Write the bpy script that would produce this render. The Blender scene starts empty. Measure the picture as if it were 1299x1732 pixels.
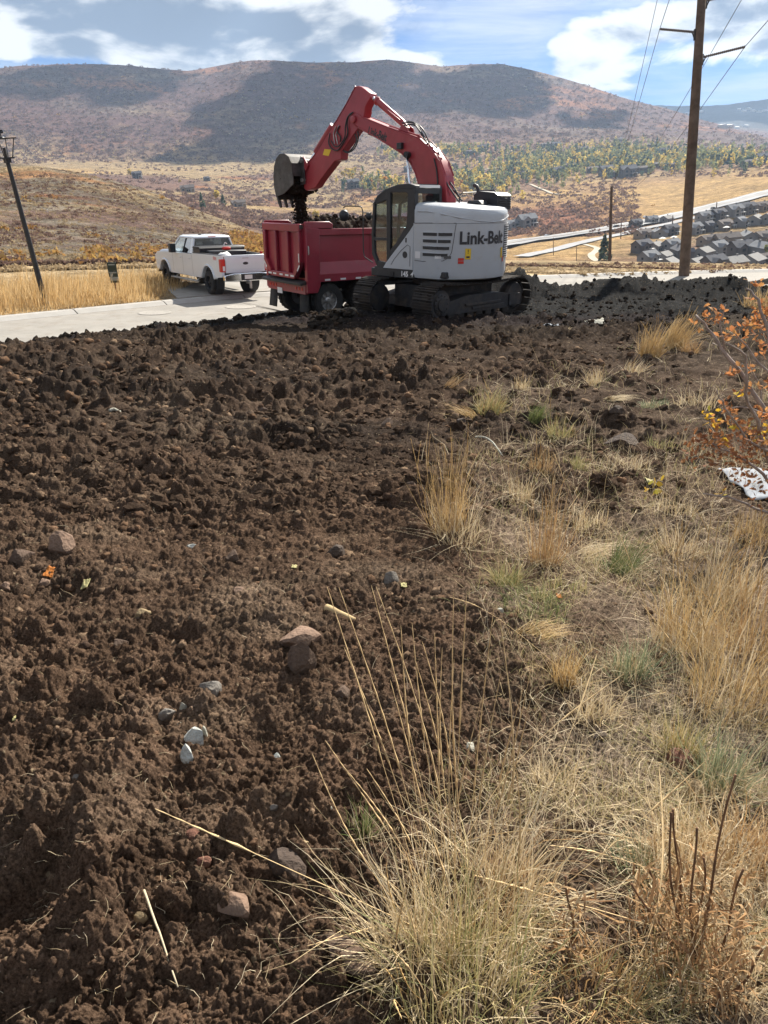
import bpy, math, random
import numpy as np
from mathutils import Matrix, Vector, noise as mnoise
rad = math.radians
random.seed(7); RNG = np.random.default_rng(11)
SC = bpy.context.scene
COL = SC.collection

# ------------------------------------------------------------------ camera
F = 1227.0; PW, PH = 1299.0, 1732.0; PITCH = rad(23.1); CZ = 1.65
cam_d = bpy.data.cameras.new("camera"); cam = bpy.data.objects.new("camera", cam_d); COL.objects.link(cam)
cam_d.sensor_fit = 'VERTICAL'; cam_d.sensor_height = 36.0; cam_d.sensor_width = 27.0
cam_d.lens = F / PH * 36.0; cam_d.clip_start = 0.05; cam_d.clip_end = 40000
cam.location = (0, 0, CZ); cam.rotation_euler = (rad(90) - PITCH, 0, 0)
SC.camera = cam
# ------------------------------------------------------------------ light
SUN_AZ, SUN_EL = rad(27), rad(38)
SDIR = Vector((math.sin(SUN_AZ) * math.cos(SUN_EL), math.cos(SUN_AZ) * math.cos(SUN_EL), math.sin(SUN_EL)))
sd = bpy.data.lights.new("sun", 'SUN'); sd.energy = 5.0; sd.angle = rad(0.55); sd.color = (1.0, 0.93, 0.82)
so = bpy.data.objects.new("sun", sd); COL.objects.link(so)
so.rotation_euler = (-SDIR).to_track_quat('-Z', 'Y').to_euler()
SC.view_settings.view_transform = 'Standard'; SC.view_settings.look = 'None'
SC.view_settings.exposure = 1.25; SC.view_settings.gamma = 1.0; SC.view_settings.use_curve_mapping = False
SC.cycles.max_bounces = 6; SC.cycles.transparent_max_bounces = 12; SC.cycles.volume_bounces = 1
SC.cycles.volume_step_rate = 4.0
SC.cycles.use_denoising = True

def world():
    w = bpy.data.worlds.new("World"); SC.world = w; w.use_nodes = True
    nt = w.node_tree; N = nt.nodes; L = nt.links; N.clear()
    def n(t, **k):
        x = N.new(t)
        for a, b in k.items(): setattr(x, a, b)
        return x
    def M(op, a, b=None, c=None, clamp=False):
        x = n('ShaderNodeMath', operation=op, use_clamp=clamp)
        for i, v in enumerate((a, b, c)):
            if v is None: continue
            if isinstance(v, (int, float)): x.inputs[i].default_value = v
            else: L.new(v, x.inputs[i])
        return x.outputs[0]
    sky = n('ShaderNodeTexSky', sky_type='NISHITA'); sky.sun_disc = False
    sky.sun_elevation = SUN_EL; sky.sun_rotation = SUN_AZ; sky.altitude = 2000; sky.air_density = 1.0; sky.dust_density = 0.6; sky.ozone_density = 1.6
    tc = n('ShaderNodeTexCoord'); sep = n('ShaderNodeSeparateXYZ'); L.new(tc.outputs['Generated'], sep.inputs[0])
    X, Y, Z = sep.outputs
    # direction -> flattened cloud space
    mp = n('ShaderNodeMapping'); mp.inputs['Scale'].default_value = (3.0, 3.0, 7.5); mp.inputs['Location'].default_value = (2.35, 0.4, 1.1)
    L.new(tc.outputs['Generated'], mp.inputs[0])
    mp2 = n('ShaderNodeMapping'); mp2.inputs['Location'].default_value = (0.05, 0.0, 0.16); L.new(mp.outputs[0], mp2.inputs[0])
    def fb(v, sc, det, dist=0.0, rough=0.55):
        t = n('ShaderNodeTexNoise'); t.inputs['Scale'].default_value = sc; t.inputs['Detail'].default_value = det
        t.inputs['Roughness'].default_value = rough; t.inputs['Distortion'].default_value = dist
        L.new(v, t.inputs['Vector']); return t.outputs['Fac']
    big = fb(mp.outputs[0], 0.9, 2.0); f1 = fb(mp.outputs[0], 2.1, 9.0, 0.25, 0.52); f2 = fb(mp2.outputs[0], 2.1, 9.0, 0.25, 0.52)
    # soft gaps/banks of the sky at given directions (az deg, el deg, rx, ry, gain)
    spots = None
    for az, el, rx, ry, g in SKY_SPOTS:
        da = M('SUBTRACT', M('ARCTAN2', X, Y), rad(az)); de = M('SUBTRACT', M('ARCSINE', Z), rad(el))
        q = M('ADD', M('POWER', M('ABSOLUTE', M('DIVIDE', da, rad(rx))), 2.0), M('POWER', M('ABSOLUTE', M('DIVIDE', de, rad(ry))), 2.0))
        e = M('MULTIPLY', M('EXPONENT', M('MULTIPLY', q, -1.0)), g)
        spots = e if spots is None else M('ADD', spots, e)
    dens = M('ADD', M('ADD', M('MULTIPLY', f1, 1.0), M('MULTIPLY', M('SUBTRACT', big, 0.5), 0.5)), spots)
    mask = n('ShaderNodeMapRange'); mask.interpolation_type = 'SMOOTHSTEP'; L.new(dens, mask.inputs[0])
    mask.inputs[1].default_value = 0.44; mask.inputs[2].default_value = 0.525
    # thin wisps over the blue
    mp3 = n('ShaderNodeMapping'); mp3.inputs['Scale'].default_value = (2, 2, 16); mp3.inputs['Location'].default_value = (5, 1, 3); L.new(tc.outputs['Generated'], mp3.inputs[0])
    wf = fb(mp3.outputs[0], 1.6, 6.0, 0.4, 0.6)
    wm = n('ShaderNodeMapRange'); L.new(wf, wm.inputs[0]); wm.inputs[1].default_value = 0.42; wm.inputs[2].default_value = 0.75; wm.inputs[4].default_value = 0.75
    cov = M('MAXIMUM', mask.outputs[0], wm.outputs[0])
    # lit tops / grey bases: density now minus density a little further up
    lit = n('ShaderNodeMapRange'); lit.interpolation_type = 'SMOOTHSTEP'
    L.new(M('SUBTRACT', M('SUBTRACT', f1, f2), M('MULTIPLY', M('SUBTRACT', dens, 0.56), 0.55)), lit.inputs[0]); lit.inputs[1].default_value = -0.11; lit.inputs[2].default_value = 0.03
    cr = n('ShaderNodeMix', data_type='RGBA'); L.new(lit.outputs[0], cr.inputs[0])
    cr.inputs[6].default_value = CLOUD_DARK; cr.inputs[7].default_value = CLOUD_LIT
    mx = n('ShaderNodeMix', data_type='RGBA'); L.new(cov, mx.inputs[0])
    skm = n('ShaderNodeMix', data_type='RGBA', blend_type='MULTIPLY'); skm.inputs[0].default_value = 1.0; skm.inputs[7].default_value = SKY_TINT
    L.new(sky.outputs[0], skm.inputs[6]); L.new(skm.outputs[2], mx.inputs[6]); L.new(cr.outputs[2], mx.inputs[7])
    bg = n('ShaderNodeBackground'); bg.inputs[1].default_value = 0.05; L.new(mx.outputs[2], bg.inputs[0])
    out = n('ShaderNodeOutputWorld'); L.new(bg.outputs[0], out.inputs[0])
SKY_SPOTS = [(8.5, 9.6, 3.6, 2.2, -0.26), (-20, 7.2, 6.5, 1.2, -0.2), (21.5, 6.6, 4.5, 2.2, -0.26), (15, 11.8, 1.8, 1.0, -0.14),
             (-14, 11, 15, 2.0, 0.16), (19, 10, 9, 1.7, 0.16), (27, 5.0, 5, 1.0, 0.16), (12, 8.6, 4, 1.6, 0.16), (-3, 8.6, 8, 1.8, 0.14)]
CLOUD_DARK = (1.9, 2.5, 3.4, 1); CLOUD_LIT = (8.3, 8.4, 8.4, 1); SKY_TINT = (0.28, 0.48, 0.74, 1)
world()

# ------------------------------------------------------------------ helpers
def ray(px, py):
    xc = (px - 649.5) / F; yc = -(py - 866.0) / F
    return np.array((xc, math.cos(PITCH) + yc * math.sin(PITCH), -math.sin(PITCH) + yc * math.cos(PITCH)))
def at_z(px, py, z):
    d = ray(px, py); t = (z - CZ) / d[2]; return Vector((d[0] * t, d[1] * t, z))
def az_slope(px, py):
    d = ray(px, py); h = math.hypot(d[0], d[1]); return math.atan2(d[0], d[1]), d[2] / h
def at_R(px, py, R):
    d = ray(px, py); h = math.hypot(d[0], d[1]); return Vector((d[0] * R / h, d[1] * R / h, CZ + d[2] * R / h))
LEAN = rad(-5.4)                                   # the whole hillside street is tilted; plumb things lean by this
UP = Vector((math.sin(LEAN), 0, math.cos(LEAN)))

def tag(o, label=None, cat=None, group=None, kind=None):
    if label: o['label'] = label
    if cat: o['category'] = cat
    if group: o['group'] = group
    if kind: o['kind'] = kind
    return o
def empty(name, loc, rot=(0, 0, 0)):
    o = bpy.data.objects.new(name, None); COL.objects.link(o); o.location = loc; o.rotation_euler = rot; o.empty_display_size = 0.2; return o
def copy_tree(o, parent=None):
    c = o.copy(); COL.objects.link(c); c.parent = parent
    for ch in list(o.children): copy_tree(ch, c)
    return c

class MB:
    def __init__(s, M=None): s.v = []; s.f = []; s.m = []; s.M = M or Matrix(); s.mi = 0
    def add(s, vs, fs):
        k = len(s.v); M = s.M
        for p in vs: s.v.append(tuple(M @ Vector(p)))
        for f in fs: s.f.append(tuple(i + k for i in f)); s.m.append(s.mi)
    def box(s, x0, x1, y0, y1, z0, z1):
        s.add([(x0,y0,z0),(x1,y0,z0),(x1,y1,z0),(x0,y1,z0),(x0,y0,z1),(x1,y0,z1),(x1,y1,z1),(x0,y1,z1)],
              [(0,3,2,1),(4,5,6,7),(0,1,5,4),(1,2,6,5),(2,3,7,6),(3,0,4,7)]); return s
    def prism(s, poly, y0, y1, plane='xz'):
        n = len(poly)
        def P(p, y): return (p[0], y, p[1]) if plane == 'xz' else ((p[0], p[1], y) if plane == 'xy' else (y, p[0], p[1]))
        a = sum(poly[i][0] * poly[(i+1) % n][1] - poly[(i+1) % n][0] * poly[i][1] for i in range(n))
        if (a > 0) == (plane == 'xz'): pass
        vs = [P(p, y0) for p in poly] + [P(p, y1) for p in poly]
        f0 = tuple(range(n)); f1 = tuple(range(2*n-1, n-1, -1)); sd = [(i, i+n, (i+1) % n + n, (i+1) % n) for i in range(n)]
        rev = (a < 0) if plane == 'xz' else (a > 0)
        if rev: f0 = f0[::-1]; f1 = f1[::-1]; sd = [q[::-1] for q in sd]
        s.add(vs, [f0, f1] + sd); return s
    def path(s, pts, r, n=8, caps=True):
        pts = [Vector(p) for p in pts]; k = len(pts); rr = r if isinstance(r, (list, tuple)) else [r] * k
        vs = []; fs = []; up = Vector((0, 0, 1)); prev = None
        for i, p in enumerate(pts):
            t = (pts[min(i+1, k-1)] - pts[max(i-1, 0)]).normalized()
            if prev is None:
                a = t.orthogonal().normalized()
            else:
                a = (prev - t * prev.dot(t)); a = a.normalized() if a.length > 1e-6 else t.orthogonal().normalized()
            prev = a; b = t.cross(a)
            for j in range(n):
                q = 2 * math.pi * j / n; vs.append(p + (a * math.cos(q) + b * math.sin(q)) * rr[i])
        for i in range(k - 1):
            for j in range(n): fs.append((i*n+j, i*n+(j+1) % n, (i+1)*n+(j+1) % n, (i+1)*n+j))
        if caps: fs.append(tuple(range(n-1, -1, -1))); fs.append(tuple((k-1)*n+j for j in range(n)))
        s.add(vs, fs); return s
    def tube(s, a, b, r0, r1=None, n=10): return s.path([a, b], [r0, r0 if r1 is None else r1], n)
    def lathe(s, prof, c, axis, n=20, caps=True):
        """prof = [(radius, distance along axis)]"""
        c = Vector(c); t = Vector(axis).normalized(); a = t.orthogonal().normalized(); b = t.cross(a); vs = []; fs = []
        for r, h in prof:
            for j in range(n):
                q = 2 * math.pi * j / n; vs.append(c + t * h + (a * math.cos(q) + b * math.sin(q)) * max(r, 1e-4))
        for i in range(len(prof) - 1):
            for j in range(n): fs.append((i*n+j, i*n+(j+1) % n, (i+1)*n+(j+1) % n, (i+1)*n+j))
        if caps: fs.append(tuple(range(n-1, -1, -1))); fs.append(tuple((len(prof)-1)*n+j for j in range(n)))
        s.add(vs, fs); return s
    def build(s, name, mats, parent=None, smooth=False, bev=0.0, seg=2):
        me = bpy.data.meshes.new(name); me.from_pydata(s.v, [], s.f); 
        if not isinstance(mats, (list, tuple)): mats = [mats]
        for m in mats: me.materials.append(m)
        if len(mats) > 1: me.polygons.foreach_set('material_index', s.m)
        me.update()
        o = bpy.data.objects.new(name, me); COL.objects.link(o)
        if parent: o.parent = parent
        if smooth: me.shade_smooth()
        if bev:
            b = o.modifiers.new('bevel', 'BEVEL'); b.width = bev; b.segments = seg; b.limit_method = 'ANGLE'; b.angle_limit = rad(35); b.harden_normals = False
            me.shade_smooth(); me.set_sharp_from_angle(angle=rad(38)) if hasattr(me, 'set_sharp_from_angle') else None
        return o
def np_mesh(name, v, quads, mats, smooth=True, parent=None, col=None, tris=False, colname='Col'):
    me = bpy.data.meshes.new(name); k = 3 if tris else 4
    me.vertices.add(len(v)); me.vertices.foreach_set('co', np.ascontiguousarray(v, dtype=np.float32).ravel())
    me.loops.add(len(quads) * k); me.loops.foreach_set('vertex_index', np.ascontiguousarray(quads, dtype=np.int32).ravel())
    me.polygons.add(len(quads)); me.polygons.foreach_set('loop_start', np.arange(0, len(quads) * k, k, dtype=np.int32))
    if not isinstance(mats, (list, tuple)): mats = [mats]
    for m in mats: me.materials.append(m)
    me.polygons.foreach_set('use_smooth', np.full(len(quads), smooth))
    if col is not None:
        c = me.color_attributes.new(colname, 'FLOAT_COLOR', 'POINT'); cc = np.ones((len(v), 4), np.float32); cc[:, :3] = col
        c.data.foreach_set('color', cc.ravel())
    me.update(calc_edges=True)
    o = bpy.data.objects.new(name, me); COL.objects.link(o)
    if parent: o.parent = parent
    return o
def grid_quads(nr, nc):
    i = np.arange(nr - 1)[:, None] * nc + np.arange(nc - 1)[None, :]
    return np.stack([i, i + 1, i + nc + 1, i + nc], -1).reshape(-1, 4)

def mat(name, color, rough=0.6, metal=0.0, var=0.0, vscale=5.0, bump=0.0, bscale=30.0, dirt=None, dirt_amt=0.0, coat=0.0, spec=0.5, detail=6.0, color2=None, island=0.0):
    m = bpy.data.materials.new(name); m.use_nodes = True; nt = m.node_tree; N = nt.nodes; L = nt.links
    b = N['Principled BSDF']; b.inputs['Roughness'].default_value = rough; b.inputs['Metallic'].default_value = metal
    b.inputs['Specular IOR Level'].default_value = spec; b.inputs['Coat Weight'].default_value = coat; b.inputs['Coat Roughness'].default_value = 0.08
    c = tuple(color) + (1,); b.inputs['Base Color'].default_value = c
    tc = N.new('ShaderNodeTexCoord'); out = None
    if var or color2:
        t = N.new('ShaderNodeTexNoise'); t.inputs['Scale'].default_value = vscale; t.inputs['Detail'].default_value = detail; t.inputs['Roughness'].default_value = 0.6
        L.new(tc.outputs['Object'], t.inputs['Vector'])
        mr = N.new('ShaderNodeMapRange'); mr.inputs[1].default_value = 0.35; mr.inputs[2].default_value = 0.65; L.new(t.outputs['Fac'], mr.inputs[0])
        mx = N.new('ShaderNodeMix'); mx.data_type = 'RGBA'; L.new(mr.outputs[0], mx.inputs[0])
        mx.inputs[6].default_value = tuple(x * (1 - var) for x in color) + (1,)
        mx.inputs[7].default_value = tuple(min(1, x * (1 + var)) for x in (color2 or color)) + (1,); out = mx.outputs[2]
    if dirt:
        t2 = N.new('ShaderNodeTexNoise'); t2.inputs['Scale'].default_value = 3.0; t2.inputs['Detail'].default_value = 10; t2.inputs['Roughness'].default_value = 0.7
        L.new(tc.outputs['Object'], t2.inputs['Vector'])
        mr2 = N.new('ShaderNodeMapRange'); mr2.inputs[1].default_value = 0.62 - dirt_amt * 0.3; mr2.inputs[2].default_value = 0.8 - dirt_amt * 0.2; mr2.inputs[4].default_value = min(1, 0.35 + dirt_amt); L.new(t2.outputs['Fac'], mr2.inputs[0])
        mx2 = N.new('ShaderNodeMix'); mx2.data_type = 'RGBA'; L.new(mr2.outputs[0], mx2.inputs[0])
        if out: L.new(out, mx2.inputs[6])
        else: mx2.inputs[6].default_value = c
        mx2.inputs[7].default_value = tuple(dirt) + (1,); out = mx2.outputs[2]
    if island:
        g = N.new('ShaderNodeNewGeometry'); hs = N.new('ShaderNodeHueSaturation')
        ma = N.new('ShaderNodeMapRange'); L.new(g.outputs['Random Per Island'], ma.inputs[0]); ma.inputs[3].default_value = 1 - island; ma.inputs[4].default_value = 1 + island
        L.new(ma.outputs[0], hs.inputs['Value'])
        if out: L.new(out, hs.inputs['Color'])
        else: hs.inputs['Color'].default_value = c
        out = hs.outputs[0]
    if out: L.new(out, b.inputs['Base Color'])
    if bump:
        t3 = N.new('ShaderNodeTexNoise'); t3.inputs['Scale'].default_value = bscale; t3.inputs['Detail'].default_value = 8; L.new(tc.outputs['Object'], t3.inputs['Vector'])
        bp = N.new('ShaderNodeBump'); bp.inputs['Strength'].default_value = min(1, bump); bp.inputs['Distance'].default_value = 0.02 * max(1, bump); L.new(t3.outputs['Fac'], bp.inputs['Height']); L.new(bp.outputs[0], b.inputs['Normal'])
    return m
def ramp_island_mat(name, cols, rough=0.8, trans=0.0, spec=0.2, crumb=0.0):
    """each loose piece of the mesh takes its own colour from the list"""
    m = bpy.data.materials.new(name); m.use_nodes = True; nt = m.node_tree; N = nt.nodes; L = nt.links
    b = N['Principled BSDF']; b.inputs['Roughness'].default_value = rough; b.inputs['Specular IOR Level'].default_value = spec
    g = N.new('ShaderNodeNewGeometry'); r = N.new('ShaderNodeValToRGB'); L.new(g.outputs['Random Per Island'], r.inputs[0])
    while len(r.color_ramp.elements) < len(cols): r.color_ramp.elements.new(0.5)
    for i, c in enumerate(cols): r.color_ramp.elements[i].position = i / max(1, len(cols) - 1); r.color_ramp.elements[i].color = tuple(c) + (1,)
    L.new(r.outputs[0], b.inputs['Base Color'])
    if crumb:
        tc = N.new('ShaderNodeTexCoord'); t = N.new('ShaderNodeTexNoise'); t.inputs['Scale'].default_value = 85; t.inputs['Detail'].default_value = 9; t.inputs['Roughness'].default_value = .72; L.new(tc.outputs['Object'], t.inputs['Vector'])
        mr = N.new('ShaderNodeMapRange'); mr.inputs[1].default_value = .32; mr.inputs[2].default_value = .68; mr.inputs[3].default_value = .55; mr.inputs[4].default_value = 1.5; L.new(t.outputs['Fac'], mr.inputs[0])
        hs = N.new('ShaderNodeHueSaturation'); L.new(mr.outputs[0], hs.inputs['Value']); L.new(r.outputs[0], hs.inputs['Color']); L.new(hs.outputs[0], b.inputs['Base Color'])
        t2 = N.new('ShaderNodeTexNoise'); t2.inputs['Scale'].default_value = 26; t2.inputs['Detail'].default_value = 9; t2.inputs['Roughness'].default_value = .7; L.new(tc.outputs['Object'], t2.inputs['Vector'])
        bp = N.new('ShaderNodeBump'); bp.inputs['Strength'].default_value = 1; bp.inputs['Distance'].default_value = crumb; L.new(t2.outputs['Fac'], bp.inputs['Height']); L.new(bp.outputs[0], b.inputs['Normal'])
    if trans:
        tl = N.new('ShaderNodeBsdfTranslucent'); L.new(r.outputs[0], tl.inputs[0]); mx = N.new('ShaderNodeMixShader'); mx.inputs[0].default_value = trans
        L.new(b.outputs[0], mx.inputs[1]); L.new(tl.outputs[0], mx.inputs[2]); L.new(mx.outputs[0], N['Material Output'].inputs[0])
    return m
def glass_mat(name, tint, refl=0.25):
    m = bpy.data.materials.new(name); m.use_nodes = True; nt = m.node_tree; N = nt.nodes; L = nt.links
    N.remove(N['Principled BSDF']); tr = N.new('ShaderNodeBsdfTransparent'); tr.inputs[0].default_value = tuple(tint) + (1,)
    gl = N.new('ShaderNodeBsdfGlossy'); gl.inputs['Roughness'].default_value = 0.03; lw = N.new('ShaderNodeLayerWeight'); lw.inputs[0].default_value = refl
    mx = N.new('ShaderNodeMixShader'); L.new(lw.outputs['Facing'], mx.inputs[0]); L.new(tr.outputs[0], mx.inputs[1]); L.new(gl.outputs[0], mx.inputs[2])
    L.new(mx.outputs[0], N['Material Output'].inputs[0]); return m

class Grid2:
    """a function of the ground plane sampled once, read back quickly point by point"""
    def __init__(s, fn, x0, x1, y0, y1, st):
        s.x0, s.y0, s.st = x0, y0, st; X, Y = np.meshgrid(np.arange(x0, x1 + st, st), np.arange(y0, y1 + st, st)); s.g = np.asarray(fn(X, Y)); s.ny, s.nx = s.g.shape; s.l = s.g.tolist()
    def __call__(s, x, y):
        u = min(max((x - s.x0) / s.st, 0), s.nx - 1.001); v = min(max((y - s.y0) / s.st, 0), s.ny - 1.001); i, j = int(v), int(u); v -= i; u -= j; a = s.l[i]; b = s.l[i+1]
        return (a[j]*(1-u) + a[j+1]*u)*(1-v) + (b[j]*(1-u) + b[j+1]*u)*v
# vectorised noise
def _h(ix, iy, s):
    ix = ix.astype(np.int64); iy = iy.astype(np.int64)
    h = (ix * 374761393 + iy * 668265263 + s * 1442695041) & 0xFFFFFFFF
    h = ((h ^ (h >> 13)) * 1274126177) & 0xFFFFFFFF
    h = h ^ (h >> 16)
    return h
def _u(h): return (h & 0xFFFF).astype(np.float32) / 65535.0
def vnoise(x, y, s=0):
    ix = np.floor(x); iy = np.floor(y); fx = (x - ix).astype(np.float32); fy = (y - iy).astype(np.float32)
    fx = fx * fx * (3 - 2 * fx); fy = fy * fy * (3 - 2 * fy)
    a = _u(_h(ix, iy, s)); b = _u(_h(ix + 1, iy, s)); c = _u(_h(ix, iy + 1, s)); d = _u(_h(ix + 1, iy + 1, s))
    return (a + (b - a) * fx) * (1 - fy) + (c + (d - c) * fx) * fy
def fbm(x, y, o=4, s=0, g=0.5):
    r = 0; a = 1; t = 0
    for i in range(o): r = r + a * vnoise(x * 2**i + 17.3 * i, y * 2**i - 9.1 * i, s + i); t += a; a *= g
    return r / t - 0.5
def domes(x, y, cell, s, fill=0.6, rmin=0.25, rmax=0.6, flat=0.9):
    """heights of half buried lumps, one per grid cell, in units of metres"""
    gx = x / cell; gy = y / cell; ix = np.floor(gx); iy = np.floor(gy); out = np.zeros(x.shape, np.float32)
    for dx in (-1, 0, 1):
        for dy in (-1, 0, 1):
            h = _h(ix + dx, iy + dy, s); jx = _u(h); jy = _u(h >> 16); h2 = _h(ix + dx, iy + dy, s + 77)
            k = _u(h2); r = rmin + (rmax - rmin) * _u(h2 >> 16)
            px = gx - (ix + dx + 0.15 + 0.7 * jx); py = gy - (iy + dy + 0.15 + 0.7 * jy)
            an = _u(h2 >> 8) * 6.28; ca, sa = np.cos(an), np.sin(an); el = 0.7 + 0.6 * _u(h >> 9)
            qx = (px * ca + py * sa) * el; qy = (-px * sa + py * ca) / el
            d2 = 1 - (qx * qx + qy * qy) / (r * r)
            out = np.maximum(out, np.where(k < fill, np.sqrt(np.maximum(d2, 0)) * r * flat, 0))
    return out * cell
# ------------------------------------------------------------------ near ground
NEAR_EDGE = [(-40, -12), (-20, 7), (-9.3, 17.0), (-6.4, 19.4), (-3.9, 21.8), (1.5, 26.3), (6.0, 29.0), (10, 30.6), (20, 33.5), (45, 37)]
FAR_EDGE = [(-40, -6), (-20, 12.2), (-11.2, 21.2), (-6.6, 25.7), (-4.5, 27.3), (1.0, 30.9), (6.7, 33.9), (18.5, 37.4), (45, 42)]
STREET_Z = -1.45
def poly_dist(x, y, P):
    """distance to an open polyline, positive on its right-hand (near) side"""
    best = np.full(np.shape(x), 1e9); sg = np.ones(np.shape(x))
    for (ax, ay), (bx, by) in zip(P[:-1], P[1:]):
        dx, dy = bx - ax, by - ay; t = np.clip(((x - ax) * dx + (y - ay) * dy) / (dx * dx + dy * dy), 0, 1)
        ex, ey = x - ax - t * dx, y - ay - t * dy; d = np.hypot(ex, ey); cr = dx * (y - ay) - dy * (x - ax)
        m = d < best - 1e-9; best = np.where(m, d, best); sg = np.where(m, np.where(cr < 0, 1.0, -1.0), sg)
    return best * sg
def sm(t): t = np.clip(t, 0, 1); return t * t * (3 - 2 * t)
MOUNDS = [(at_z(1040, 502, -1.2), 1.3, 0.50), (at_z(1135, 500, -1.2), 1.7, 0.38), (at_z(1245, 500, -1.1), 1.1, 0.45), (at_z(1190, 505, -1.1), 1.2, 0.25), (at_z(960, 505, -1.2), 1.6, 0.22),
          (at_z(893, 502, -1.2), 0.9, 0.38), (at_z(845, 502, -1.2), 1.0, 0.50), (at_z(800, 504, -1.2), 1.1, 0.50), (at_z(575, 536, -1.2), 0.6, 0.22), (at_z(620, 548, -1.1), 0.8, 0.10),
          (at_z(760, 905, -0.3), 0.35, 0.10), (at_z(215, 1480, 0), 0.3, 0.07), (at_z(80, 1440, 0), 0.22, 0.06), (at_z(40, 1510, 0), 0.13, -0.16), (at_z(150, 1470, 0), 0.10, 0.07), (at_z(90, 975, -0.1), 0.2, -0.12), (at_z(180, 1300, 0), 0.16, 0.07), (at_z(250, 1345, 0), 0.12, -0.08), (at_z(420, 1230, 0), 0.2, -0.06), (at_z(500, 1340, 0), 0.12, 0.05), (at_z(640, 1020, -.1), 0.25, -0.10), (at_z(300, 890, -.2), 0.3, -0.10), (at_z(250, 850, -.2), .25, .08), (at_z(520, 1010, -0.2), 0.6, 0.05)]
def pad_base(x, y):
    x = np.asarray(x, float); y = np.asarray(y, float)
    z = -0.049 * np.clip(y, -4, 60)
    s = poly_dist(x, y, NEAR_EDGE)
    w = sm(s / 5.5)
    z = z * w + (STREET_Z + 0.015) * (1 - w)
    z = np.where(s < 0.35, z - 0.30 * np.clip(0.35 - s, 0, 2.0), z)
    for c, r, h in MOUNDS: z = z + h * np.exp(-((x - c.x)**2 + (y - c.y)**2) / (r * r))
    return z
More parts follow.
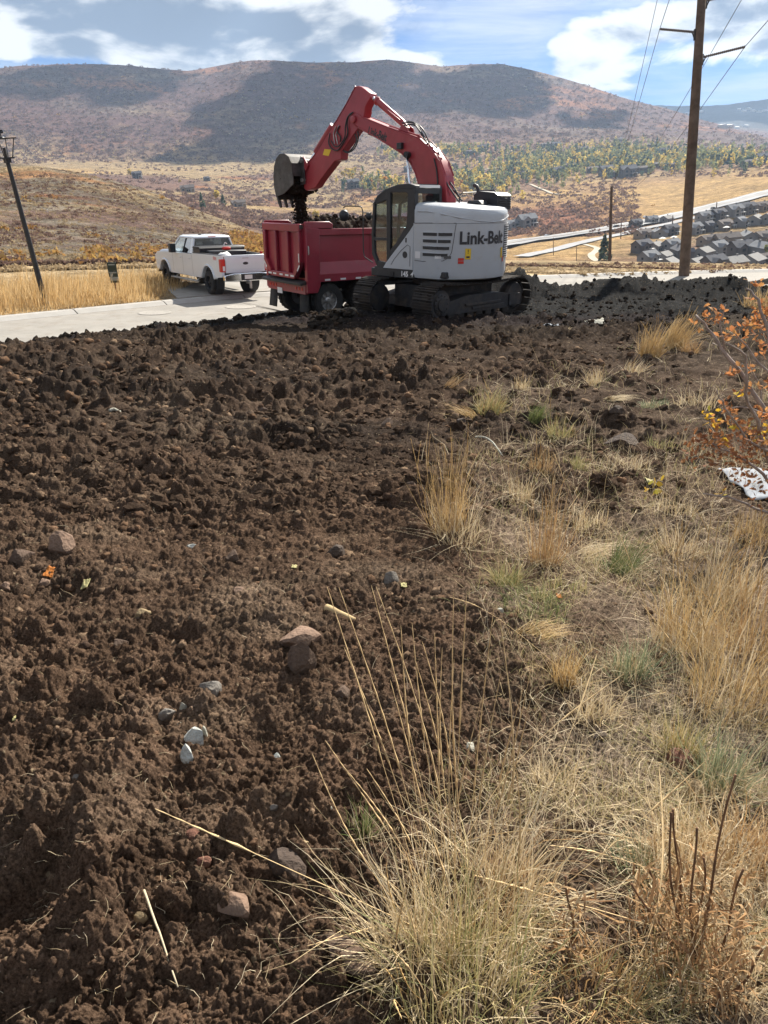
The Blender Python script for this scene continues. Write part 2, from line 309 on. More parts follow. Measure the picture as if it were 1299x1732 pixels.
# line between the dark dug soil (left) and the pale grassy strip (right), as ground points
VEG = [at_z(px, py, zz) for px, py, zz in ((640, 1900, 0.05), (700, 1732, 0), (730, 1560, 0), (800, 1400, -0.05), (900, 1250, -0.1), (880, 1120, -0.15), (830, 1000, -0.2), (770, 900, -0.25), (740, 800, -0.35), (760, 690, -0.5), (860, 640, -0.55), (960, 620, -0.6), (1050, 600, -0.65), (1150, 545, -0.9), (1290, 520, -1.0), (1500, 505, -1.1))]
VEGL = [(p.x, p.y) for p in VEG]; VEGL = [(VEGL[0][0] - 0.8, -6.0)] + VEGL
def veg_dist(x, y): return poly_dist(x, y, VEGL)     # >0 on the grassy side
def soil_detail(x, y, sp):
    """small scale relief of the dug soil; sp = local vertex spacing so that only what the mesh can carry is added"""
    def on(c): return np.clip((c - 2.2 * sp) / (2.2 * sp), 0, 1)
    vg = sm((veg_dist(x, y) + 0.15) / 0.5)
    wx = x + 0.05 * fbm(x * 9, y * 9, 3, 5); wy = y + 0.05 * fbm(x * 9, y * 9, 3, 25)
    wx2 = x + 0.012 * fbm(x * 50, y * 50, 2, 5); wy2 = y + 0.012 * fbm(x * 50, y * 50, 2, 25)
    cr = 0.86 + 0.5 * np.clip(fbm(x * 26, y * 26, 2, 93) + .25, 0, 1)
    mid = sm((y - 3.5) / 5.0)
    patch = np.clip(0.45 + 0.3 * mid + 3.4 * fbm(x * 0.8, y * 1.1, 3, 91), 0.10, 1.35)          # rough / smoothed patches
    patch2 = np.clip(0.5 + 3.4 * fbm(x * 2.1, y * 2.1, 3, 191), 0.15, 1.3)
    z = 0.16 * fbm(x * 0.55, y * 0.8, 3, 1) + 0.11 * fbm(x * 2.2, y * 2.6, 4, 2) * patch
    rg = 1 - 0.62 * vg * np.clip(1.2 - (y - 2) / 5, .35, 1)
    sp = np.minimum(sp * .62, .052)
    d1 = domes(wx + 3, wy, 0.34, 3, 0.42, 0.18, 0.5, 0.62) * patch
    d2 = domes(wx, wy + 1, 0.15, 4, 0.55, 0.2, 0.55, 0.75) * patch * on(0.15)
    d3 = domes(wx2, wy2, 0.066, 6, 0.62, 0.2, 0.6, 0.7) * on(0.066) * np.clip(patch2 * (.4 + .6 * patch), 0.1, 1.1)
    d4 = domes(wx2 + 2, wy2, 0.03, 8, 0.8, 0.25, 0.6, 0.85) * on(0.03)
    d5 = domes(wx2, wy2 + 5, 0.014, 9, 0.85, 0.25, 0.6, 0.85) * on(0.014)
    z = z + (d1 * (0.85 + .35 * mid) + d2 * (1.2 + .4 * mid)) * rg * cr + d3 * (0.35 + 1.0 * rg) * cr + (d4 + d5) * (0.4 + .85 * rg)
    z = z + mid * rg * (domes(wx + 9, wy, 0.24, 13, .6, .2, .5, .7) * .55 + .12 * fbm(x * 3.1, y * 4.4, 4, 15, .6))
    z = z + rg * 0.03 * np.abs(fbm(x * 24, y * 24, 4, 35, .6)) * on(0.05) - rg * .05 * np.clip(fbm(x * 5, y * 6, 4, 36, .6), 0, 1) * on(.1) * 2
    z = z + 0.035 * fbm(x * 14, y * 14, 3, 31) * on(0.07) * rg + 0.014 * fbm(x * 60, y * 60, 3, 33) * on(0.016)
    s = poly_dist(x, y, NEAR_EDGE)
    z = z * (0.5 + 0.5 * sm((s - 0.3) / 2.5)) + 0.16 * sm((s + 0.2) / 0.5) * (1 - sm((s - 0.3) / 0.9)) * (0.15 + np.clip(fbm(x * 1.3, y * 1.3, 3, 71) * 3, 0, 1))
    # wheel ruts pressed across the pad
    for (ax, ay, bx, by, w, dp) in ((-7, 11.0, 4, 13.0, 0.28, .06), (-7, 9.6, 3.5, 11.4, 0.28, .05), (-4.5, 6.4, 2, 8.3, 0.25, .05), (-3.2, 4.2, 0.3, 5.6, .22, .04)):
        L2 = math.hypot(bx - ax, by - ay); d = ((x - ax) * (by - ay) - (y - ay) * (bx - ax)) / L2
        z = z - dp * np.exp(-(d / w)**2) * (0.6 + fbm(x * 1.1, y * 1.1, 2, 55)) * np.where(np.abs(x - (ax + bx) / 2) < abs(bx - ax) / 2, 1, 0)
    return z
def pad_z(x, y, sp=0.02):
    x = np.atleast_1d(np.asarray(x, float)); y = np.atleast_1d(np.asarray(y, float)); return pad_base(x, y) + soil_detail(x, y, np.full(x.shape, sp))
GZ = Grid2(lambda X, Y: pad_base(X, Y) + soil_detail(X, Y, np.full(X.shape, .05)), -13, 22, -1, 38, .05)
GB = Grid2(pad_base, -30, 40, -4, 45, .15); GV = Grid2(lambda X, Y: veg_dist(X, Y), -13, 22, -4, 38, .12); GE = Grid2(lambda X, Y: poly_dist(X, Y, NEAR_EDGE), -30, 40, -4, 45, .15)
def gz(x, y): return GZ(x, y)
def on_pad(px, py):
    z = -0.5
    for _ in range(25):
        p = at_z(px, py, z); z = 0.6 * z + 0.4 * GB(p.x, p.y)
    p = at_z(px, py, z); return Vector((p.x, p.y, gz(p.x, p.y)))

def soil_material():
    m = bpy.data.materials.new('soil'); m.use_nodes = True; nt = m.node_tree; N = nt.nodes; L = nt.links
    b = N['Principled BSDF']; b.inputs['Roughness'].default_value = 1.0; b.inputs['Specular IOR Level'].default_value = 0.02
    at = N.new('ShaderNodeVertexColor'); at.layer_name = 'Col'; tc = N.new('ShaderNodeTexCoord')
    def noise(sc, det, ro=0.6):
        t = N.new('ShaderNodeTexNoise'); t.inputs['Scale'].default_value = sc; t.inputs['Detail'].default_value = det; t.inputs['Roughness'].default_value = ro; L.new(tc.outputs['Object'], t.inputs['Vector']); return t.outputs['Fac']
    def mr(v, a, bb, c, d):
        r = N.new('ShaderNodeMapRange'); L.new(v, r.inputs[0]); r.inputs[1].default_value = a; r.inputs[2].default_value = bb; r.inputs[3].default_value = c; r.inputs[4].default_value = d; return r.outputs[0]
    hs = N.new('ShaderNodeHueSaturation'); L.new(at.outputs[0], hs.inputs['Color'])
    mm = N.new('ShaderNodeMath'); mm.operation = 'MULTIPLY'; L.new(mr(noise(7, 8, .7), .3, .7, .5, 1.5), mm.inputs[0]); L.new(mr(noise(110, 4, .7), .32, .68, .4, 1.75), mm.inputs[1])
    L.new(mm.outputs[0], hs.inputs['Value'])
    # small pale crumbs and root bits
    vo = N.new('ShaderNodeTexVoronoi'); vo.inputs['Scale'].default_value = 42; L.new(tc.outputs['Object'], vo.inputs['Vector'])
    sp = N.new('ShaderNodeSeparateColor'); L.new(vo.outputs['Color'], sp.inputs[0])
    k = N.new('ShaderNodeMath'); k.operation = 'MULTIPLY'; L.new(mr(sp.outputs[0], .955, .965, 0, 1), k.inputs[0]); L.new(mr(vo.outputs['Distance'], .25, .4, 1, 0), k.inputs[1])
    mx = N.new('ShaderNodeMix'); mx.data_type = 'RGBA'; L.new(k.outputs[0], mx.inputs[0]); L.new(hs.outputs[0], mx.inputs[6]); mx.inputs[7].default_value = (0.30, 0.23, 0.15, 1)
    L.new(mx.outputs[2], b.inputs['Base Color'])
    bp = N.new('ShaderNodeBump'); bp.inputs['Strength'].default_value = 1.0; bp.inputs['Distance'].default_value = 0.02; L.new(noise(75, 10, .72), bp.inputs['Height'])
    bp2 = N.new('ShaderNodeBump'); bp2.inputs['Strength'].default_value = 0.8; bp2.inputs['Distance'].default_value = 0.05; L.new(noise(16, 8, .7), bp2.inputs['Height']); L.new(bp.outputs[0], bp2.inputs['Normal'])
    L.new(bp2.outputs[0], b.inputs['Normal']); return m
SOIL = soil_material()
def soil_color(x, y):
    v = (sm((veg_dist(x, y) + 0.05 + 0.9 * fbm(x * 1.6, y * 1.6, 4, 7)) / 0.5) * np.clip(0.62 + 2.6 * fbm(x * 2.3, y * 2.3, 4, 8), 0.08, 1))[..., None]
    a = fbm(x * 0.5, y * 0.9, 4, 12)[..., None]; b = np.clip(fbm(x * 1.7, y * 3.2, 4, 19) * 2.2, 0, 1)[..., None]
    near = np.clip(1 - (y - 2.0) / 5.0, 0, 1)[..., None]
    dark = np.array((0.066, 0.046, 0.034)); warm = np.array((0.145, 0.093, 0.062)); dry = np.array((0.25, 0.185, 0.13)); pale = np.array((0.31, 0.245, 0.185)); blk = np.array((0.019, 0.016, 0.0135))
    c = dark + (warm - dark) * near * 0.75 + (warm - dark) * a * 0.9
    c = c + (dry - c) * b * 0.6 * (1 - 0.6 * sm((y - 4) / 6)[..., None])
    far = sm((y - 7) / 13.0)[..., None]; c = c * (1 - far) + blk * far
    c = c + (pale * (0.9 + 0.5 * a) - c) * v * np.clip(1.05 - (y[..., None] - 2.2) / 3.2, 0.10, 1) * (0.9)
    return np.clip(c, 0.02, 1)
def near_ground():
    # rows follow the view so the relief is fine near the camera and coarse far away
    rows = []
    for py in np.concatenate([np.linspace(1790, 900, 560), np.linspace(898.7, 470, 420)]):
        d = ray(649.5, py); sl = -d[2] / d[1]; rows.append((CZ + 0.0) / sl if sl > 0 else 60)
    rows = np.array(rows); R = rows * (1 / (1 - 0.049 * rows / CZ * 0.0)); 
    # remap so that the last row reaches 36 m on the sloping ground
    R = []
    for py in np.concatenate([np.linspace(1790, 900, 560), np.linspace(898.7, 476, 430)]):
        d = ray(649.5, py); s = -d[2] / d[1]; r = CZ / max(s - 0.049, 1e-3); r2 = (CZ - STREET_Z) / s; R.append(min(r, r2) if r < 60 else r2)
    R = np.maximum.accumulate(np.array(R)); R = R + np.arange(len(R)) * 1e-5
    az = np.linspace(rad(-33), rad(33), 860); RR, A = np.meshgrid(R, np.tan(az), indexing='ij')
    y = RR * np.ones_like(A); A = np.linspace(-1, 1, A.shape[1])[None, :] * np.ones_like(RR)
    half = 0.60 * (RR * math.cos(PITCH) + (CZ + 0.04 * RR) * math.sin(PITCH)) + 0.15; x = A * half
    sp = np.maximum(np.gradient(R)[:, None] * 0.6, half * (A[0, 1] - A[0, 0])) * np.ones_like(A)
    z = pad_base(x, y) + soil_detail(x, y, sp)
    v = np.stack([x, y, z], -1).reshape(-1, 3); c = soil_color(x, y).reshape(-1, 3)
    o = np_mesh('dug_soil_ground', v, grid_quads(*x.shape), SOIL, True, col=c); o['kind'] = 'structure'
    # the same ground outside the photographed wedge, coarser and a little lower where both exist
    gx = np.linspace(-34, 40, 190); gy = np.linspace(-14, 34, 150); X, Y = np.meshgrid(gx, gy); 
    inside = (Y > 0.75) & (np.abs(X) < 0.60 * (Y * .92 + 1.69 * .39) - 0.1)
    Z = pad_base(X, Y) + soil_detail(X, Y, np.full(X.shape, .3)) - np.where(inside, 0.35, 0.0)
    Z = np.where(poly_dist(X, Y, NEAR_EDGE) < -0.4, -2.3, Z)
    v = np.stack([X, Y, Z], -1).reshape(-1, 3)
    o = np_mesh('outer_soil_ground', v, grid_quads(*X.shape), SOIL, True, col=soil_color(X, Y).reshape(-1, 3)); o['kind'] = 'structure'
near_ground()

# ------------------------------------------------------------------ far terrain
def S(pts): 
    """screen polyline -> function of azimuth giving slope"""
    a = np.array([az_slope(*p) for p in pts]); i = np.argsort(a[:, 0]); a = a[i]
    return lambda az: np.interp(az, a[:, 0], a[:, 1])
def C(pts):
    a = np.array([(az_slope(px, 350)[0], v) for px, v in pts]); return lambda az: np.interp(az, a[:, 0], a[:, 1])
RIDGE = [(-700, 160), (-300, 130), (-100, 118), (0, 111), (35, 106), (95, 104), (150, 105), (220, 107), (270, 114), (320, 118), (360, 111), (400, 103), (450, 98), (520, 101), (600, 101), (655, 97), (700, 102), (750, 109), (800, 104), (850, 104), (900, 114), (950, 127), (1000, 145), (1050, 162), (1085, 173), (1130, 184), (1200, 206), (1299, 232), (1450, 262), (1800, 300)]
FEAT = [  # (R, slope) pairs; a plain number gives a fixed height
    (C([(0, 34), (430, 36), (860, 40), (1299, 44)]), -1.50),
    (C([(0, 44), (430, 46), (860, 62), (1299, 64)]), S([(-300, 462), (0, 462), (200, 467), (300, 468), (430, 470), (560, 470), (860, 449), (1000, 446), (1100, 450), (1299, 451), (1600, 452)])),
    (C([(0, 120), (430, 90), (520, 90), (860, 100), (1299, 100)]), S([(-300, 350), (0, 370), (130, 385), (250, 405), (330, 420), (430, 437), (520, 455), (560, 475), (860, 470), (1299, 478), (1600, 480)])),
    (C([(0, 260), (250, 215), (430, 165), (520, 150), (860, 200), (1299, 200)]), S([(-300, 240), (0, 277), (60, 280), (130, 290), (190, 305), (250, 322), (330, 352), (400, 378), (430, 391), (480, 420), (560, 470), (700, 475), (860, 462), (1060, 466), (1299, 468), (1600, 470)])),
    (C([(0, 420), (430, 330), (860, 330), (1299, 340)]), S([(-300, 290), (0, 330), (250, 345), (430, 405), (520, 435), (640, 440), (860, 447), (1060, 458), (1299, 462), (1600, 470)])),
    (C([(0, 620), (430, 560), (860, 520), (1060, 560), (1299, 620)]), S([(-300, 300), (0, 318), (200, 335), (330, 358), (430, 378), (560, 385), (700, 400), (860, 414), (1000, 396), (1150, 374), (1299, 352), (1600, 310)])),
    (C([(0, 900), (860, 820), (1299, 900)]), S([(-300, 290), (0, 305), (200, 318), (330, 330), (430, 342), (560, 352), (700, 352), (860, 368), (1000, 352), (1150, 338), (1299, 308), (1600, 280)])),
    (C([(0, 1400), (860, 1250), (1299, 1350)]), S([(-300, 278), (0, 288), (200, 293), (330, 300), (430, 302), (560, 302), (700, 300), (860, 312), (1000, 300), (1150, 290), (1299, 272), (1600, 250)])),
    (C([(0, 1900), (860, 1900), (1299, 2000)]), S([(-300, 262), (0, 270), (200, 272), (330, 272), (430, 270), (560, 262), (700, 250), (860, 252), (1000, 246), (1150, 248), (1299, 250), (1600, 240)])),
    (C([(0, 2400), (860, 2500), (1299, 2500)]), S([(-300, 200), (0, 195), (200, 192), (430, 192), (560, 186), (700, 188), (860, 190), (1000, 208), (1150, 225), (1299, 244), (1600, 268)])),
    (C([(0, 3000), (860, 3200), (1299, 3000)]), S(RIDGE)),
    (C([(0, 3800), (1299, 3600)]), S([(p[0], p[1] + (34 if p[0] < 1000 else 14)) for p in RIDGE])),
    (C([(0, 5200), (1299, 5000)]), S([(-300, 220), (400, 190), (860, 200), (1050, 205), (1150, 208), (1299, 212), (1600, 215)])),
    (C([(0, 6800), (1299, 6600)]), S([(-300, 200), (400, 160), (860, 165), (1000, 172), (1085, 179), (1110, 176), (1150, 178), (1200, 178), (1250, 172), (1299, 165), (1380, 160), (1600, 158)])),
    (C([(0, 8500), (1299, 8300)]), S([(-300, 230), (860, 215), (1299, 215), (1600, 210)])),
]
def terrain_setup():
    azf = np.concatenate([np.linspace(-180, -34, 60)[:-1], np.linspace(-34, 34, 640), np.linspace(34, 180, 60)[1:]])
    az = np.radians(azf); azc = np.clip(az, rad(-45), rad(45))
    Rr = np.exp(np.linspace(math.log(22), math.log(8500), 620))
    Z = np.zeros((len(Rr), len(az)))
    fr = []; fz = []
    for rf, sf in FEAT:
        R = rf(azc); fr.append(np.log(R)); fz.append(np.full(len(az), float(sf)) if isinstance(sf, float) else CZ + R * sf(azc))
    fr = np.array(fr); fz = np.array(fz); lr = np.log(Rr)
    for j in range(len(az)):
        Rj = np.exp(fr[:, j]); sl = (fz[:, j] - CZ) / Rj
        s = np.interp(lr, fr[:, j], sl); Z[:, j] = np.where(Rr < Rj[0], fz[0, j], CZ + Rr * s)
    # soften the kinks along the distance
    k = np.exp(-np.linspace(-2, 2, 13)**2); k /= k.sum()
    Zp = np.pad(Z, ((6, 6), (0, 0)), mode='edge'); Zs = sum(k[i] * Zp[i:i + len(Rr)] for i in range(13))
    k2 = np.exp(-np.linspace(-2, 2, 9)**2); k2 /= k2.sum(); Zp = np.pad(Zs, ((0, 0), (4, 4)), mode='edge'); Zs = sum(k2[i] * Zp[:, i:i + len(az)] for i in range(9))
    RR, A = np.meshgrid(Rr, az, indexing='ij'); x = RR * np.sin(A); y = RR * np.cos(A)
    amp = np.interp(RR, [40, 70, 250, 900, 1900, 2500, 3200, 6500], [0.0, 0.5, 2.2, 5, 10, 26, 12, 30])
    sc = np.interp(RR, [40, 250, 900, 2400, 6500], [25, 60, 160, 420, 700])
    n = fbm(x / 300, y / 300, 6, 41, .55); rid = 0.5 - np.abs(fbm(x / 520 + 3, y / 900, 4, 47)) * 2.6
    rdgm = np.exp(-((np.log(RR) - math.log(2450)) / 0.16)**2)
    n2 = fbm(x / 40, y / 40, 5, 43)
    Zs = Zs + amp * (n * 0.9) + rdgm * 34 * (rid - 0.2) + np.interp(RR, [45, 90, 300, 6000], [0, 0.9, 2.2, 5]) * n2
    sdn = -poly_dist(x[:200], y[:200], FAR_EDGE)            # beyond the kerb
    ver = np.where(sdn > 0.1, STREET_Z + 0.085 + 0.06 * n2[:200], -1.75); w = sm((RR[:200] - 42) / 12) * np.where(sdn > 0.1, 1, 0)
    Zs[:200] = np.where(RR[:200] < 54, ver * (1 - w) + Zs[:200] * w, Zs[:200])
    return Rr, az, Zs, x, y, RR, A
T_R, T_az, T_Z, T_x, T_y, T_RR, T_A = terrain_setup()
T_Rl = T_R.tolist(); T_azl = T_az.tolist(); T_Zl = T_Z.tolist()
import bisect
def tz(x, y):
    R = math.hypot(x, y); a = math.atan2(x, y)
    i = min(max(bisect.bisect_left(T_Rl, R) - 1, 0), len(T_Rl) - 2); j = min(max(bisect.bisect_left(T_azl, a) - 1, 0), len(T_azl) - 2)
    u = (R - T_Rl[i]) / (T_Rl[i+1] - T_Rl[i]); v = (a - T_azl[j]) / (T_azl[j+1] - T_azl[j]); u = min(max(u, 0), 1); A = T_Zl[i]; B = T_Zl[i+1]
    return (A[j] * (1-u) + B[j] * u) * (1-v) + (A[j+1] * (1-u) + B[j+1] * u) * v
def hit(px, py, rmin=30.0):
    a, s = az_slope(px, py); j = min(max(np.searchsorted(T_az, a) - 1, 0), len(T_az) - 2); v = (a - T_az[j]) / (T_az[j+1] - T_az[j])
    z = T_Z[:, j] * (1 - v) + T_Z[:, j+1] * v; d = z - (CZ + s * T_R); k = np.nonzero((d > 0) & (T_R > rmin))[0]
    if len(k) == 0: return None
    k = k[0]; 
    if k == 0: R = T_R[0]
    else: t = d[k-1] / (d[k-1] - d[k]) if d[k-1] < 0 else 0; R = T_R[k-1] + t * (T_R[k] - T_R[k-1])
    x, y = R * math.sin(a), R * math.cos(a); return Vector((x, y, tz(x, y)))

def zone_colors():
    """plant cover of the hills: tan grass, grey-purple oak brush, rust and yellow patches (no light or shade in it)"""
    x, y, RR = T_x, T_y, T_RR
    lr = np.log(RR)
    tan = np.array((0.26, 0.19, 0.105)); gold = np.array((0.36, 0.235, 0.10)); brush = np.array((0.11, 0.064, 0.056)); rust = np.array((0.27, 0.115, 0.045)); sage = np.array((0.155, 0.13, 0.10)); far = np.array((0.05, 0.052, 0.055)); red = np.array((0.16, 0.055, 0.04))
    def nz(k, s, o=5): return fbm(x / k, y / k, o, s, .58)
    c = np.zeros(x.shape + (3,)); w = lambda v, a, b: np.clip((v - a) / (b - a), 0, 1)[..., None]
    # left spur and verge
    n1 = nz(30, 201); n2 = nz(9, 203)
    c[:] = sage
    c = c + (tan - c) * w(n1 + 0.5 * n2, -0.02, 0.18) * 0.9
    c = c + (brush - c) * w(nz(45, 205) + 0.4 * n2, 0.06, 0.2) * 0.75
    c = c + (rust - c) * w(nz(38, 206) + 0.4 * n2, 0.16, 0.27) * 0.55
    # valley
    v = np.clip((lr - math.log(290)) / 0.2, 0, 1)[..., None]
    m1 = nz(170, 211) + 0.35 * nz(40, 212); valley = tan + (gold - tan) * w(nz(220, 213), 0, .15)
    valley = valley + (brush * 1.15 - valley) * w(m1, -0.08, 0.08) * 0.85
    valley = valley + (rust - valley) * w(nz(120, 214) + 0.3 * nz(30, 215), 0.13, 0.24) * 0.6
    # dry gold slope to the right below the pole, red brush in the middle
    px = 650 + F * 0.92 * np.tan(np.clip(T_A, -1.2, 1.2)) / 0.85
    g = np.exp(-((np.degrees(T_A) - 21) / 8.5)**2 - ((lr - math.log(860)) / 0.32)**2)[..., None]
    valley = valley + (gold * 0.95 - valley) * np.clip(g * 1.6, 0, 1)
    g = np.exp(-((np.degrees(T_A) - 12) / 4)**2 - ((lr - math.log(760)) / 0.2)**2)[..., None]
    valley = valley + (red - valley) * np.clip(g * 1.1, 0, .8)
    g = np.exp(-((np.degrees(T_A) - 11) / 7.0)**2 - ((lr - math.log(450)) / 0.22)**2)[..., None]
    valley = valley + (gold - valley) * np.clip(g * 1.2, 0, .85)
    g = np.exp(-((np.degrees(T_A) + 12) / 14)**2 - ((lr - math.log(1700)) / 0.10)**2)[..., None]
    valley = valley + (tan - valley) * np.clip(g * 1.4, 0, .9)
    c = c * (1 - v) + valley * v
    # ridge
    v = np.clip((lr - math.log(1950)) / 0.1, 0, 1)[..., None]
    rg = brush + (sage * 0.9 - brush) * w(nz(260, 221) + .5 * nz(60, 222), -0.02, 0.2) * .45
    rg = rg + (tan - rg) * w(nz(400, 223) + .5 * nz(50, 224), 0.08, 0.24) * .4
    rg = rg + (rust * 1.15 - rg) * w(nz(330, 225) + .5 * nz(60, 226), 0.16, 0.28) * .6
    c = c * (1 - v) + rg * v
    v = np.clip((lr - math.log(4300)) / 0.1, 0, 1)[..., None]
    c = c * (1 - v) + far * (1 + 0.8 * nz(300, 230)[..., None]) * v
    vg = (RR < 48)[..., None]; c = np.where(vg, np.array((0.36, 0.27, 0.16)), c)
    return np.clip(c, 0.01, 1)
def terrain_material():
    m = bpy.data.materials.new('hillside_cover'); m.use_nodes = True; nt = m.node_tree; N = nt.nodes; L = nt.links
    b = N['Principled BSDF']; b.inputs['Roughness'].default_value = 1.0; b.inputs['Specular IOR Level'].default_value = 0.05
    at = N.new('ShaderNodeVertexColor'); at.layer_name = 'Col'; tc = N.new('ShaderNodeTexCoord'); prev = None
    for sc, lo, hi in ((1.1, .55, 1.5), (0.16, .5, 1.6), (0.03, .7, 1.35)):
        t = N.new('ShaderNodeTexNoise'); t.inputs['Scale'].default_value = sc; t.inputs['Detail'].default_value = 5; t.inputs['Roughness'].default_value = .7; L.new(tc.outputs['Object'], t.inputs['Vector'])
        r = N.new('ShaderNodeMapRange'); L.new(t.outputs['Fac'], r.inputs[0]); r.inputs[1].default_value = .32; r.inputs[2].default_value = .68; r.inputs[3].default_value = lo; r.inputs[4].default_value = hi
        if prev is None: prev = r.outputs[0]
        else:
            k = N.new('ShaderNodeMath'); k.operation = 'MULTIPLY'; L.new(prev, k.inputs[0]); L.new(r.outputs[0], k.inputs[1]); prev = k.outputs[0]
    hs = N.new('ShaderNodeHueSaturation'); L.new(prev, hs.inputs['Value']); L.new(at.outputs[0], hs.inputs['Color']); L.new(hs.outputs[0], b.inputs['Base Color'])
    t = N.new('ShaderNodeTexNoise'); t.inputs['Scale'].default_value = 0.09; t.inputs['Detail'].default_value = 8; t.inputs['Roughness'].default_value = .75; L.new(tc.outputs['Object'], t.inputs['Vector'])
    bp = N.new('ShaderNodeBump'); bp.inputs['Strength'].default_value = 0.8; bp.inputs['Distance'].default_value = 7.0; L.new(t.outputs['Fac'], bp.inputs['Height']); L.new(bp.outputs[0], b.inputs['Normal'])
    return m
HILL = terrain_material()
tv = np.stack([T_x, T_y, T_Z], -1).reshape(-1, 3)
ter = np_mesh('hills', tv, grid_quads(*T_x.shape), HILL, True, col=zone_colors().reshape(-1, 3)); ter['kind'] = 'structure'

# ------------------------------------------------------------------ street, kerb, driveway
CONC = mat('street_concrete', (0.27, 0.255, 0.23), .9, var=.10, vscale=1.2, bump=.3, bscale=60, dirt=(0.17, 0.125, 0.085), dirt_amt=.3, spec=.2)
KERB = mat('kerb_concrete', (0.37, 0.355, 0.33), .85, var=.06, vscale=3, bump=.3, bscale=80, spec=.2)
def smooth_line(P, n=8):
    out = []
    for i in range(len(P) - 1):
        p0 = P[max(i-1, 0)]; p1 = P[i]; p2 = P[i+1]; p3 = P[min(i+2, len(P)-1)]
        for k in range(n):
            t = k / n; out.append(tuple(0.5 * ((2*p1[a]) + (-p0[a]+p2[a])*t + (2*p0[a]-5*p1[a]+4*p2[a]-p3[a])*t*t + (-p0[a]+3*p1[a]-3*p2[a]+p3[a])*t**3) for a in (0, 1)))
    out.append(tuple(P[-1][:2])); return out
def strip(P, o0, o1, z0, z1=None):
    """quads between two offsets (positive = away from the camera side) of a polyline"""
    z1 = z0 if z1 is None else z1; v = []; q = []
    for i, p in enumerate(P):
        a = P[max(i-1, 0)]; b = P[min(i+1, len(P)-1)]; dx, dy = b[0]-a[0], b[1]-a[1]; l = math.hypot(dx, dy); nx, ny = -dy/l, dx/l
        v += [(p[0]+nx*o0, p[1]+ny*o0, z0), (p[0]+nx*o1, p[1]+ny*o1, z1)]
    for i in range(len(P)-1): q.append((2*i, 2*i+2, 2*i+3, 2*i+1))
    return v, q
FE = smooth_line(FAR_EDGE)
mb = MB(); mb.add(*strip(FE, -9.5, -0.44, STREET_Z)); st = mb.build('street', CONC); st['kind'] = 'structure'
cum = [0]
for a, b in zip(FE[:-1], FE[1:]): cum.append(cum[-1] + math.hypot(b[0]-a[0], b[1]-a[1]))
def along(P, cum, s):
    i = min(max(np.searchsorted(cum, s) - 1, 0), len(P) - 2); t = (s - cum[i]) / (cum[i+1] - cum[i]); return (P[i][0] + t*(P[i+1][0]-P[i][0]), P[i][1] + t*(P[i+1][1]-P[i][1]))
kerb = empty('kerb', (0, 0, 0)); kerb['kind'] = 'structure'
s = 12.0
while s < cum[-1] - 4:
    P = [along(FE, cum, s + 0.02 + t * 2.96 / 3) for t in range(4)]
    prof = [(-0.44, STREET_Z + 0.004), (-0.30, STREET_Z - 0.012), (-0.08, STREET_Z + 0.085), (0.12, STREET_Z + 0.10), (0.12, STREET_Z - 0.2)]
    m_ = MB(); V = []; Q = []
    for i, p in enumerate(P):
        a = P[max(i-1, 0)]; b = P[min(i+1, 3)]; dx, dy = b[0]-a[0], b[1]-a[1]; l = math.hypot(dx, dy); nx, ny = -dy/l, dx/l
        V += [(p[0]+nx*o, p[1]+ny*o, z) for o, z in prof]
    for i in range(3):
        for j in range(4): Q.append((i*5+j, (i+1)*5+j, (i+1)*5+j+1, i*5+j+1))
    Q += [tuple(range(4, -1, -1)), tuple(range(15, 20))]
    m_.add(V, Q); m_.build('kerb_segment', KERB, kerb); s += 3.0
mb = MB(); mb.prism([(-7.0, 25.45), (-6.6, 25.9), (-4.5, 27.48), (-1.6, 29.4), (1.2, 31.2), (-0.5, 34.0), (-4.5, 36), (-8.5, 34.5), (-8.9, 31.0), (-8.0, 28.0)], STREET_Z - 0.3, STREET_Z + 0.125, 'xy')
dr = mb.build('driveway', CONC); dr['kind'] = 'structure'
IRON = mat('cast_iron', (0.30, 0.28, 0.25), .7, .3, var=.2, vscale=20)
for i, (px, py, lb) in enumerate(((262, 529, 'round utility cover set in the street left of the parked pickup'), (407, 519, 'round utility cover set in the street just left of the red dump truck'))):
    p = at_z(px, py, STREET_Z + 0.004); mb = MB(); mb.lathe([(0.5, 0), (0.5, 0.008), (0.42, 0.01), (0.40, 0.004), (0.0, 0.006)], p, (0, 0, 1), 28)
    tag(mb.build('manhole_cover', IRON), lb, 'manhole cover', 'round covers in the street')
# ------------------------------------------------------------------ shared materials
RED = mat('red_machine_paint', (0.33, 0.034, 0.045), .40, var=.12, vscale=3, dirt=(0.22, 0.14, 0.11), dirt_amt=.18, coat=.25)
TRED = mat('red_truck_paint', (0.27, 0.018, 0.036), .42, var=.10, vscale=2, dirt=(0.20, 0.10, 0.09), dirt_amt=.15, coat=.2)
WHITE = mat('white_machine_paint', (0.47, 0.50, 0.53), .4, var=.03, vscale=2, dirt=(0.42, 0.38, 0.33), dirt_amt=.2, coat=.2)
PWHITE = mat('white_car_paint', (0.66, 0.70, 0.74), .3, var=.02, vscale=2, dirt=(0.5, 0.46, 0.4), dirt_amt=.05, coat=.6)
BLACK = mat('black_paint', (0.022, 0.024, 0.028), .45, var=.2, vscale=8)
RUBBER = mat('rubber', (0.022, 0.021, 0.020), .85, var=.3, vscale=10, dirt=(0.10, 0.075, 0.055), dirt_amt=.35)
STEEL = mat('muddy_steel', (0.035, 0.03, 0.027), .7, .4, var=.3, vscale=9, dirt=(0.055, 0.04, 0.03), dirt_amt=.6, bump=.5, bscale=25)
DSTEEL = mat('dark_frame_steel', (0.028, 0.028, 0.031), .6, .2, var=.3, vscale=7, dirt=(0.10, 0.075, 0.055), dirt_amt=.5)
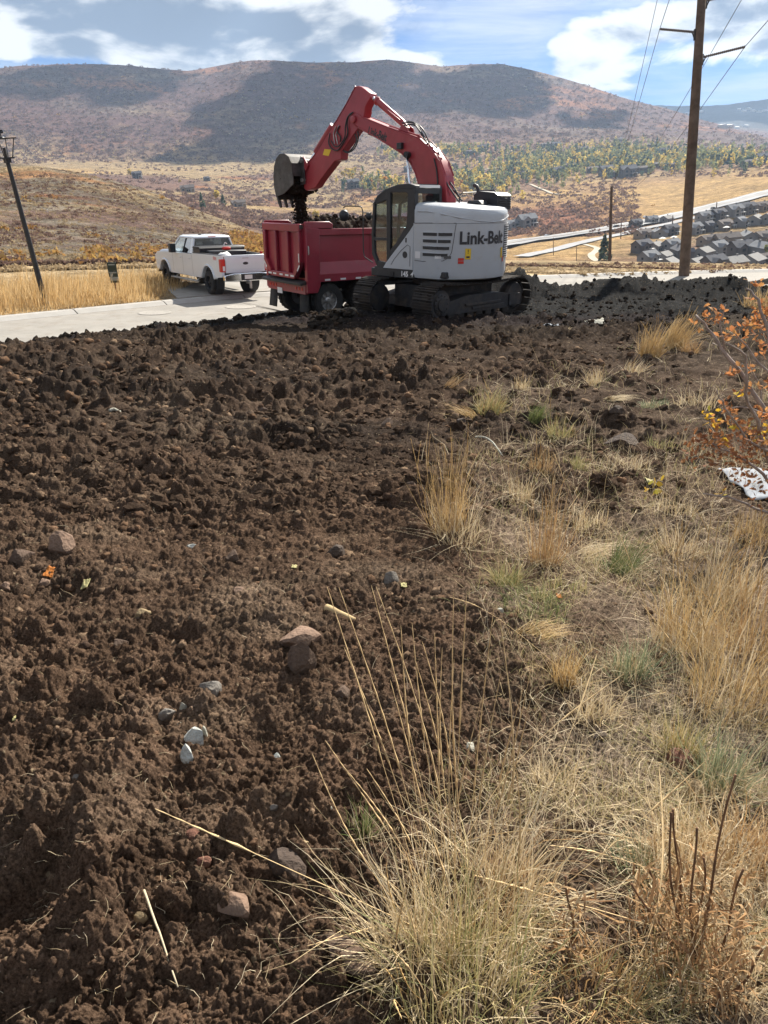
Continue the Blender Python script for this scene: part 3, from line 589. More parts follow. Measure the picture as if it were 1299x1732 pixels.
BUCK = mat('worn_bucket_steel', (0.09, 0.085, 0.082), .5, .5, var=.35, vscale=4, dirt=(0.05, 0.035, 0.025), dirt_amt=.5)
CHROME = mat('chrome', (0.75, 0.77, 0.8), .12, 1.0)
ALU = mat('rim_metal', (0.45, 0.44, 0.42), .4, .8, var=.2, vscale=12)
GLASS = glass_mat('tinted_glass', (0.72, 0.80, 0.82), .22)
DGLASS = glass_mat('dark_glass', (0.10, 0.11, 0.12), .35)
INT = mat('dark_interior', (0.03, 0.03, 0.032), .8)
GREYL = mat('grey_grille', (0.10, 0.10, 0.10), .7)
LETTER = mat('black_lettering', (0.03, 0.03, 0.035), .5)
WLETTER = mat('white_lettering', (0.75, 0.75, 0.75), .5)
YEL = mat('yellow_sticker', (0.75, 0.50, 0.03), .5)
RSTK = mat('red_reflector', (0.55, 0.03, 0.02), .35)
WSTK = mat('white_reflector', (0.72, 0.72, 0.72), .35)
AMB = mat('amber_marker', (0.80, 0.35, 0.15), .3)
TAN = mat('tan_upholstery', (0.30, 0.20, 0.14), .8)
CLOD = ramp_island_mat('soil_clods', [(0.065, .043, .03), (0.13, .08, .05), (0.085, .056, .038), (0.21, .145, .095), (0.06, .04, .03), (0.15, .092, .058)], 1.0, spec=.02, crumb=.02)
DCLOD = ramp_island_mat('dark_soil_clods', [(0.020, .0165, .014), (0.030, .024, .019), (0.025, .020, .016), (0.042, .032, .025)], 1.0, spec=.02, crumb=.03)

def text_mesh(body, size, name, m, parent, place, extrude=0.0, sub=True, bold=0.0, spacing=1.0):
    """flat lettering laid on a surface: place(u, v) -> point, u along the line, v up, both in metres"""
    cu = bpy.data.curves.new(name, 'FONT'); cu.body = body; cu.size = size; cu.align_x = 'CENTER'; cu.align_y = 'CENTER'; cu.offset = bold; cu.space_character = spacing; cu.resolution_u = 4
    t = bpy.data.objects.new(name, cu); COL.objects.link(t); dg = bpy.context.evaluated_depsgraph_get()
    me = bpy.data.meshes.new_from_object(t.evaluated_get(dg)); bpy.data.objects.remove(t)
    for v in me.vertices: v.co = place(v.co.x, v.co.y)
    me.materials.clear(); me.materials.append(m); o = bpy.data.objects.new(name, me); COL.objects.link(o); o.parent = parent; me.update(); return o

ICOS = []
def _ico(sub):
    import bmesh
    bm = bmesh.new(); bmesh.ops.create_icosphere(bm, subdivisions=sub, radius=1.0); v = np.array([p.co[:] for p in bm.verts]); f = np.array([[q.index for q in t.verts] for t in bm.faces]); bm.free(); return v, f
ICO1 = _ico(1); ICO2 = _ico(2); ICO3 = _ico(3)
def lump_np(base, s, k=0.35, fr=1.3):
    v, f = base; sd_ = s * 13.7
    n = np.array([mnoise.noise(Vector(p) * fr + Vector((sd_, 0, 0))) + 0.5 * mnoise.noise(Vector(p) * fr * 2.6 + Vector((0, sd_, 0))) for p in v])
    return v * (1 + k * n[:, None] * 1.6), f
LUMPS1 = [lump_np(ICO1, i, .36, 1.5) for i in range(10)]; LUMPS2 = [lump_np(ICO2, i, .36, 1.7) for i in range(10)]
def scatter_lumps(name, items, m, lumps, parent=None, smooth=False):
    """items: (x,y,z, sx,sy,sz, rot)"""
    V = []; Fc = []; k = 0
    for i, (x, y, z, sx, sy, sz, r) in enumerate(items):
        v, f = lumps[i % len(lumps)]; ca, sa = math.cos(r), math.sin(r); q = v * (sx, sy, sz)
        V.append(np.stack([q[:, 0]*ca - q[:, 1]*sa + x, q[:, 0]*sa + q[:, 1]*ca + y, q[:, 2] + z], -1)); Fc.append(f + k); k += len(v)
    return np_mesh(name, np.concatenate(V), np.concatenate(Fc), m, smooth, parent, tris=True)

MCLOD = ramp_island_mat('brown_soil_clods', [(0.048, .033, .024), (0.075, .050, .035), (0.060, .041, .029), (0.105, .072, .05)], 1.0, spec=.02, crumb=.04)
LUMPSR = [lump_np(ICO2, i + 30, .55, 2.0) for i in range(10)]
# ------------------------------------------------------------------ excavator
EC = Vector((1.48, 18.7, -0.90)); UH = math.atan2(.69, .72); BH = math.atan2(.69, -.72)
EC.z = -0.80
ex = tag(empty('excavator', EC, (0, 0, BH)), 'white and red tracked excavator with raised red boom tipping its bucket into the dump truck', 'excavator')
TU = Matrix.Translation((0, 0, -0.14)) @ Matrix.Rotation(UH - BH, 4, "Z")                    # tracks are turned against the house
def undercarriage():
    L2, W2, R_ = 1.40, 0.995, 0.42
    mb = MB(TU); mb.box(-.75, .75, -.75, .75, .30, .62); mb.box(-1.0, -.55, -.85, .85, .25, .5); mb.box(.55, 1.0, -.85, .85, .25, .5)
    for sx in (-1, 1):
        for sy in (-1, 1): mb.prism([(sx*.35, sy*.5), (sx*.75, sy*.35), (sx*1.15, sy*.9), (sx*.75, sy*.95)], .28, .52, 'xy')
    mb.lathe([(.78, .55), (.78, .90), (.62, .92), (.62, 1.0)], (0, 0, 0), (0, 0, 1), 28); mb.box(-1.0, 1.0, -.72, .72, .45, .78); mb.build('chassis', DSTEEL, ex, bev=.015)
    # belt line
    pts = []; n1 = 16
    bot = [(-L2 + 2*L2*i/15, 0.055) for i in range(16)]; 
    def loop(s):
        """position and tangent on the track loop, s in 0..1"""
        Lb = 2 * L2; La = math.pi * R_; T = 2*Lb + 2*La; d = (s % 1) * T
        if d < Lb: return (-L2 + d, R_ - R_ + .05, 0.0)
        d -= Lb
        if d < La: a = d / R_; return (L2 + R_*math.sin(a), .05 + R_ - R_*math.cos(a), a)
        d -= La
        if d < Lb: 
            t = d / Lb; return (L2 - d, .05 + 2*R_ - 0.045*math.sin(math.pi*t)*1.0 + (0.0), math.pi)
        d -= Lb; a = math.pi + d / R_; return (-L2 + R_*math.sin(a), .05 + R_ - R_*math.cos(a), a)
    for sy in (-1, 1):
        y0 = sy * W2
        tr = empty('track', (0, 0, 0)); tr.parent = ex
        # track frame
        mb = MB(TU); mb.prism([(-L2+.25, .20), (L2-.2, .20), (L2-.12, .36), (L2-.3, .54), (.5, .60), (-.5, .60), (-L2+.3, .50), (-L2+.2, .36)], y0 - .17, y0 + .17)
        mb.box(-.55, .75, y0+sy*.17, y0+sy*.22, .36, .42); mb.box(L2-.30, L2+.14, y0-.21, y0+.21, .24, .52); mb.box(-.30, .9, y0+sy*.17, y0+sy*.20, .27, .33)
        mb.build('track_frame', DSTEEL, tr, bev=.01)
        ya = y0 - .13; 
        mb = MB(TU); mb.lathe([(.10, -.06), (.31, -.05), (.33, 0), (.33, .26), (.31, .31), (.10, .32)], (-L2, ya, .05+R_), (0, 1, 0), 26)
        for k in range(12):
            q = 2*math.pi*k/12; mb.box(-L2+math.cos(q)*.20-.018, -L2+math.cos(q)*.20+.018, y0+sy*.16, y0+sy*.225, .05+R_+math.sin(q)*.20-.018, .05+R_+math.sin(q)*.20+.018)
        mb.lathe([(.24, 0), (.24, .05), (.15, .07), (.14, .1), (0.0, .1)], (-L2, y0+sy*.15, .05+R_), (0, sy, 0), 22); mb.build('sprocket', DSTEEL, tr, smooth=False)
        mb = MB(TU); mb.lathe([(.08, -.02), (.29, -.01), (.32, .06), (.32, .2), (.29, .27), (.08, .28)], (L2, ya, .05+R_), (0, 1, 0), 24); mb.build('idler', DSTEEL, tr)
        for k in range(7):
            mb = MB(TU); mb.lathe([(.06, -.03), (.115, -.02), (.115, .08), (.08, .09), (.08, .17), (.115, .18), (.115, .28), (.06, .29)], (-L2+.42 + k*.335, ya, .17), (0, 1, 0), 14); mb.build('track_roller', STEEL, tr)
        # inner chain
        mb = MB(TU); n = 60
        P = [loop(i/n) for i in range(n)]
        V = []; Q = []
        for (x, z, a) in P:
            nx, nz = -math.sin(a), math.cos(a)
            for off in (0.0, .055):
                for yy in (-.09, .09): V.append((x+nx*off, y0+yy, z+nz*off))
        for i in range(n):
            a, b = i*4, ((i+1) % n)*4
            Q += [(a, a+1, b+1, b), (a+2, b+2, b+3, a+3), (a, b, b+2, a+2), (a+1, a+3, b+3, b+1)]
        mb.add(V, Q); mb.build('track_chain', STEEL, tr)
        # shoes share one mesh
        sh = MB(); sh.box(-.083, .083, -.30, .30, -.018, 0.0)
        for gx in (-.07, -.005, .06): sh.box(gx-.008, gx+.012, -.30, .30, -.042, -.014)
        proto = None; NS = 44
        for i in range(NS):
            x, z, a = loop((i + .5) / NS)
            if proto is None: proto = sh.build('track_shoe', STEEL, tr); o = proto
            else: o = proto.copy(); COL.objects.link(o); o.parent = tr
            o.matrix_local = TU @ Matrix.Translation((x, y0, z)) @ Matrix.Rotation(-a, 4, 'Y') @ Matrix.Rotation(random.uniform(-.02, .02), 4, 'Y')
        it = []
        for i in range(150):
            s_ = random.random(); x, z, a = loop(s_); 
            if not (1.2 < a < 4.2) and random.random() < .6: continue
            p = TU @ Vector((x + math.sin(a)*.03*0, y0 + random.uniform(-.28, .28), z + (.02 if a > 2 else 0))); r = random.uniform(.015, .06); it.append((p.x, p.y, p.z, r, r, r*.7, random.random()*6))
        so_ = scatter_lumps('mud', it, DCLOD, LUMPS1, tr); so_['kind'] = 'stuff'
undercarriage()

def tail_outline(inset=0.0, n=26):
    """house outline in plan, left front round the tail to right front"""
    R_ = 1.47 - inset; yl = 1.23 - inset; P = [(-0.06, yl), (-.35, yl), (-.62, yl*.995)]
    a0, a1 = 122, 238
    for i in range(n + 1):
        a = rad(a0 + (a1 - a0) * i / n); P.append((R_*math.cos(a), R_*math.sin(a) * (1.0 if abs(math.sin(a)) < .8 else .985)))
    P += [(-.62, -yl*.995), (0.3, -yl)]
    return P
def house():
    # skirt / revolving frame
    mb = MB(); mb.box(-1.0, 1.25, -1.17, 1.17, .86, 1.0); mb.box(-.1, 1.32, .28, 1.22, .80, .99); mb.box(-.9, .2, -.9, .9, .80, .92); mb.build('revolving_frame', BLACK, ex, bev=.02)
    # counterweight, lofted: bottom chamfer, body, seam, hood with a rounded rim
    lv = [(.16, .80), (.03, .84), (.0, .95), (.0, 2.02)]
    def loft(lv, name, m, cap_top=True, bev=0, smooth=True):
        V = []; Q = []; n = None
        for ins, z in lv:
            P = tail_outline(ins); n = len(P)
            for (x, y) in P: V.append((x, y, z + (0.0)))
        for i in range(len(lv)-1):
            for j in range(n): Q.append((i*n+j, i*n+(j+1) % n, (i+1)*n+(j+1) % n, (i+1)*n+j))
        Q.append(tuple(range(n-1, -1, -1))); Q.append(tuple((len(lv)-1)*n+j for j in range(n)))
        mb = MB(); mb.add(V, Q); o = mb.build(name, m, ex); o.data.shade_smooth(); o.data.set_sharp_from_angle(angle=rad(42)); return o
    loft(lv, 'counterweight', WHITE)
    # hood: higher at the left, dropping to the tail
    H = [(.012, 2.028), (.012, 2.30), (.03, 2.38), (.08, 2.43), (.20, 2.455), (.5, 2.47)]
    V = []; Q = []; n = None
    for ins, z in H:
        P = tail_outline(ins); n = len(P)
        for (x, y) in P: V.append((x, y, z - .07 * max(0, -x) * (z > 2.1)))
    for i in range(len(H)-1):
        for j in range(n): Q.append((i*n+j, i*n+(j+1) % n, (i+1)*n+(j+1) % n, (i+1)*n+j))
    Q.append(tuple((len(H)-1)*n+j for j in range(n)))
    mb = MB(); mb.add(V, Q); o = mb.build('engine_hood', WHITE, ex); o.data.shade_smooth(); o.data.set_sharp_from_angle(angle=rad(50))
    # outline walk for things laid on the curved side
    P = tail_outline(-.004, 60); cum = [0]
    for a, b in zip(P[:-1], P[1:]): cum.append(cum[-1] + math.hypot(b[0]-a[0], b[1]-a[1]))
    def on(u, z, off=0.0):
        i = min(max(int(np.searchsorted(cum, u)) - 1, 0), len(P)-2); t = (u - cum[i]) / (cum[i+1]-cum[i]); x = P[i][0]+t*(P[i+1][0]-P[i][0]); y = P[i][1]+t*(P[i+1][1]-P[i][1])
        dx, dy = P[i+1][0]-P[i][0], P[i+1][1]-P[i][1]; l = math.hypot(dx, dy); return Vector((x + dy/l*off, y - dx/l*off, z))
    def patch(name, m, u0, u1, z0, z1, off, nu=8, parent=ex, thick=0.0):
        V = []; Q = []
        for i in range(nu+1):
            u = u0 + (u1-u0)*i/nu
            for z in (z0, z1): V.append(on(u, z, off))
        for i in range(nu): Q.append((2*i, 2*i+2, 2*i+3, 2*i+1))
        mb = MB(); mb.add(V, Q); return mb.build(name, m, parent)
    UL = cum[-1]
    # side door seam lines and swoosh crease
    def line(name, pts, r, m=GREYL):
        mb = MB(); mb.path([on(u, z, 0.0) for u, z in pts], r, 5); return mb.build(name, m, ex)
    us = 0.03
    line('door_seam', [(us+.02, 1.22), (.30, 1.21), (.85, 1.24), (.98, 1.30), (1.05, 1.42), (1.09, 1.7), (1.13, 2.02)], .007)
    line('door_seam', [(us, 2.02), (.5, 2.03), (1.13, 2.03)], .007)
    line('crease', [(.12, 2.27), (.4, 2.27), (.8, 2.22), (1.2, 2.14), (1.7, 2.07), (2.1, 2.05), (2.5, 2.08), (3.0, 2.16), (3.4, 2.22)], .010, WHITE)
    # louvred vents: dark slot with slats
    for k in range(4):
        z = 1.80 - k * .145; u1 = 1.05 - k * .03; lv_ = empty('louvre', (0, 0, 0)); lv_.parent = ex
        patch('slot', INT, .30, u1, z - .035, z + .03, .004, 8, lv_)
        for q in range(3):
            mb = MB(); zz = z - .022 + q * .022; mb.path([on(.30 + (u1-.30)*i/6, zz, .009) for i in range(7)], .0055, 4); mb.build('slat', GREYL, lv_)
        mb = MB(); mb.path([on(.29 + (u1-.28)*i/6, z+.036, .006) for i in range(7)], .009, 5); mb.build('slot_lip', WHITE, lv_)
    # rear grille at the right edge
    gr = empty('rear_grille', (0, 0, 0)); gr.parent = ex
    patch('grille_backing', INT, 2.62, 3.1, 1.25, 1.98, .003, 6, gr)
    for q in range(15):
        mb = MB(); mb.path([on(2.62 + .48*i/4, 1.27 + q*.049, .008) for i in range(5)], .012, 4); mb.build('slat', WHITE, gr)
    patch('vent', GREYL, .88, 1.04, 1.285, 1.345, .006, 4); patch('nameplate', WSTK, .66, .82, 1.285, 1.35, .006, 4)
    patch('decal', WSTK, .07, .23, 1.27, 1.42, .005, 3); patch('decal', YEL, 1.36, 1.50, 1.27, 1.50, .006, 4); patch('decal', LETTER, 1.39, 1.47, 1.30, 1.34, .0075, 3)
    text_mesh('!', .13, 'warning_mark', LETTER, ex, lambda u, v: on(1.43 + u, 1.43 + v, .0078), bold=.002)
    for a, b in ((1.20, 1.335),): patch('reflector', RSTK, a, b, 1.18, 1.235, .006, 4); patch('reflector', RSTK, a, b, 1.245, 1.30, .006, 4)
    patch('decal', YEL, 2.46, 2.55, 1.27, 1.50, .006, 4); patch('reflector', RSTK, 2.56, 2.63, 1.18, 1.30, .006, 4)
    text_mesh('Link-Belt', .37, 'lettering', LETTER, ex, lambda u, v: on(1.86 + u*.98, 1.71 + v, .007), bold=.011)
    # lower left white wedge under the cab
    mb = MB(); mb.prism([(-.065, 1.0), (.90, 1.0), (.80, 1.12), (.62, 1.30), (.30, 1.60), (.05, 1.85), (-.065, 1.98)], 1.205, 1.245); mb.build('side_wedge', WHITE, ex, bev=.012)
    mb = MB(); mb.path([(.02, 1.25, 1.08), (.02, 1.25, 1.52), (.10, 1.25, 1.55), (.30, 1.25, 1.42), (.52, 1.25, 1.22), (.62, 1.25, 1.09)], .006, 5); mb.build('door_seam', GREYL, ex)
    mb = MB(); mb.box(.13, .17, 1.246, 1.252, 1.60, 1.70); mb.build('latch', BLACK, ex)
    mb = MB(); mb.lathe([(.075, 0), (.075, .004), (0, .0045)], (.18, 1.246, 1.33), (0, 1, 0), 20); mb.build('emblem', LETTER, ex)
    text_mesh('145', .16, 'lettering', WLETTER, ex, lambda u, v: Vector((.21 - u, 1.226, .895 + v)), bold=.006)
    text_mesh('4', .19, 'lettering', WLETTER, ex, lambda u, v: Vector((-.03 - u - v*.25, 1.226, .90 + v)), bold=.002)
    mb = MB(); mb.box(.55, .66, 1.222, 1.24, .84, .93); mb.build('step_recess', INT, ex)
    mb = MB(); mb.box(-.06, 1.1, 1.18, 1.222, .81, .985); mb.build('skirt_plate', BLACK, ex, bev=.006)
    # things on the hood
    mb = MB(); mb.prism([(-1.15, 2.30), (-.45, 2.30), (-.45, 2.62), (-.6, 2.70), (-1.05, 2.66), (-1.15, 2.6)], -1.0, -.45)
    for q in range(5): mb.box(-1.17, -1.15, -.98, -.5, 2.38+q*.05, 2.40+q*.05)
    mb.build('air_intake', BLACK, ex, bev=.03)
    mb = MB(); mb.path([(-.55, -.5, 2.3), (-.55, -.5, 2.72), (-.5, -.5, 2.80), (-.42, -.5, 2.83)], .045, 10); mb.build('exhaust', BLACK, ex, smooth=True)
    mb = MB(); mb.path([(-.15, -1.0, 2.3), (-.15, -1.0, 2.68), (-.2, -1.0, 2.72), (-.75, -.85, 2.72), (-.8, -.85, 2.68), (-.8, -.85, 2.35)], .018, 8); mb.path([(-.15, -.3, 2.3), (-.15, -.3, 2.62), (-.2, -.35, 2.66), (-.15, -.95, 2.68)], .018, 8); mb.build('handrail', BLACK, ex)
    mb = MB(); mb.prism([(-1.0, 2.40), (-.55, 2.42), (-.6, 2.5), (-.9, 2.5)], -.35, -.05); mb.build('hood_cap', BLACK, ex, bev=.03)
    # right hand housing beside the boom
    mb = MB(); mb.prism([(-.1, 1.0), (1.35, 1.0), (1.3, 1.75), (.6, 1.9), (.1, 2.3), (-.1, 2.35)], -1.22, -.40); mb.build('right_housing', WHITE, ex, bev=.04)
    mb = MB(); mb.box(-.15, .75, -.3, -.24, .95, 1.95); mb.box(-.15, .75, .20, .26, .95, 1.95); mb.build('boom_foot_bracket', DSTEEL, ex, bev=.01)
house()

def cab():
    cb = empty('cab', (0, 0, 0)); cb.parent = ex
    y0, y1 = .27, 1.22
    roofl = [(-.08, 2.80), (.10, 2.845), (.45, 2.835), (.85, 2.74), (1.12, 2.60), (1.24, 2.44)]
    mb = MB(); mb.prism(roofl + [(1.20, 2.42), (1.05, 2.52), (.80, 2.65), (.42, 2.73), (-.08, 2.72)], y0, y1); mb.build('roof', BLACK, cb, bev=.03)
    for yy, s in ((y1 - .07, 1), (y0, 0)):
        a, b = yy, yy + .07
        mb = MB(); mb.prism([(1.14, 1.05), (1.29, 1.30), (1.30, 1.75), (1.245, 2.46), (1.18, 2.42), (1.23, 1.75), (1.20, 1.32), (1.08, 1.12)], a, b); mb.build('pillar', BLACK, cb, bev=.01)
        mb = MB(); mb.prism([(.68, 1.0), (.80, 1.0), (.80, 2.73), (.68, 2.73)], a - .002, b + .002); mb.build('pillar', BLACK, cb, bev=.01)
        mb = MB(); mb.prism([(-.08, 1.0), (.68, 1.0), (.68, 1.42), (.52, 1.55), (.16, 1.98), (.14, 2.62), (.20, 2.66), (.68, 2.66), (.68, 2.74), (-.08, 2.74)], a - .001, b + .001); mb.build('side_panel', BLACK, cb, bev=.008)
        for q_ in ([(.68, 1.02), (1.12, 1.02), (1.14, 1.15), (.68, 1.12)], [(.80, 1.62), (1.24, 1.62), (1.24, 1.68), (.80, 1.68)], [(.78, 2.52), (1.16, 2.42), (1.1, 2.56), (.8, 2.72)]): mb = MB(); mb.prism(q_, a, b); mb.build('door_rail', BLACK, cb)
        if s:
            mb = MB(); mb.box(.80, 1.24, yy+.02, yy+.028, 1.68, 2.56); mb.build('window', GLASS, cb)
            mb = MB(); mb.box(.80, 1.22, yy+.02, yy+.028, 1.14, 1.62); mb.build('window', GLASS, cb)
            mb = MB(); mb.prism([(.68, 1.42), (.52, 1.55), (.16, 1.98), (.14, 2.62), (.20, 2.66), (.68, 2.66)], yy+.02, yy+.028); mb.build('window', GLASS, cb)
        else:
            mb = MB(); mb.box(.16, 1.24, yy+.02, yy+.028, 1.5, 2.6); mb.build('window', GLASS, cb)
    # rear wall with window, front with two panes
    mb = MB(); mb.box(-.085, -.02, y0, y1, 1.0, 2.30); mb.box(-.085, -.02, y0, y1, 2.64, 2.76); mb.box(-.085, -.02, y0, y0+.09, 2.3, 2.7); mb.box(-.085, -.02, y1-.12, y1, 2.3, 2.7); mb.build('rear_wall', BLACK, cb, bev=.01)
    mb = MB(); mb.box(-.055, -.048, y0+.09, y1-.12, 2.30, 2.64); mb.build('rear_window', GLASS, cb)
    mb = MB(); mb.box(-.1, -.086, y0+.1, y1-.14, 2.76, 2.82); mb.build('rear_trim', WSTK, cb)
    mb = MB(); mb.prism([(1.225, 1.35), (1.275, 1.35), (1.262, 2.0), (1.21, 2.43), (1.2, 2.43), (1.25, 2.0)], y0+.05, y1-.05); mb.build('windscreen', GLASS, cb)
    mb = MB(); mb.box(-.05, 1.2, y0, y1, .97, 1.03); mb.build('floor', BLACK, cb)
    mb = MB(); mb.box(.15, .62, .48, .98, 1.25, 1.45); mb.box(.10, .24, .50, .96, 1.45, 2.15); mb.box(.12, .22, .62, .84, 2.15, 2.35); mb.build('seat', TAN, cb, bev=.04)
    mb = MB(); mb.box(.30, .85, .36, .46, 1.1, 1.7); mb.box(.30, .85, 1.0, 1.08, 1.1, 1.66); mb.path([(1.0, .75, 1.05), (.98, .75, 1.7)], .03, 6); mb.path([(.72, .41, 1.7), (.74, .41, 1.9)], .02, 6); mb.build('console', INT, cb, bev=.01)
    mr_ = empty('mirror', (0, 0, 0)); mr_.parent = ex
    mb = MB(); mb.path([(1.27, 1.2, 1.10), (1.52, 1.24, 1.22), (1.56, 1.24, 1.35), (1.57, 1.24, 2.25), (1.60, 1.24, 2.34), (1.66, 1.26, 2.37), (2.0, 1.40, 2.37), (2.06, 1.42, 2.33)], .014, 8); mb.build('mirror_arm', BLACK, mr_)
    mb = MB(); mb.path([(1.3, 1.2, 2.22), (1.57, 1.24, 2.22)], .012, 6); mb.build('mirror_arm', BLACK, mr_)
    mb = MB(); mb.lathe([(.0, -.07), (.08, -.06), (.125, -.02), (.135, .01), (.12, .02), (.0, .025)], (2.03, 1.42, 2.16), Vector((.9, -.3, 0)), 22); mb.build('mirror_head', BLACK, mr_, smooth=True)
    mb = MB(); mb.lathe([(.0, -.06), (.06, -.05), (.09, 0), (.085, .02), (0, .02)], (1.38, 1.22, 2.15), Vector((.9, -.2, 0)), 18); mb.build('mirror_head', BLACK, mr_, smooth=True)
cab()

# boom, stick and bucket lie in the machine's own fore-aft plane
def prof(pts, yoff):
    """picture points -> (x, z) in the boom plane at the given side offset"""
    d = Vector((math.cos(BH), math.sin(BH), 0)); l = Vector((-d.y, d.x, 0)); o = EC + l * yoff; out = []
    for px, py in pts:
        r = Vector(ray(px, py)); t = (o - Vector((0, 0, CZ))).dot(l) / r.dot(l); P = Vector((0, 0, CZ)) + r * t - o; out.append((P.dot(d), P.z))
    return out
BY = -.02
def rounded_plate(poly, y0, y1, name, m, parent, bev=.02): mb = MB(); mb.prism(poly, y0, y1); return mb.build(name, m, parent, bev=bev)
def boom():
    y = BY + .17
    bm = empty('boom', (0, 0, 0)); bm.parent = ex
    P = prof([(595.5, 194), (602, 191.5), (611.7, 197.4), (657.5, 215.7), (687, 225.7), (708.7, 233.7), (730, 254), (743.7, 272.8), (751.8, 297), (754.5, 316), (757, 352), (748, 368), (722, 362), (708.7, 313), (702, 291.7), (692.5, 272.8), (679, 259.3), (638.6, 233.7), (609, 217.6), (598.2, 210.8), (594.5, 203)], y)
    rounded_plate(P, BY - .17, BY + .17, 'boom_beam', RED, bm, .022)
    # weld flanges running along the top and bottom edges
    for seg in (P[2:9], P[13:20]):
        mb = MB(); mb.path([(x, BY + .172, z) for x, z in seg], .014, 6); mb.path([(x, BY - .172, z) for x, z in seg], .014, 6); mb.build('flange', RED, bm)
    tip = prof([(599, 202)], y)[0]
    mb = MB(); mb.lathe([(.055, -.03), (.085, -.02), (.085, .44), (.055, .45)], (tip[0], BY - .21, tip[1]), (0, 1, 0), 16); mb.build('pin', RED, bm)
    # lettering
    a = Vector((prof([(620, 220)], y)[0][0], 0, prof([(620, 220)], y)[0][1])); b = Vector((prof([(657, 234.5)], y)[0][0], 0, prof([(657, 234.5)], y)[0][1])); c = (a + b) / 2; e = (b - a).normalized(); w = Vector((-e.z, 0, e.x)); w = w if w.z > 0 else -w
    L0 = (b - a).length
    text_mesh('Link-Belt', .24, 'lettering', LETTER, bm, lambda u, v: Vector((c.x, BY + .173, c.z)) + e * u * (L0 / 1.02) + w * v * 1.05, bold=.008)
    q = prof([(679, 247)], y)[0]
    mb = MB(); mb.box(q[0]-.075, q[0]+.075, BY+.172, BY+.27, q[1]-.07, q[1]+.07); mb.build('work_lamp', BLACK, bm, bev=.012)
    # boom lift cylinders on both sides
    for s in (1, -1):
        t = prof([(692, 262)], y)[0]; f = (0.75, 1.15)
        cy = empty('boom_cylinder', (0, 0, 0)); cy.parent = bm
        A = Vector((t[0], BY + s*.24, t[1])); B = Vector((f[0], BY + s*.24, f[1])); mid = A.lerp(B, .52)
        mb = MB(); mb.tube(A, mid, .035, n=12); mb.build('piston_rod', CHROME, cy, smooth=True)
        mb = MB(); mb.tube(mid, B, .065, n=14); mb.build('barrel', RED, cy)
        mb = MB(); mb.lathe([(.07, -.06), (.07, .06)], A, (0, 1, 0), 14); mb.build('pin', DSTEEL, cy)
    # stick cylinder above the boom
    cy = empty('stick_cylinder', (0, 0, 0)); cy.parent = bm
    pp = [Vector((x, BY, z)) for x, z in prof([(622, 160), (637, 170), (640, 172), (681, 208), (689, 221)], BY)]
    mb = MB(); mb.tube(pp[0], pp[1], .042, n=14); mb.build('piston_rod', CHROME, cy, smooth=True)
    mb = MB(); mb.path([pp[1], pp[1].lerp(pp[2], .9), pp[2], pp[3], pp[4]], [.095, .10, .078, .078, .085], 16); mb.tube(pp[2].lerp(pp[3], .5) + Vector((0, .1, .03)), pp[3] + Vector((0, .1, .05)), .018); mb.build('barrel', RED, cy, smooth=False, bev=.008)
    mb = MB(); q = prof([(678, 222), (698, 230), (694, 216), (686, 210)], BY); mb.prism(q, BY-.12, BY-.09); mb.prism(q, BY+.09, BY+.12); mb.build('cylinder_bracket', RED, bm, bev=.01)
    # hard lines and hoses along the top of the boom
    top = [(611.7, 197), (657.5, 215), (687, 225), (708.7, 233), (730, 253), (743.7, 272), (751.8, 296), (754.5, 316), (760, 334)]
    for k, yy in enumerate((-.12, -.06, 0.0, .06, .12)):
        pr = prof(top[(2 if k % 2 else 1):], BY + yy); mb = MB(); mb.path([(x - .02 + .0, BY + yy, z + .035 + .012 * math.sin(i * 1.7 + k)) for i, (x, z) in enumerate(pr)], .014, 6); mb.build('pipe', RED, bm)
        for i in range(1, len(pr) - 1):
            if k in (1, 3): mb = MB(); x, z = pr[i]; mb.box(x-.05, x+.03, BY+yy-.03, BY+yy+.03, z-.01, z+.07); mb.build('pipe_clamp', RED, bm)
    hs = [[(681, 208), (697, 207), (706, 213), (714, 226), (722, 238)], [(684, 212), (700, 211), (708, 219), (716, 232), (724, 244)], [(690, 205), (704, 209), (715, 219), (722, 232), (727, 246)],
          [(724, 238), (735, 246), (743, 262), (748, 285)], [(742, 268), (748, 290), (760, 312), (771, 326), (782, 340)], [(748, 282), (756, 300), (768, 318), (779, 336)], [(750, 296), (757, 312), (766, 326), (776, 341)], [(734, 268), (738, 285), (740, 305), (740, 318)]]
    for k, h in enumerate(hs):
        yy = BY + (.10, .14, .04, 0, -.1, 0, .12, .19)[k]; pr = prof(h, yy); pr = smooth_line(pr, 5); mb = MB(); mb.path([(x, yy, z) for x, z in pr], .018, 7); mb.build('hose', BLACK, bm, smooth=True)
    # stick
    sk = empty('stick', (0, 0, 0)); sk.parent = ex; y = BY + .12
    P = prof([(602, 145.6), (606, 145), (612, 147), (625.2, 157), (627, 165), (618.4, 181), (617, 193), (611.7, 210.8), (600.9, 224.3), (578, 256.6), (577, 270), (566, 273), (541.6, 305), (534, 317), (518.7, 322.7), (514, 318.6), (514.5, 291.7), (517, 281), (530.8, 264.7), (560.5, 216.2), (568.6, 205.5), (585, 178)], y)
    rounded_plate(P, BY - .13, BY + .13, 'stick_beam', RED, sk, .02)
    mb = MB(); edge = [(x, BY + .132, z) for x, z in P[17:22] + P[:1]]; mb.path(edge, .012, 6); mb.build('flange', RED, sk)
    cy = empty('bucket_cylinder', (0, 0, 0)); cy.parent = sk
    q = [Vector((x, BY, z)) for x, z in prof([(562, 211), (556, 221), (534, 257), (527, 270), (519, 281)], BY)]
    mb = MB(); mb.path([q[0], q[1], q[2]], [.06, .072, .075], 14); mb.build('barrel', RED, cy)
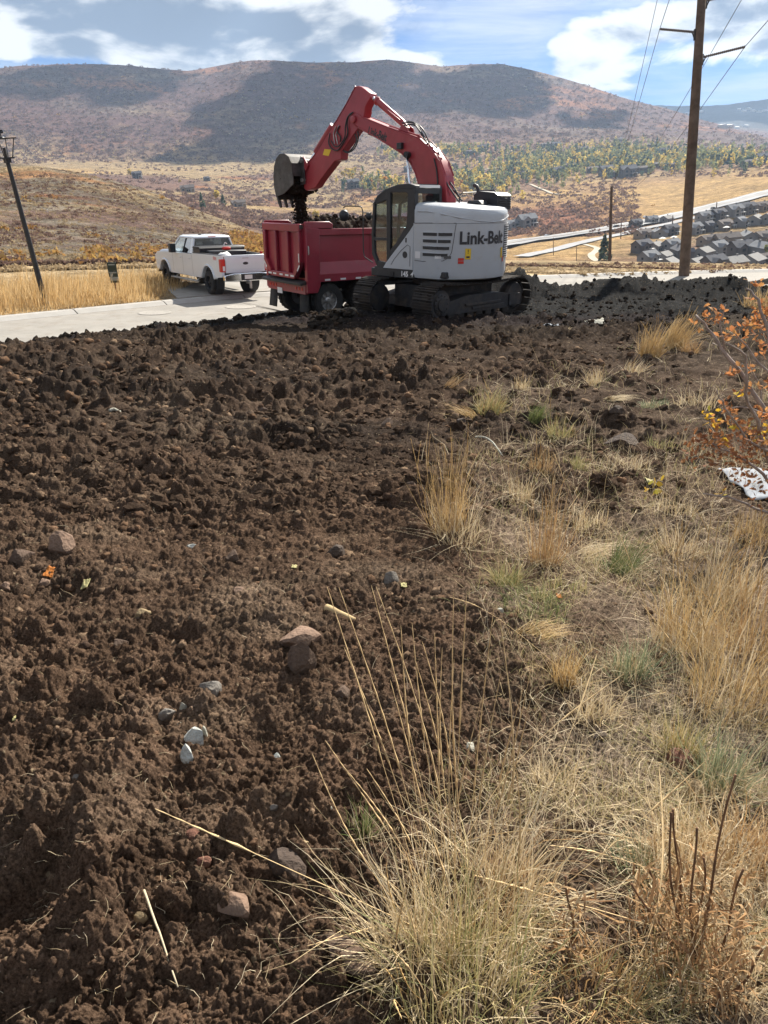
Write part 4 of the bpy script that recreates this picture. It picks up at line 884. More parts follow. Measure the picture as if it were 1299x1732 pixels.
    mb = MB(); mb.tube(q[2], q[4], .036, n=12); mb.build('piston_rod', CHROME, cy, smooth=True)
    q = prof([(549, 252), (560, 253), (556, 264), (546, 262)], BY + .135); mb = MB(); mb.prism(q, BY + .135, BY + .139); mb.build('decal', YEL, sk)
    for k, h in enumerate([[(597, 190), (590, 195), (587, 210), (588, 226), (580, 243), (571, 254), (562, 252), (556, 242), (558, 225)], [(595, 192), (588, 198), (584, 215), (583, 232), (574, 246), (566, 247), (560, 238)], [(600, 226), (603, 236), (598, 248), (589, 257), (580, 254)], [(605, 222), (606, 234), (600, 250), (590, 258), (583, 257)], [(574, 213), (570, 222), (576, 232), (575, 240)]]):
        yy = BY + (.17, .19, .10, .15, .16)[k]; pr = smooth_line(prof(h, yy), 5); mb = MB(); mb.path([(x, yy, z) for x, z in pr], .017, 7); mb.build('hose', BLACK, sk, smooth=True)
    mb = MB()
    for k, h in enumerate([[(568, 214), (564, 226), (566, 243)], [(573, 212), (568, 228), (571, 244)]]):
        pr = prof(h, BY + .15); mb.path([(x, BY + .15, z) for x, z in pr], .013, 6)
    mb.build('pipe', ALU, sk)
    # linkage
    q = prof([(516, 270), (522, 265), (530, 280), (526, 290)], BY); mb = MB(); mb.prism(q, BY-.2, BY-.15); mb.prism(q, BY+.15, BY+.2); mb.build('link_arm', RED, sk, bev=.008)
    # bucket
    bk = empty('bucket', (0, 0, 0)); bk.parent = ex
    hp = prof([(519, 305)], BY)[0]                     # pin at the stick end
    W = .50
    sh = [(-.02, -.10), (-.02, .10), (.02, .42), (.12, .58), (.30, .66), (.50, .66), (.66, .56), (.78, .36), (.83, .10), (.82, -.18), (.76, -.42)]
    sh = [(hp[0] + a, hp[1] + b) for a, b in sh]
    def shell(poly, th, ya, yb, name, m):
        mb = MB(); V = []; Q = []; n = len(poly); cx = sum(p[0] for p in poly)/n; cz = sum(p[1] for p in poly)/n
        for (x, z) in poly:
            l = math.hypot(x-cx, z-cz); ix, iz = x - (x-cx)/l*th, z - (z-cz)/l*th
            for yy in (ya, yb): V.append((x, yy, z)); V.append((ix, yy, iz))
        for i in range(n-1):
            a, b = 4*i, 4*i+4; Q += [(a, a+2, b+2, b), (a+1, b+1, b+3, a+3), (a, b, b+1, a+1), (a+2, a+3, b+3, b+2)]
        Q += [(0, 1, 3, 2), (4*n-4, 4*n-2, 4*n-1, 4*n-3)]; mb.add(V, Q); return mb.build(name, m, bk)
    shell(sh[1:], .03, BY - W, BY + W, 'bucket_shell', BUCK)
    side = sh + [(hp[0] + .40, hp[1] - .34)]
    for s in (-1, 1): mb = MB(); mb.prism(side, BY + s*W - .014, BY + s*W + .014); mb.build('side_plate', BUCK, bk)
    e0 = (hp[0] + .76, hp[1] - .42)
    mb = MB(); mb.prism([(e0[0]+.03, e0[1]+.06), (e0[0]-.03, e0[1]+.06), (e0[0]-.07, e0[1]-.06), (e0[0]-.03, e0[1]-.08)], BY - W, BY + W); mb.build('cutting_edge', BUCK, bk)
    for k in range(5):
        yy = BY - W + .06 + k * (2*W - .12) / 4
        mb = MB(); mb.prism([(e0[0]+.02, e0[1]-.02), (e0[0]-.06, e0[1]-.02), (e0[0]-.13, e0[1]-.28), (e0[0]-.10, e0[1]-.29), (e0[0]-.02, e0[1]-.16)], yy - .04, yy + .04); mb.build('tooth', BUCK, bk, bev=.012)
    for s in (-1, 1):
        mb = MB(); mb.prism([(hp[0]-.14, hp[1]-.10), (hp[0]+.05, hp[1]-.12), (hp[0]+.08, hp[1]+.45), (hp[0]-.02, hp[1]+.60), (hp[0]-.14, hp[1]+.52)], BY + s*.19 - .02, BY + s*.19 + .02); mb.build('bucket_ear', BUCK, bk, bev=.01)
    for dz in (0, .48): mb = MB(); mb.lathe([(.05, 0), (.05, .5)], (hp[0]-.06, BY - .25, hp[1] + dz), (0, 1, 0), 12); mb.build('pin', ALU, bk)
    # last of the soil still in the bucket, and the falling stream
    it = []
    d = Vector((math.cos(BH), math.sin(BH), 0)); l = Vector((-d.y, d.x, 0))
    for i in range(260):
        it.append((hp[0] + random.uniform(.22, .74), BY + random.uniform(-.44, .44), hp[1] + random.uniform(-.30, .15), *[random.uniform(.03, .09)]*3, random.random()*6))
    return hp
HP = boom()
def stream():
    d = Vector((math.cos(BH), math.sin(BH), 0)); l = Vector((-d.y, d.x, 0)); it = []
    top = prof([(507, 308)], BY)[0]
    for i in range(3400):
        t = random.random() ** .9; z = top[1] + .12 - t * 1.25
        x = top[0] + .14 + random.gauss(0, .055 + .03 * t) ; y = BY - .12 + random.gauss(0, .065 + .03 * t)
        P = EC + d * x + l * y; r = random.choice((.008, .012, .018, .028)) * random.uniform(.8, 1.3); it.append((P.x, P.y, EC.z + z, r, r, r * random.uniform(.7, 1.5), random.random()*6))
    o = scatter_lumps('falling_soil', it, DCLOD, LUMPS1); tag(o, 'stream of dark soil falling from the bucket into the truck bed', 'soil', kind='stuff')
    it = []
    for i in range(500):
        x = HP[0] + random.uniform(.06, .70); z = HP[1] + random.uniform(-.30, .30) ; y = BY + random.uniform(-.44, .44); P = EC + d * x + l * y; r = random.uniform(.03, .10)
        if z < HP[1] - .34 + (x - HP[0] - .0) * -.05 : continue
        it.append((P.x, P.y, EC.z + z, r, r, r, random.random()*6))
    o = scatter_lumps('bucket_soil', it, DCLOD, LUMPS1); tag(o, 'dark soil still clinging inside the tipped excavator bucket', 'soil', kind='stuff')
stream()
# ------------------------------------------------------------------ wheels
def wheel(parent, c, r, w, out, rim_m, spokes=8, rim_r=.55, hub=True, name='wheel'):
    """c centre, out = +1/-1 side (local y) that shows the rim"""
    wh = empty(name, (0, 0, 0)); wh.parent = parent; x, y, z = c
    mb = MB(); mb.lathe([(r*rim_r, -w*.5), (r*.86, -w*.5), (r*.97, -w*.40), (r, -w*.25), (r, w*.25), (r*.97, w*.40), (r*.86, w*.5), (r*rim_r, w*.5), (r*rim_r*.98, w*.3), (r*rim_r*.98, -w*.3), (r*rim_r, -w*.5)], c, (0, 1, 0), 36, False)
    n = 26
    for k in range(n):
        a = 2*math.pi*k/n
        for yy in (-.3, 0.05):
            q = Matrix.Translation((x + math.cos(a)*r, y + yy*w, z + math.sin(a)*r)) @ Matrix.Rotation(-a, 4, 'Y'); mm = MB(q); mm.box(-.012, .012, 0, w*.25, -r*.06, r*.06); mb.v_off = 0
            kk = len(mb.v); mb.v += mm.v; mb.f += [tuple(i+kk for i in f) for f in mm.f]; mb.m += [0]*len(mm.f)
    mb.build('tyre', RUBBER, wh)
    mb = MB(); R2 = r*rim_r; mb.lathe([(R2, -w*.32), (R2*.95, -w*.3), (R2*.9, w*.02), (R2*.94, w*.36), (R2*1.02, w*.42), (R2*1.0, w*.3), (R2*.88, w*.0*out)], c, (0, out, 0), 32)
    for k in range(spokes):
        a = 2*math.pi*k/spokes; q = Matrix.Translation(c) @ Matrix.Rotation(-a, 4, 'Y'); mm = MB(q)
        y0, y1 = sorted((out*w*.05, out*w*.22)); mm.box(R2*.2, R2*.93, y0, y1, -R2*.12, R2*.12); kk = len(mb.v); mb.v += mm.v; mb.f += [tuple(i+kk for i in f) for f in mm.f]; mb.m += [0]*len(mm.f)
    mb.lathe([(R2*.34, 0), (R2*.34, w*.26), (R2*.22, w*.34), (R2*.2, w*.42), (0, w*.44)], c, (0, out, 0), 18)
    mb.build('rim', rim_m, wh); return wh

# ------------------------------------------------------------------ dump truck
def dump_truck():
    hx, hy = .82, .575; hd = math.atan2(hy, hx); l = Vector((-hy, hx, 0)).normalized(); h = Vector((hx, hy, 0)).normalized()
    RR = Vector((-2.17, 21.25, STREET_Z))
    W = 2.36; root = RR + l * (W/2) + h * .74
    t = tag(empty('dump_truck', root, (0, 0, hd)), 'red dump truck backed beside the tracked digger, its high-sided bed heaped with dark soil', 'dump truck')
    X0, X1, Y = -.74, 3.62, W/2; ZB, ZT = 1.04, 2.42
    bd = empty('dump_bed', (0, 0, 0)); bd.parent = t
    for s in (-1, 1):
        a, b = sorted((s*Y, s*(Y-.05)))
        mb = MB(); mb.prism([(X0+.36, ZB+.10), (X1, ZB+.10), (X1, ZT), (X0+.36, ZT)], a+.0*s, b); mb.build('bed_side', TRED, bd)
        a, b = sorted((s*(Y+.005), s*(Y+.085)))
        mb = MB(); mb.prism([(X0+.36, ZT-.16), (X1, ZT-.16), (X1, ZT+.01), (X0+.36, ZT+.01)], a, b); mb.build('top_rail', TRED, bd, bev=.015)
        # sloped skirt plate along the bottom of the side
        V = [(X0+.36, s*(Y+.004), ZB+.52), (X1, s*(Y+.004), ZB+.52), (X1, s*(Y+.11), ZB+.20), (X0+.36, s*(Y+.11), ZB+.20), (X0+.36, s*(Y+.11), ZB), (X1, s*(Y+.11), ZB), (X1, s*(Y-.05), ZB), (X0+.36, s*(Y-.05), ZB)]
        F_ = [(0, 1, 2, 3), (3, 2, 5, 4), (4, 5, 6, 7)]; mb = MB(); mb.add(V, F_ if s < 0 else [f[::-1] for f in F_]); mb.build('skirt_plate', TRED, bd)
        a, b = sorted((s*(Y-.06), s*(Y+.10)))
        mb = MB(); mb.prism([(X0-.02, ZB-.30), (X0+.30, ZB-.30), (X0+.40, ZB-.10), (X0+.42, ZT+.02), (X0-.02, ZT+.06)], a, b); mb.build('corner_post', TRED, bd, bev=.02)
        mb = MB(); mb.prism([(X0-.02, ZT+.02), (X0+.86, ZT+.02), (X0+.86, ZT+.14), (X0+.75, ZT+.20), (X0-.02, ZT+.20)], *sorted((s*(Y-.02), s*(Y+.08)))); mb.build('raised_rail', TRED, bd, bev=.02)
        mb = MB(); mb.box(X1-.04, X1+.05, *sorted((s*(Y-.05), s*(Y+.10))), ZB, ZT+.30); mb.build('corner_post', TRED, bd, bev=.015)
        mb = MB(); mb.box(1.4, 1.404, *sorted((s*(Y+.001), s*(Y+.012))), ZB+.5, ZT-.16); mb.build('weld_seam', TRED, bd)
        for i in range(8):
            x = X0 + .62 + i * .52; mb = MB()
            if i % 3 == 0 and i: mb.lathe([(.03, 0), (.026, .018), (0, .022)], (x, s*(Y+.11), ZB+.10), (0, s, 0), 10); mb.build('marker_light', AMB, bd)
            else: mb.box(x-.09, x+.09, *sorted((s*(Y+.112), s*(Y+.116))), ZB+.02, ZB+.07); mb.build('reflector', WSTK, bd)
        mb = MB(); mb.path([(X0+.03, s*(Y+.11), ZT-.42), (X0+.03, s*(Y+.14), ZT-.45), (X0+.03, s*(Y+.14), ZT-.62), (X0+.03, s*(Y+.11), ZT-.65), (X0+.03, s*(Y+.11), ZT-.42)], .012, 6); mb.build('tie_loop', ALU, bd)
    mb = MB(); mb.box(X0+.1, X1, -Y, Y, ZB, ZB+.08); mb.box(X1-.03, X1+.04, -Y, Y, ZB, ZT+.28); mb.build('bed_floor', TRED, bd)
    mb = MB(); mb.prism([(X1, ZT+.22), (X1+.9, ZT+.34), (X1+.9, ZT+.40), (X1, ZT+.28)], -1.05, 1.05); mb.build('cab_shield', TRED, bd)
    # tailgate with ribs between recessed panels
    tg = empty('tailgate', (0, 0, 0)); tg.parent = t; xg = X0 - .03
    Yt = Y - .06
    mb = MB(); mb.prism([(-Yt, ZB+.52), (-Yt+.42, ZB+.06), (Yt-.42, ZB+.06), (Yt, ZB+.52), (Yt, ZT+.14), (-Yt, ZT+.14)], xg-.02, xg+.03, 'yz'); mb.build('gate_plate', TRED, tg)
    def bar(y0, y1, z0, z1, d=.10): mb = MB(); mb.box(xg-.02-d, xg-.021, y0, y1, z0, z1); mb.build('gate_rib', TRED, tg, bev=.02)
    bar(-Yt, Yt, ZT-.06, ZT+.14); 
    for yc in (-Yt+.08, -.36, .36, Yt-.08): bar(yc-.075, yc+.075, ZB+.52 if abs(yc) > 1 else ZB+.22, ZT-.062)
    bar(-Yt+.42, Yt-.42, ZB+.06, ZB+.218)
    for s in (-1, 1):
        V = [(xg-.12, s*Yt, ZB+.52), (xg-.12, s*(Yt-.42), ZB+.06), (xg-.12, s*(Yt-.42), ZB+.25), (xg-.12, s*(Yt-.16), ZB+.54)]; V2 = [(xg-.02, y, z) for _, y, z in V]; mb = MB(); mb.add(V + V2, [(0, 1, 2, 3), (4, 7, 6, 5), (0, 4, 5, 1), (1, 5, 6, 2), (2, 6, 7, 3), (3, 7, 4, 0)]); mb.build('gate_rib', TRED, tg)
        mb = MB(); V = [(xg-.125, s*(Yt-.06), ZB+.47), (xg-.125, s*(Yt-.20), ZB+.31), (xg-.125, s*(Yt-.155), ZB+.28), (xg-.125, s*(Yt-.015), ZB+.44)]; mb.add(V, [(0, 1, 2, 3)]); mb.build('reflector', WSTK, tg)
        mb = MB(); mb.box(xg-.10, xg+.0, s*Yt-.04, s*Yt+.04, ZT+.02, ZT+.12); mb.build('hinge', DSTEEL, tg)
    for y in (-.62, -.30, .05, .45, .75): mb = MB(); mb.box(xg-.124, xg-.122, y-.10, y+.10, ZB+.115, ZB+.165); mb.build('reflector', WSTK, tg)
    mb = MB(); mb.box(xg-.124, xg-.1225, -Yt+.04, -Yt+.09, ZT-.85, ZT-.62); mb.build('reflector', WSTK, tg)
    # apron / rear sill and light panel
    mb = MB(); mb.prism([(X0-.22, ZB-.02), (X0+.02, ZB+.04), (X0+.02, ZB-.05), (X0-.20, ZB-.09)], -Y-.02, Y+.02); mb.build('rear_apron', DSTEEL, t, bev=.008)
    mb = MB(); mb.box(X0-.04, X0+.05, -Y+.02, Y-.02, ZB-.34, ZB-.06); mb.build('light_panel', TRED, t, bev=.01)
    for y in (-.98, -.80, -.62, .62, .80, .98): mb = MB(); mb.lathe([(.05, 0), (.045, .015), (0, .02)], (X0-.04, y, ZB-.20), (-1, 0, 0), 12); mb.build('tail_light', RSTK, t)
    for y in (-.15, 0, .15): mb = MB(); mb.lathe([(.02, 0), (.018, .012), (0, .014)], (X0-.04, y, ZB-.14), (-1, 0, 0), 10); mb.build('marker_light', RSTK, t)
    mb = MB(); mb.box(X0-.055, X0-.045, .22, .52, ZB-.42, ZB-.26); mb.build('number_plate', WSTK, t)
    # chassis
    mb = MB()
    for s in (-1, 1): mb.box(X0+.1, 6.3, *sorted((s*.36, s*.44)), .72, .98)
    mb.build('frame_rail', DSTEEL, t)
    for xx in (0.0, 1.32):
        mb = MB(); mb.tube((xx, -.9, .49), (xx, .9, .49), .07, n=12); mb.lathe([(.05, -.2), (.17, -.08), (.2, 0), (.17, .08), (.05, .2)], (xx, 0, .49), (1, 0, 0), 16); mb.build('axle', DSTEEL, t)
        for s in (-1, 1):
            wheel(t, (xx, s*.76, .49), .49, .25, s, ALU, 0); wheel(t, (xx, s*1.03, .49), .49, .25, s, ALU, 8)
    for s in (-1, 1): wheel(t, (5.6, s*1.0, .49), .49, .28, s, ALU, 8)
    mb = MB(); mb.tube((5.6, -.9, .49), (5.6, .9, .49), .06); mb.build('axle', DSTEEL, t)
    for s in (-1, 1):
        mb = MB(); V = []; Q = []
        for i in range(7):
            z = ZB - .16 - i * .115; x = X0 + .07 - .02 * i * (0.4 + .5*(s > 0)) ; 
            for y in (s*1.16, s*.66): V += [(x, y, z), (x+.012, y, z)]
        for i in range(6): a, b = 4*i, 4*i+4; Q += [(a, b, b+2, a+2), (a+1, a+3, b+3, b+1), (a, a+1, b+1, b), (a+2, b+2, b+3, a+3)]
        mb.add(V, Q); mb.build('mud_flap', RUBBER, t, smooth=True)
    # cab (behind the digger)
    cb = empty('cab', (0, 0, 0)); cb.parent = t
    mb = MB(); mb.prism([(4.0, 1.0), (5.15, .95), (5.2, 1.75), (5.0, 2.02), (4.75, 2.55), (4.1, 2.6), (4.0, 2.4)], -1.0, 1.0); mb.build('cab_shell', TRED, cb, bev=.06)
    mb = MB(); mb.prism([(5.1, .95), (6.35, .9), (6.4, 1.5), (6.1, 1.68), (5.1, 1.78)], -.8, .8); mb.build('bonnet', TRED, cb, bev=.08)
    for s in (-1, 1):
        mb = MB(); mb.prism([(5.0, .75), (5.12, 1.12), (5.6, 1.28), (6.1, 1.1), (6.3, .75), (6.15, .75), (6.0, 1.0), (5.6, 1.13), (5.2, 1.0), (5.12, .75)], *sorted((s*.78, s*1.15))); mb.build('fender', TRED, cb, bev=.03)
        mb = MB(); mb.prism([(4.2, 1.8), (4.95, 1.8), (4.72, 2.42), (4.2, 2.42)], *sorted((s*1.001, s*1.008))); mb.build('window', DGLASS, cb)
        mb = MB(); mb.box(4.95, 5.1, *sorted((s*1.2, s*1.38)), 1.7, 2.2); mb.path([(5.0, s*1.0, 1.8), (5.02, s*1.25, 1.8)], .02, 6); mb.build('mirror', BLACK, cb)
    mb = MB(); V = [(5.205, -.85, 1.78), (5.205, .85, 1.78), (4.79, .8, 2.5), (4.79, -.8, 2.5)]; mb.add(V, [(0, 1, 2, 3)]); mb.build('windscreen', DGLASS, cb)
    mb = MB(); mb.box(6.4, 6.46, -.55, .55, .95, 1.5); mb.build('radiator_grille', ALU, cb); mb = MB(); mb.box(6.3, 6.5, -1.1, 1.1, .45, .75); mb.build('bumper', CHROME, cb, bev=.03)
    mb = MB(); mb.tube((3.85, -.75, 1.0), (3.85, -.75, 3.0), .07, n=12); mb.build('exhaust_stack', CHROME, cb, smooth=True)
    # the heap of soil: a load of its own
    n = 90; xs = np.linspace(X0+.02, X1-.05, n); ys = np.linspace(-Y+.06, Y-.06, 60); XX, YY = np.meshgrid(xs, ys); 
    e = np.clip(np.minimum((Y - .06 - np.abs(YY)) / .5, 1), 0, 1); fr = np.clip((XX - X0) / .9, 0, 1)
    ZZ = ZT - .28 + .46 * sm(fr) * sm(e) * (1 - .25 * np.clip((XX - 2.5), 0, 1)) - .35 * (1 - fr) + .22 * fbm(XX * 2, YY * 2, 4, 61) + domes(XX, YY, .25, 63, .7) * .7 + domes(XX, YY, .11, 64, .8) * .8
    P = np.stack([XX, YY, ZZ], -1).reshape(-1, 3); R_ = np.array([[h.x, l.x, 0], [h.y, l.y, 0], [0, 0, 1]]); P = P @ R_.T + np.array([root.x, root.y, root.z])
    o = np_mesh('soil_heap', P, grid_quads(*XX.shape), SOIL2, True); tag(o, 'heap of dark soil filling the red truck bed', 'soil', kind='stuff')
    it = []
    for i in range(700):
        k = random.randrange(len(P)); p = P[k]; r = random.choice((.02, .03, .05, .07)) * random.uniform(.7, 1.4)
        it.append((p[0], p[1], p[2] + r*.3, r, r, r*.8, random.random()*6))
    o = scatter_lumps('soil_heap_clods', it, DCLOD, LUMPS1); tag(o, 'loose clods lying on the heap of soil in the red truck', 'soil', kind='stuff')
SOIL2 = mat('heaped_soil', (0.045, 0.034, 0.026), 1.0, var=.35, vscale=9, bump=1.0, bscale=30, spec=.1)
dump_truck()

# ------------------------------------------------------------------ pickup
def pickup():
    h = Vector((-.60, .80, 0)).normalized(); r = Vector((h.y, -h.x, 0)); RL = Vector((-6.03, 26.6, STREET_Z + .128)); root = RL + r * .86 * .89
    t = tag(empty('pickup_truck', root, (0, 0, math.atan2(h.y, h.x))), 'white crew-cab pickup with black wheels and a black toolbox in its open bed', 'pickup truck')
    t.scale = (.89,)*3; Y = 1.0
    # side panels with wheel arches (front axle x=4.45)
    def arch(cx, rr, z0, n=9): return [(cx + rr*math.cos(a), z0 + rr*math.sin(a)) for a in [math.pi * i/n for i in range(n+1)]]
    AZ = .50; AR = .56
    lower = [(-1.22, .72), (-1.25, .95), (-1.23, 1.50), (1.42, 1.47), (1.44, 1.44), (3.55, 1.42), (3.65, 1.44), (5.25, 1.36), (5.42, 1.25), (5.47, .95), (5.42, .66), (5.02, .62)] + [(x, max(z, .60)) for x, z in arch(4.45, AR, AZ)] + [(3.85, .58), (.62, .58)] + [(x, max(z, .60)) for x, z in arch(0, AR, AZ)] + [(-.62, .66)]
    for s in (-1, 1):
        a, b = sorted((s*(Y-.12), s*Y)); mb = MB(); mb.prism(lower, a, b); mb.build('side_panel', PWHITE, t, bev=.02)
        for cx in (0, 4.45):
            mb = MB(); pts = [Vector((cx + (AR+.035)*math.cos(q), s*(Y+.005), AZ + (AR+.035)*math.sin(q))) for q in [math.pi*(.06 + .88*i/12) for i in range(13)]]; mb.path(pts, .042, 8); mb.build('wheel_arch', PWHITE, t, smooth=True)
            mb = MB(); mb.lathe([(AR-.01, 0), (AR-.01, .3)], (cx, s*(Y-.42), AZ), (0, s, 0), 26); mb.build('arch_liner', INT, t)
        mb = MB(); mb.box(.95, 3.6, *sorted((s*(Y-.05), s*(Y+.12))), .40, .46); mb.path([(1.1, s*(Y-.2), .58), (1.1, s*(Y+.03), .43)], .03, 6); mb.path([(3.3, s*(Y-.2), .58), (3.3, s*(Y+.03), .43)], .03, 6); mb.build('side_step', ALU, t, bev=.015)
        for x in (1.46, 2.42, 3.48):
            mb = MB(); mb.box(x-.006, x+.006, *sorted((s*(Y+.0015), s*(Y-.02))), .66, 1.42); mb.build('door_seam', GREYL, t)
        for x in (1.62, 2.58): mb = MB(); mb.box(x, x+.2, *sorted((s*(Y+.002), s*(Y+.03))), 1.24, 1.29); mb.build('door_handle', PWHITE, t, bev=.008)
        mb = MB(); mb.box(2.9, 3.12, *sorted((s*(Y+.05), s*(Y+.30))), 1.43, 1.78); mb.box(3.0, 3.06, *sorted((s*(Y-.05), s*(Y+.1))), 1.45, 1.5); mb.build('mirror', BLACK, t, bev=.03)
        mb = MB(); mb.box(-1.262, -1.05, *sorted((s*(Y-.17), s*(Y+.012))), .90, 1.38); mb.build('tail_light', RSTK, t, bev=.03)
        mb = MB(); mb.box(-1.27, -1.255, *sorted((s*(Y-.14), s*(Y-.05))), .95, 1.12); mb.build('reverse_light', WSTK, t)
        mb = MB(); mb.box(5.3, 5.49, *sorted((s*(Y-.35), s*(Y+.005))), 1.0, 1.25); mb.build('headlight', WSTK, t, bev=.02)
        text_mesh('FX4', .17, 'lettering', RSTK, t, (lambda s: lambda u, v: Vector((-.72 - u*s, s*(Y+.003), 1.37 + v)))(s), bold=.006)
        wheel(t, (0, s*.86, .445), .445, .32, s, BLACK, 8, .58); wheel(t, (4.45, s*.86, .445), .445, .32, s, BLACK, 8, .58)
    mb = MB(); mb.box(-1.2, 1.4, -.88, .88, .82, .90); mb.box(1.36, 1.42, -.88, .88, .82, 1.45); mb.box(1.38, 3.6, -.88, .88, .55, 1.0); mb.build('bed_floor', BLACK, t)
    mb = MB(); mb.box(-1.2, 1.4, -.89, -.84, .9, 1.46); mb.box(-1.2, 1.4, .84, .89, .9, 1.46); mb.build('bed_liner', BLACK, t)
    for s in (-1, 1): mb = MB(); mb.box(-1.18, 1.38, *sorted((s*(Y-.14), s*(Y-.015))), 1.475, 1.515); mb.build('bed_rail_cap', BLACK, t, bev=.01)
    # tailgate
    tg = empty('tailgate', (0, 0, 0)); tg.parent = t
    mb = MB(); mb.prism([(-1.265, .86), (-1.285, 1.2), (-1.29, 1.44), (-1.255, 1.505), (-1.20, 1.505), (-1.20, .86)], -.825, .825); mb.build('tailgate_panel', PWHITE, tg, bev=.018)
    mb = MB(); mb.lathe([(.115, 0), (.11, .012), (0, .013)], (0, 0, 0), (-1, 0, 0), 24); mb.M = Matrix(); o = mb.build('oval_emblem', LETTER, tg); o.location = (-1.282, .0, 1.20); o.scale = (1, 1, .45)
    mb = MB(); mb.lathe([(.122, 0), (.10, .010)], (0, 0, 0), (-1, 0, 0), 24); o = mb.build('emblem_ring', CHROME, tg); o.location = (-1.2815, 0, 1.20); o.scale = (1, 1, .46)
    mb = MB(); mb.box(-1.293, -1.2905, -.14, .14, 1.38, 1.40); mb.build('badge_strip', ALU, tg)
    # bumper, plate, hitch
    mb = MB(); mb.prism([(-.98, .80), (-.55, .86), (.55, .86), (.98, .80), (.98, .58), (.5, .56), (-.5, .56), (-.98, .58)], -1.45, -1.27, 'yz'); o = mb.build('rear_bumper', CHROME, t, bev=.03)
    mb = MB(); mb.box(-1.46, -1.44, -.30, .30, .60, .83); mb.build('plate_recess', INT, t); mb = MB(); mb.box(-1.47, -1.462, -.16, .16, .64, .79); mb.build('number_plate', WSTK, t)
    mb = MB(); mb.box(-1.62, -1.3, -.05, .05, .46, .54); mb.box(-1.64, -1.54, -.04, .04, .30, .56); mb.build('hitch', ALU, t, bev=.01)
    # bonnet, cab
    mb = MB(); mb.prism([(3.45, 1.0), (3.45, 1.46), (4.2, 1.50), (5.0, 1.46), (5.36, 1.36), (5.45, 1.1), (5.45, .7), (5.2, .7), (5.0, 1.0)], -.90, .90); mb.build('bonnet', PWHITE, t, bev=.06)
    mb = MB(); mb.box(5.44, 5.50, -.6, .6, .85, 1.32); mb.build('radiator_grille', BLACK, t, bev=.02); mb = MB(); mb.box(5.35, 5.6, -.98, .98, .5, .78); mb.build('front_bumper', CHROME, t, bev=.04)
    gh = empty('cab', (0, 0, 0)); gh.parent = t
    def quad_body(z_ys):  # greenhouse lofted: list of (x0,x1,y,z)
        V = []; Q = []
        for x0, x1, y, z in z_ys: V += [(x0, -y, z), (x1, -y, z), (x1, y, z), (x0, y, z)]
        for i in range(len(z_ys)-1):
            for j in range(4): Q.append((i*4+j, i*4+(j+1) % 4, (i+1)*4+(j+1) % 4, (i+1)*4+j))
        return V, Q
    # pillars & roof
    b0, b1, bz = 1.46, 3.78, 1.45; t0, t1, tz_ = 1.62, 3.05, 2.02; yb, yt = .97, .80
    mb = MB(); V, Q = quad_body([(t0-.06, t1+.08, yt+.015, tz_-.02), (t0-.03, t1+.02, yt-.01, tz_+.05), (t0+.08, t1-.12, yt-.14, tz_+.095)]); n = len(V); mb.add(V, Q + [(0, 3, 2, 1), (n-4, n-3, n-2, n-1)]); mb.build('roof', PWHITE, gh, bev=.03)
    for s in (-1, 1):
        def pil(xb0, xb1, xt0, xt1, nm='pillar'):
            V = [(xb0, s*yb, bz), (xb1, s*yb, bz), (xt1, s*yt, tz_), (xt0, s*yt, tz_), (xb0, s*(yb-.07), bz), (xb1, s*(yb-.07), bz), (xt1, s*(yt-.07), tz_), (xt0, s*(yt-.07), tz_)]
            mb = MB(); mb.add(V, [(0, 1, 2, 3), (4, 7, 6, 5), (0, 4, 5, 1), (1, 5, 6, 2), (2, 6, 7, 3), (3, 7, 4, 0)]); mb.build(nm, PWHITE if nm == 'pillar' else BLACK, gh, bev=.012)
        pil(b0, b0+.22, t0-.03, t0+.16); pil(3.62, 3.80, t1-.05, t1+.08); pil(2.42, 2.50, 2.30, 2.38, 'door_pillar')
        V = [(b0+.22, s*(yb-.02), bz), (3.62, s*(yb-.02), bz), (t1-.05, s*(yt-.02), tz_-.02), (t0+.16, s*(yt-.02), tz_-.02)]
        xm = 2.46; xt = 2.34
        mb = MB(); mb.add([V[0], (xm, V[0][1], bz), (xt, V[2][1], tz_-.02), V[3]], [(0, 1, 2, 3)]); mb.build('side_window', DGLASS, gh)
        mb = MB(); mb.add([(xm, V[0][1], bz), V[1], V[2], (xt, V[2][1], tz_-.02)], [(0, 1, 2, 3)]); mb.build('side_window', GLASS, gh)
    mb = MB(); mb.add([(b0, -.88, 1.47), (b0, .88, 1.47), (t0-.02, .74, tz_), (t0-.02, -.74, tz_)], [(0, 1, 2, 3)]); mb.build('rear_window', DGLASS, gh)
    mb = MB(); mb.add([(3.78, -.9, 1.47), (3.78, .9, 1.47), (t1+.05, .76, tz_), (t1+.05, -.76, tz_)], [(0, 3, 2, 1)]); mb.build('windscreen', GLASS, gh)
    mb = MB(); mb.box(1.42, 1.47, -.95, .95, 1.0, 1.47); mb.build('cab_back', PWHITE, gh)
    mb = MB(); mb.box(1.58, 1.66, -.16, .16, tz_+.02, tz_+.055); mb.build('brake_light', RSTK, gh); mb = MB(); mb.box(1.95, 2.12, .28, .36, tz_+.09, tz_+.13); mb.build('antenna', BLACK, gh, bev=.015)
    for y in (-.4, .4): mb = MB(); mb.box(2.0, 2.55, y-.26, y+.26, 1.0, 1.30); mb.box(1.9, 2.05, y-.25, y+.25, 1.2, 1.75); mb.build('seat', INT, gh, bev=.04); 
    for y in (-.4, .4): mb = MB(); mb.box(2.9, 3.4, y-.26, y+.26, 1.0, 1.30); mb.box(2.8, 2.95, y-.25, y+.25, 1.2, 1.82); mb.build('seat', INT, gh, bev=.04)
    # cargo
    def cargo(name, label, cat):
        o = tag(empty(name, root, (0, 0, math.atan2(h.y, h.x))), label, cat); o.scale = (.89,)*3; return o
